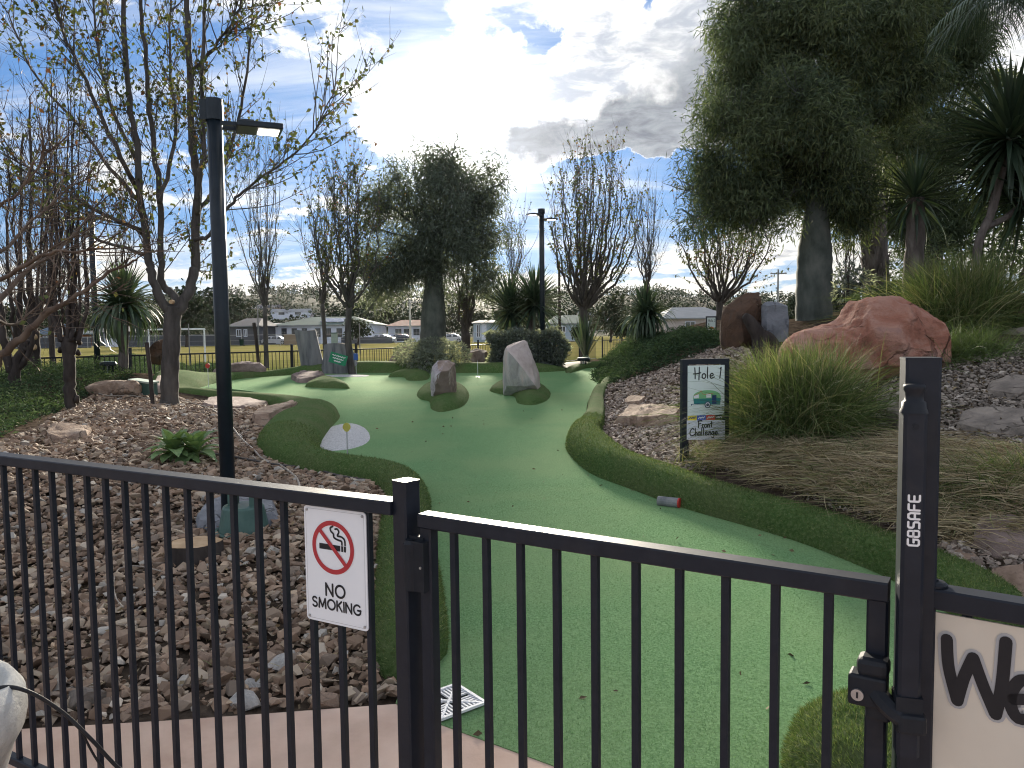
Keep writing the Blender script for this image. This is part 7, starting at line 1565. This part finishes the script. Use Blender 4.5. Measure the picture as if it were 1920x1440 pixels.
# hole signs
MT['teal'] = flat('teal_print', (.03, .20, .19)); MT['mint'] = flat('mint_print', (.22, .50, .24)); MT['navy'] = flat('navy_print', (.02, .05, .14)); MT['print_blue'] = flat('blue_print', (.05, .10, .42)); MT['print_red'] = flat('scarlet_print', (.50, .06, .05)); MT['print_yellow'] = flat('yellow_print', (.60, .50, .06)); MT['orange'] = flat('orange_print', (.50, .16, .06)); MT['aqua_board'] = mat('aqua_board', [(.66, .74, .71), (.72, .79, .76)], 3, .5); MT['lilac_board'] = mat('lilac_board', [(.68, .70, .80), (.74, .76, .84)], 6, .5, big=(9, (.66, .68, .74), .5))
def hole_sign(label, pxl, pxr, ytop, ybase, Yb, first):
    a = at(pxl, ybase, Yb); b = at(pxr, ybase, Yb + (.10 if first else 0)); za, zb_ = zg(a[0], a[1]), zg(b[0], b[1]); u = np.array([b[0] - a[0], b[1] - a[1], 0]); W = np.linalg.norm(u); u = u / W; zt = at((pxl + pxr) / 2, ytop, Yb)[2]; z0 = min(za, zb_); H = zt - z0
    r = thing('hole_sign', label, 'sign', ((a[0] + b[0]) / 2, (a[1] + b[1]) / 2, z0)); v = np.array([0, 0, 1.0]); n_ = np.cross(u, v); rot = np.stack([u, -n_, v], 1); o = np.array([a[0], a[1], z0]); pw = W * .135
    for x in (pw / 2, W - pw / 2):
        m = MB(); m.box(o + u * x + v * (H / 2 - .08), (pw, pw * .8, H + .16), rot); m.build('post', MT['black'], r)
    m = MB(); m.box(o + u * W / 2 + v * (H - pw * .4), (W - pw * 2.0, pw * .78, pw * .8), rot); m.build('head_rail', MT['black'], r)
    pl = Plane(o + n_ * (pw * .4 + .004), u, v); y1 = H - pw * .95; y0 = H * .235 if first else H * .1; ymid = y0 + (y1 - y0) * .265; x0, x1 = pw * .8, W - pw * .8
    q = [(x0, ymid), (x1, ymid), (x1, y1), (x0, y1)]; board(r, pl, q, .006, 'panel', 'aqua_board'); s_ = (x1 - x0)
    m = MB(); hand(m, pl, 'Hole 1' if first else 'Hole 2', x0 + s_ * .17, ymid + (y1 - ymid) * .76, s_ * .27, s_ * .030, .0012); m.build('lettering', MT['black_print'], r)
    cx, cy = x0 + s_ * .52, ymid + (y1 - ymid) * .36
    if first:
        def shp(name, pts, mt_, h): m = MB(); poly(m, pl, [(cx + x * s_, cy + y * s_) for x, y in pts], h); m.build(name, MT[mt_], r)
        arc = [(.38 * math.cos(t), .06 + .19 * math.sin(t) ** .8) for t in np.linspace(.0, math.pi, 15)]
        shp('caravan_print', [(-.38, .04)] + [(-.38, .06)] + arc[::-1][1:-1] + [(.38, .06), (.38, .04)], 'mint', .0008); shp('caravan_print', [(-.37, .04), (-.35, -.10), (.36, -.13), (.38, .04)], 'teal', .0010)
        shp('caravan_print', [(.14, .12), (.14, -.10), (.26, -.11), (.26, .12)], 'navy', .0014); shp('caravan_print', [(-.36, .05), (-.36, .12), (-.22, .15), (-.22, .05)], 'white_print', .0014); shp('caravan_print', [(-.02, .06), (-.02, .16), (.11, .16), (.11, .06)], 'white_print', .0014); shp('caravan_print', [(-.43, -.09), (-.43, -.13), (-.41, -.13), (-.41, -.105), (-.2, -.09), (-.2, -.075)], 'navy', .0012)
        for rad, mt_, h in ((.085, 'navy', .0016), (.06, 'white_print', .0019), (.04, 'navy', .0022)): shp('caravan_wheel_print', [(0.02 + rad * math.cos(t), -.12 + rad * math.sin(t)) for t in np.linspace(0, 6.283, 21)[:-1]], mt_, h)
        m = MB(); stroke(m, pl, [(cx + x * s_, cy + y * s_) for x, y in [(-.34, .12), (-.2, .19), (-.16, .24), (-.1, .15), (.1, .16), (.18, .17)]], s_ * .012, .0020); m.build('bunting_print', MT['orange'], r)
        hb_ = (y1 - ymid) * .09
        for k, mt_ in enumerate(('print_yellow', 'print_blue', 'print_red', 'black_print')):
            m = MB(); xa, xb = x0 + s_ * k / 4, x0 + s_ * (k + 1) / 4 - .001; poly(m, pl, [(xa, ymid - hb_ * .1), (xb, ymid - hb_ * .1), (xb, ymid + hb_ * .9), (xa, ymid + hb_ * .9)], .0012); m.build('sponsor_panel', MT[mt_], r)
            m = MB(); stroke(m, pl, [(xa + (xb - xa) * t_, ymid + hb_ * (.38 + .14 * ((j * 7) % 3 - 1) + .1 * t_)) for j, t_ in enumerate(np.linspace(.15, .85, 9))], hb_ * .16, .0018); m.build('sponsor_mark', MT['white_print' if k else 'navy'], r)
        pl2 = Plane(pl.o + pl.n * .012, u, v); board(r, pl2, [(x0 - .012, y0), (x1 + .002, y0 - .012), (x1 + .002, ymid - .012), (x0 - .012, ymid - .002)], .005, 'lower_panel', 'lilac_board')
        m = MB(); hand(m, pl2, 'Front', x0 + s_ * .26, y0 + (ymid - y0) * .60, s_ * .175, s_ * .028, .0012, .04); hand(m, pl2, 'Challenge', x0 + s_ * .04, y0 + (ymid - y0) * .20, s_ * .185, s_ * .028, .0012, .03); m.build('lettering', MT['black_print'], r)
        for q in ((x0 + .01, ymid - .03), (x1 - .02, ymid - .035)):
            m = MB(); m.lathe([(.006, 0), (.005, .003), (0, .0035)], pl2.P([q], .0004)[0], 8, axis=pl2.n); m.build('screw', MT['black_print'], r)
    else:
        m = MB(); poly(m, pl, [(cx + s_ * x, cy + s_ * y) for x, y in [(-.32, -.12), (.3, -.12), (.34, .02), (.2, .16), (-.2, .2), (-.34, .06)]], .0012); m.build('caravan_print', MT['orange'], r)
hs = hit(1285, 868); hole_sign('black framed sign for the first hole with a caravan picture and a lower plate', 1277, 1364, 673, 868, hs[1], True)
hole_sign('small distant sign for the second hole in front of the pinkish house', 1323, 1343, 593, 660, 17.5, False)
# ------------------------------------------------------------------ lamp posts
def lamp_head(root, c, d, L=.36, W=.22, lit=True, tilt=0.0):
    d = nrm(np.array([*d, tilt])); s_ = nrm(np.cross(d, (0, 0, 1))); n_ = np.cross(s_, d); rot = np.stack([d, s_, n_], 1); m = MB()
    bev_box(m, c + d * (L * .58), (L * .80, W, .046), rot, .008); bev_box(m, c + d * (L * .34) + n_ * .03, (L * .30, W * .6, .03), rot, .006)
    for k in (-1, 1): m.box(c + d * (L * .06) + s_ * k * W * .26, (L * .30, .022, .030), rot)
    h = m.build('lamp_head', MT['pole'], root); m = MB(); m.box(c + d * (L * .74) - n_ * .0255, (L * .36, W * .62, .006), rot); g = m.build('light_panel', MT['lamp_lit'], root); g.parent = h
b = hit(430, 986); zt = at(395, 186, b[1])[2]
lamp = thing('lamp_post', 'tall near lamp post with one lit head rising from the stone bed', 'lamp', b); rp = .056
m = MB(); m.tube([b - (0, 0, .15), (b[0], b[1], zt - .14)], rp, 20); m.build('pole', MT['pole'], lamp, smooth=True)
m = MB(); m.tube([(b[0], b[1], zt - .16), (b[0], b[1], zt)], [.066, .064], 20); m.box((b[0] - .068, b[1], zt - .085), (.05, .09, .15)); m.build('cap', MT['pole'], lamp)
m = MB(); m.box(b + (0, 0, .02), (.24, .24, .04)); m.build('base_plate', MT['pole'], lamp)
lamp_head(lamp, np.array([b[0] + .085, b[1] - .01, zt - .20]), (1, .42), .42, .27)
b = hit(1018, 690); zt = at(1015, 393, b[1])[2]
lamp = thing('lamp_post', 'lamp post with two lit heads beside the clipped hedge', 'lamp', b)
m = MB(); m.tube([b - (0, 0, .15), (b[0], b[1], zt)], .075, 16); m.build('pole', MT['pole'], lamp, smooth=True)
m = MB(); m.tube([(b[0], b[1], zt - .12), (b[0], b[1], zt + .02)], .10, 16); m.build('cap', MT['pole'], lamp); m = MB(); m.box(b + (0, 0, .02), (.32, .32, .05)); m.build('base_plate', MT['pole'], lamp)
lamp_head(lamp, np.array([b[0] - .06, b[1] - .05, zt - .18]), (-.6, -.8), .46, .3); lamp_head(lamp, np.array([b[0] + .06, b[1] - .05, zt - .32]), (.6, -.8), .46, .3)
b = ground_at(184, 20.5); zt = at(184, 398, b[1])[2]
lamp = thing('lamp_post', 'far dark lamp post behind the juniper with two small heads', 'lamp', b)
m = MB(); m.tube([b - (0, 0, .15), (b[0], b[1], zt)], .075, 16); m.build('pole', MT['pole'], lamp, smooth=True); m = MB(); m.tube([(b[0], b[1], zt - .12), (b[0], b[1], zt + .02)], .10, 16); m.build('cap', MT['pole'], lamp)
lamp_head(lamp, np.array([b[0] - .08, b[1], zt - .16]), (-1, .05), .5, .26); lamp_head(lamp, np.array([b[0] + .08, b[1], zt - .16]), (1, .05), .5, .26)
b = ground_at(1050, 29); pole('thin dark pole behind the double headed lamp', 1050, 490, 29, .06, 'bark_dark', name='timber_pole')
# ------------------------------------------------------------------ things in the garden
p = hit(458, 1000); tub = thing('garden_valve_box', 'green plastic valve cover with a pale round lid beside the near lamp post', 'valve cover', p)
m = MB(); m.lathe([(.205, -.03), (.20, .0), (.185, .012), (.15, .20), (.14, .215), (.0, .216)], p, 26); m.build('body', MT['green_plastic'], tub, smooth=False)
m = MB(); m.lathe([(.19, .012), (.225, .012), (.228, .03), (.19, .034)], p, 26); m.build('flange', MT['green_plastic'], tub)
for k in (-.08, .08):
    m = MB(); m.box(p + (k, .02, .27), (.05, .10, .12)); m.build('bracket', MT['green_plastic'], tub)
m = MB(); m.lathe([(.0, .325), (.105, .325), (.118, .335), (.118, .36), (.10, .372), (0, .376)], p + (.02, .03, 0), 26); m.build('lid', MT['pale_green'], tub)
p = hit(366, 1050); st = thing('tree_stump', 'freshly cut tree stump with an orange face behind the front fence', 'stump', p)
sr = .165; m = MB(); th = np.linspace(0, 2 * math.pi, 25)[:-1]; rad = sr * (1 + .06 * np.sin(th * 5) + .04 * np.sin(th * 3 + 1)); V = []
for z, k in ((-.05, 1.12), (.05, 1.03), (.125, 1.0)): V += [(p[0] + r_ * k * math.cos(t), p[1] + r_ * k * math.sin(t), p[2] + z) for r_, t in zip(rad, th)]
m.add(np.array(V), [(j * 24 + k, j * 24 + (k + 1) % 24, (j + 1) * 24 + (k + 1) % 24, (j + 1) * 24 + k) for j in range(2) for k in range(24)]); m.build('bark', MT['bark_dark'], st)
m = MB(); m.add(np.array([(p[0] + r_ * .95 * math.cos(t), p[1] + r_ * .95 * math.sin(t), p[2] + .123 + .004 * math.sin(t * 2)) for r_, t in zip(rad, th)]), [tuple(range(24))]); m.add(np.array([(p[0] + r_ * math.cos(t), p[1] + r_ * math.sin(t), p[2] + .122) for r_, t in zip(rad, th)]), [tuple(range(24))]); m.build('cut_face', MT['cut_wood'], st)
# weathered stumps at the far end, one with a green board
def big_stump(label, L, Rr, ytop, ybot, Y, seed, lean=0, jag=.06):
    a = at((L[0] + L[1]) / 2, ytop, Y); b_ = at((L[2] + L[3]) / 2, ybot, Y); w0_ = (L[1] - L[0]) / FPX * Y / 2; w1_ = (L[3] - L[2]) / FPX * Y / 2; rg = np.random.default_rng(seed); s_ = thing('weathered_stump', label, 'stump', b_); V = []; sg = 28; nz = 9; ph = rg.uniform(0, 6, 4)
    for k in range(nz):
        t = k / (nz - 1); c = b_ * (1 - t) + a * t; w_ = (w1_ * (1 - t) + w0_ * t) * (1 + .10 * (1 - t) ** 4)
        for q in range(sg):
            th_ = 6.283 * q / sg; f_ = 1 + .07 * math.sin(th_ * 5 + ph[0]) + .05 * math.sin(th_ * 9 + ph[1]); V.append((c[0] + w_ * f_ * math.cos(th_), c[1] + w_ * .8 * f_ * math.sin(th_), c[2] - (.15 if k == 0 else 0) + (jag * math.sin(th_ * 2 + ph[2]) if k == nz - 1 else 0)))
    m = MB(); m.add(np.array(V), [(k * sg + q, k * sg + (q + 1) % sg, (k + 1) * sg + (q + 1) % sg, (k + 1) * sg + q) for k in range(nz - 1) for q in range(sg)]); m.build('bark', MT['grey_wood'], s_, smooth=True)
    m = MB(); top = [np.array(v) - (0, 0, .002) for v in V[-sg:]]; c = np.mean(top, 0); m.add(np.array([t * .99 + c * .01 for t in top] + [c - (0, 0, .03)]), [(q, (q + 1) % sg, sg) for q in range(sg)]); m.build('cut_face', MT['bark_dark'], s_); return s_, a, b_
Ys = 21.8
big_stump('tall leaning grey stump at the far end, taller of the pair', (553, 592, 568, 608), 0, 619, 690, Ys, 1, jag=.015)
s2, a2, b2 = big_stump('shorter grey stump that carries the green board', (609, 656, 606, 668), 0, 645, 690, Ys - .2, 2, jag=.03)
c = at(634, 673, Ys - 1.0); u = nrm(np.array([1, 0, -.30])); v = nrm(np.array([.30, 0, 1.0])); pl = Plane(c, u, v); gb = thing('green_board', 'tilted green notice board with faint white lines on the shorter stump', 'sign', c); s_ = Ys / FPX; hw, hh = 15.5 * s_, 9.5 * s_
board(gb, pl, [(-hw, -hh), (hw, -hh), (hw, hh), (-hw, hh)], .02, 'panel', 'green_board')
for k in range(3):
    m = MB(); y_ = hh * (.5 - .5 * k); wv = hw * (.75, .62, .4)[k]; stroke(m, pl, [(x_, y_ + hh * .11 * math.sin(i_ * 2.4)) for i_, x_ in enumerate(np.linspace(-wv, wv, 15))], hh * .13, .004); m.build('white_line', MT['white_print'], gb)
b = at(638, 646, Ys + .1); r = thing('green_utility_box', 'slim grey green cabinet standing behind the shorter stump', 'box', ground_at(629, 26)); q = ground_at(629, 26); zt = at(629, 625, 26)[2]; m = MB(); m.box((q[0], q[1], (q[2] + zt) / 2 - .1), (.19, .16, zt - q[2] + .2)); m.build('body', MT['pale_green'], r); m = MB(); m.box((q[0], q[1], zt + .012), (.22, .19, .03)); m.build('lid', MT['green_plastic'], r)
# hole flags
def flag(label, px, pyb, pyt, col, kind, w=.011):
    b = hit_green(px, pyb); zt = at(px, pyt, b[1])[2]; r = thing('hole_flag', label, 'flag', b); m = MB(); m.tube([b - (0, 0, .02), (b[0], b[1], zt)], w * .6, 8); m.build('stick', MT['grey_print' if kind == 'disc' and col == 'yellow' else 'white_print'], r); h = zt - b[2]
    m = MB(); m.lathe([(.0, .0045), (.055, .0045), (.058, .007), (0, .008)], b, 16); m.build('cup', MT['black_print'], r)
    if kind == 'disc':
        m = MB(); cc = np.array([b[0], b[1] - .012, zt - h * .09]); th_ = np.linspace(0, 6.283, 25)[:-1]; rr2 = h * .095; P_ = [(rr2 * math.cos(t) * (.85 if math.sin(t) < -.3 else 1), rr2 * math.sin(t) * 1.15) for t in th_]; pl = Plane(cc, (1, 0, 0), (0, 0, 1)); board(r, pl, P_, .012, 'marker', col)
    elif kind == 'square':
        pl = Plane(np.array([b[0] - .06, b[1] - .012, zt - h * .33]), (1, 0, 0), (0, 0, 1)); board(r, pl, rrect(.12, h * .32, .03), .012, 'marker', col)
    return r
flag('yellow marker flag in front of the sand patch', 652, 871, 794, 'yellow', 'disc'); flag('red marker flag on the lane beside the lamp post', 391, 726, 682, 'red_flag', 'disc'); flag('blue and white marker flag behind the crescent hump', 668, 702, 662, 'blue_flag', 'square'); flag('plain white hole stick between the brown and white rocks', 896, 707, 676, 'white_print', 'none')
# tee marker: short log with red end
p = hit_green(1254, 950); tm = thing('tee_marker', 'short grey log with a red painted end against the turf border', 'marker', p); d_ = nrm(np.array([1, -.62, 0])); c = p + (0, 0, .042); L2 = .095
m = MB(); m.tube([c - d_ * L2, c + d_ * L2 * .92], .043, 14); m.build('log', MT['grey_wood'], tm); m = MB(); m.tube([c + d_ * L2 * .925, c + d_ * L2 * 1.06], .0445, 14); m.build('red_end', MT['red_flag'], tm)
p = hit_green(742, 1000); tm = thing('tee_marker', 'red ended log peeping out behind the hinge post', 'marker', p); c = p + (-.02, 0, .23); m = MB(); m.tube([c - (.10, 0, 0), c - (.005, 0, 0)], .035, 12); m.build('log', MT['bark'], tm); m = MB(); m.tube([c - (.004, 0, 0), c + (.02, 0, 0)], .036, 12); m.build('red_end', MT['red_flag'], tm)
# garden lights, cover, stakes
def bollard(label, px, py, Y, w, h):
    p = hit(px, py); r = thing('garden_light', label, 'light', p); m = MB(); m.lathe([(w * .75, 0), (w * .7, h * .12), (w * .3, h * .14)], p, 16); m.build('base', MT['pole'], r)
    for k in range(4):
        a_ = k * 1.5708 + .6; m = MB(); m.box(p + (math.cos(a_) * w * .5, math.sin(a_) * w * .5, h * .42), (.03, .03, h * .6)); m.build('leg', MT['pole'], r)
    m = MB(); m.lathe([(w * .2, h * .1), (w * .2, h * .7)], p, 12); m.build('lens', MT['white_print'], r); m = MB(); m.lathe([(0, h * .70), (w * .95, h * .70), (w, h * .74), (w, h * .86), (w * .9, h * .97), (0, h)], p, 20); m.build('lid', MT['pole'], r); m = MB(); m.lathe([(w * .95, h + .001), (0, h * 1.03)], p, 20); m.build('lid_top', MT['pale_green'], r)
bollard('round topped garden light beside the path and juniper', 1094, 690, 19.2, .19, .30); bollard('pale topped garden light in the left juniper by the split rock', 204, 703, 14.2, .18, .30)
p = hit(268, 742); r = thing('garden_box', 'dark green utility box with a sloping pale lid beside the autumn tree', 'box', p); m = MB(); m.box(p + (0, .1, .12), (.34, .34, .30)); m.build('body', MT['green_plastic'], r); m = MB(); m.box(p + (-.02, .1, .285), (.44, .40, .035), np.array(Matrix.Rotation(R(9), 3, 'Y'))); m.build('lid', MT['pale_green'], r)
def stake(label, P0, P1, Y, rad): a = at(*P0, Y); b_ = at(*P1, Y); r = thing('wooden_stake', label, 'stake', b_); m = MB(); m.tube([b_ - (0, 0, .1), b_ * .5 + a * .5 + (.01, 0, 0), a], rad, 8); m.build('shaft', MT['bark_dark'], r)
stake('dark wooden stake leaning beside the autumn tree', (275, 642), (287, 762), 13.1, .036); stake('leaning black star post by the upright pollarded tree', (476, 605), (485, 680), 21.5, .05)
# drain grate
gc = at_z(842, 1314, .019); r = thing('drain_grate', 'white plastic square drain grate let into the turf by the hinge post', 'grate', gc); ga = R(38); gu = np.array([math.cos(ga), math.sin(ga), 0]); gv = np.array([-math.sin(ga), math.cos(ga), 0]); S_ = .235; rot = np.stack([gu, gv, (0, 0, 1)], 1)
m = MB(); m.box(gc + (0, 0, -.012), (S_ - .02, S_ - .02, .004), rot); m.build('pit', MT['black_print'], r)
for k in (-1, 1):
    m = MB(); m.box(gc + gu * k * (S_ / 2 - .007), (.014, S_, .012), rot); m.build('rim', MT['white_print'], r); m = MB(); m.box(gc + gv * k * (S_ / 2 - .007) - (0, 0, .0005), (S_ - .029, .014, .011), rot); m.build('rim', MT['white_print'], r)
d1 = nrm(gu + gv); d2 = nrm(gu - gv)
for d_ in (d1, d2):
    m = MB(); m.box(gc - (0, 0, .001 if d_ is d1 else .0018), (S_ * 1.26, .010, .010), np.stack([d_, np.cross((0, 0, 1), d_), (0, 0, 1)], 1)); m.build('spine', MT['white_print'], r)
for ax, bx in ((gu, gv), (gu, -gv), (-gu, gv), (-gu, -gv)):
    for k in range(1, 6):
        t = k / 6 * (S_ / 2 - .014); h_ = S_ / 2 - .014
        for e_, lo_ in ((gc + ax * h_ + bx * t, .0030), (gc + ax * t + bx * h_, .0033)):
            p0 = gc + ax * t + bx * t; u_ = e_ - p0; L3 = np.linalg.norm(u_)
            if L3 > .012: u_ = u_ / L3; m = MB(); m.box((p0 + e_) / 2 - (0, 0, lo_), (L3, .0075, .008), np.stack([u_, np.cross((0, 0, 1), u_), (0, 0, 1)], 1)); m.build('bar', MT['white_print'], r)
# planter urn and irrigation tube in front of the fence
pc = np.array([-1.235, 1.488, -.06]); r = thing('planter', 'weathered pale concrete urn at the lower left corner', 'planter', pc)
m = MB(); m.lathe([(.0, 0), (.16, 0), (.17, .05), (.15, .09), (.105, .16), (.085, .28), (.085, .40), (.10, .50), (.136, .625), (.172, .735), (.196, .815), (.214, .848), (.221, .88), (.218, .92), (.20, .948), (.18, .94), (.168, .896), (.0, .88)], pc, 40); m.build('bowl', MT['concrete_pot'], r, smooth=True)
m = MB(); m.lathe([(.166, .882), (.08, .90), (0, .904)], pc, 24); m.build('potting_soil', MT['soil'], r)
r = thing('irrigation_tube', 'thin black irrigation tube looping from the urn to the paving', 'hose', (-1.04, 1.56, 0)); m = MB(); m.tube(catmull([(-1.13, 1.488, .85), (-1.08, 1.535, .88), at(40, 1292, 1.545), at(110, 1330, 1.585), at(170, 1385, 1.60), at(222, 1440, 1.625), (-.80, 1.64, .58), (-.78, 1.65, .2), (-.72, 1.68, .008)], 7), .0042, 8); m.tube(catmull([at(118, 1336, 1.59), at(150, 1368, 1.595), at(185, 1430, 1.615), (-.83, 1.65, .5), (-.80, 1.68, .02)], 6), .0028, 6); m.build('tube', MT['black_tube'], r, smooth=True)
# hoses on the stones
def hose(label, pts, rad, mtl, lift=.035):
    P = np.array([hit(*p) for p in pts]); P = catmull(P, 8); P[:, 2] = z_ground(P[:, 0], P[:, 1]) + lift; r = thing('garden_hose', label, 'hose', P[0]); m = MB(); m.tube(P, rad, 8); m.build('tube', MT[mtl], r, smooth=True)
hose('pale hose running down the stones from the lamp post to the turf border', [(340, 757), (375, 765), (400, 775), (430, 800), (455, 832), (485, 862), (500, 872), (525, 880), (555, 905), (563, 935), (560, 950)], .011, 'hose', .05)
hose('dark irrigation pipe lying along the turf border over the stones', [(375, 858), (440, 866), (520, 880), (580, 886), (640, 902), (700, 912)], .012, 'hose_dark', .05)
hose('thin pale hose drooping over the split rock', [(170, 722), (176, 738), (205, 748), (250, 748), (285, 755)], .010, 'hose', .06)
hose('loop of thin grey wire lying on the creek stones', [(305, 1090), (260, 1080), (225, 1085), (214, 1110), (218, 1140), (232, 1160)], .004, 'hose', .06)
# fallen leaves on the lane
rng = np.random.default_rng(301); m = MB(); LP = [(int(rng.uniform(700, 1060)), int(rng.uniform(760, 960))) for _ in range(26)] + [(int(rng.uniform(1090, 1500)), int(rng.uniform(1000, 1060))) for _ in range(14)] + [(960, 952), (1216, 940), (1101, 893), (1240, 957), (1130, 912), (905, 790), (770, 850), (705, 860), (905, 797), (1055, 770), (1050, 787), (830, 780), (704, 805), (1005, 882), (1100, 727), (1190, 922), (650, 1330), (560, 1335), (300, 1395), (420, 1420), (905, 1380), (1520, 1285), (1565, 1190), (1490, 1235), (1440, 1330), (1160, 1300), (1085, 1315), (1390, 1270)]
P = np.array([hit_green(*p) for p in LP]); P = np.repeat(P, 1, 0) + (0, 0, .012); n = len(P); leaf_mesh(m, P, np.c_[rng.normal(size=(n, 2)), rng.uniform(0, .4, n)], rng.uniform(.025, .05, n), rng.uniform(.012, .025, n), rng)
o = m.build('fallen_leaves', MT['dead_leaf']); tag(o, 'few small fallen leaves scattered over the turf lane', 'leaves', kind='stuff')
p = hit(1890, 1075); 
# ------------------------------------------------------------------ the air: thin even haze round the whole place
def haze_box():
    x, y0, y1, z0, z1 = 1700.0, -120.0, 1700.0, -3.0, 42.0
    m = MB(); m.box((0, (y0 + y1) / 2, (z0 + z1) / 2), (2 * x, y1 - y0, z1 - z0))
    mt = bpy.data.materials.new('haze'); mt.use_nodes = True; t = mt.node_tree
    for n in list(t.nodes): t.nodes.remove(n)
    v = t.nodes.new('ShaderNodeVolumePrincipled'); v.inputs['Color'].default_value = (.86, .90, .95, 1); v.inputs['Density'].default_value = HAZE_DENSITY; v.inputs['Anisotropy'].default_value = 0.8
    o = t.nodes.new('ShaderNodeOutputMaterial'); t.links.new(v.outputs[0], o.inputs['Volume'])
    h = m.build('haze', mt); h['kind'] = 'stuff'; h['label'] = 'thin pale haze in the air over the field and hills'
haze_box()
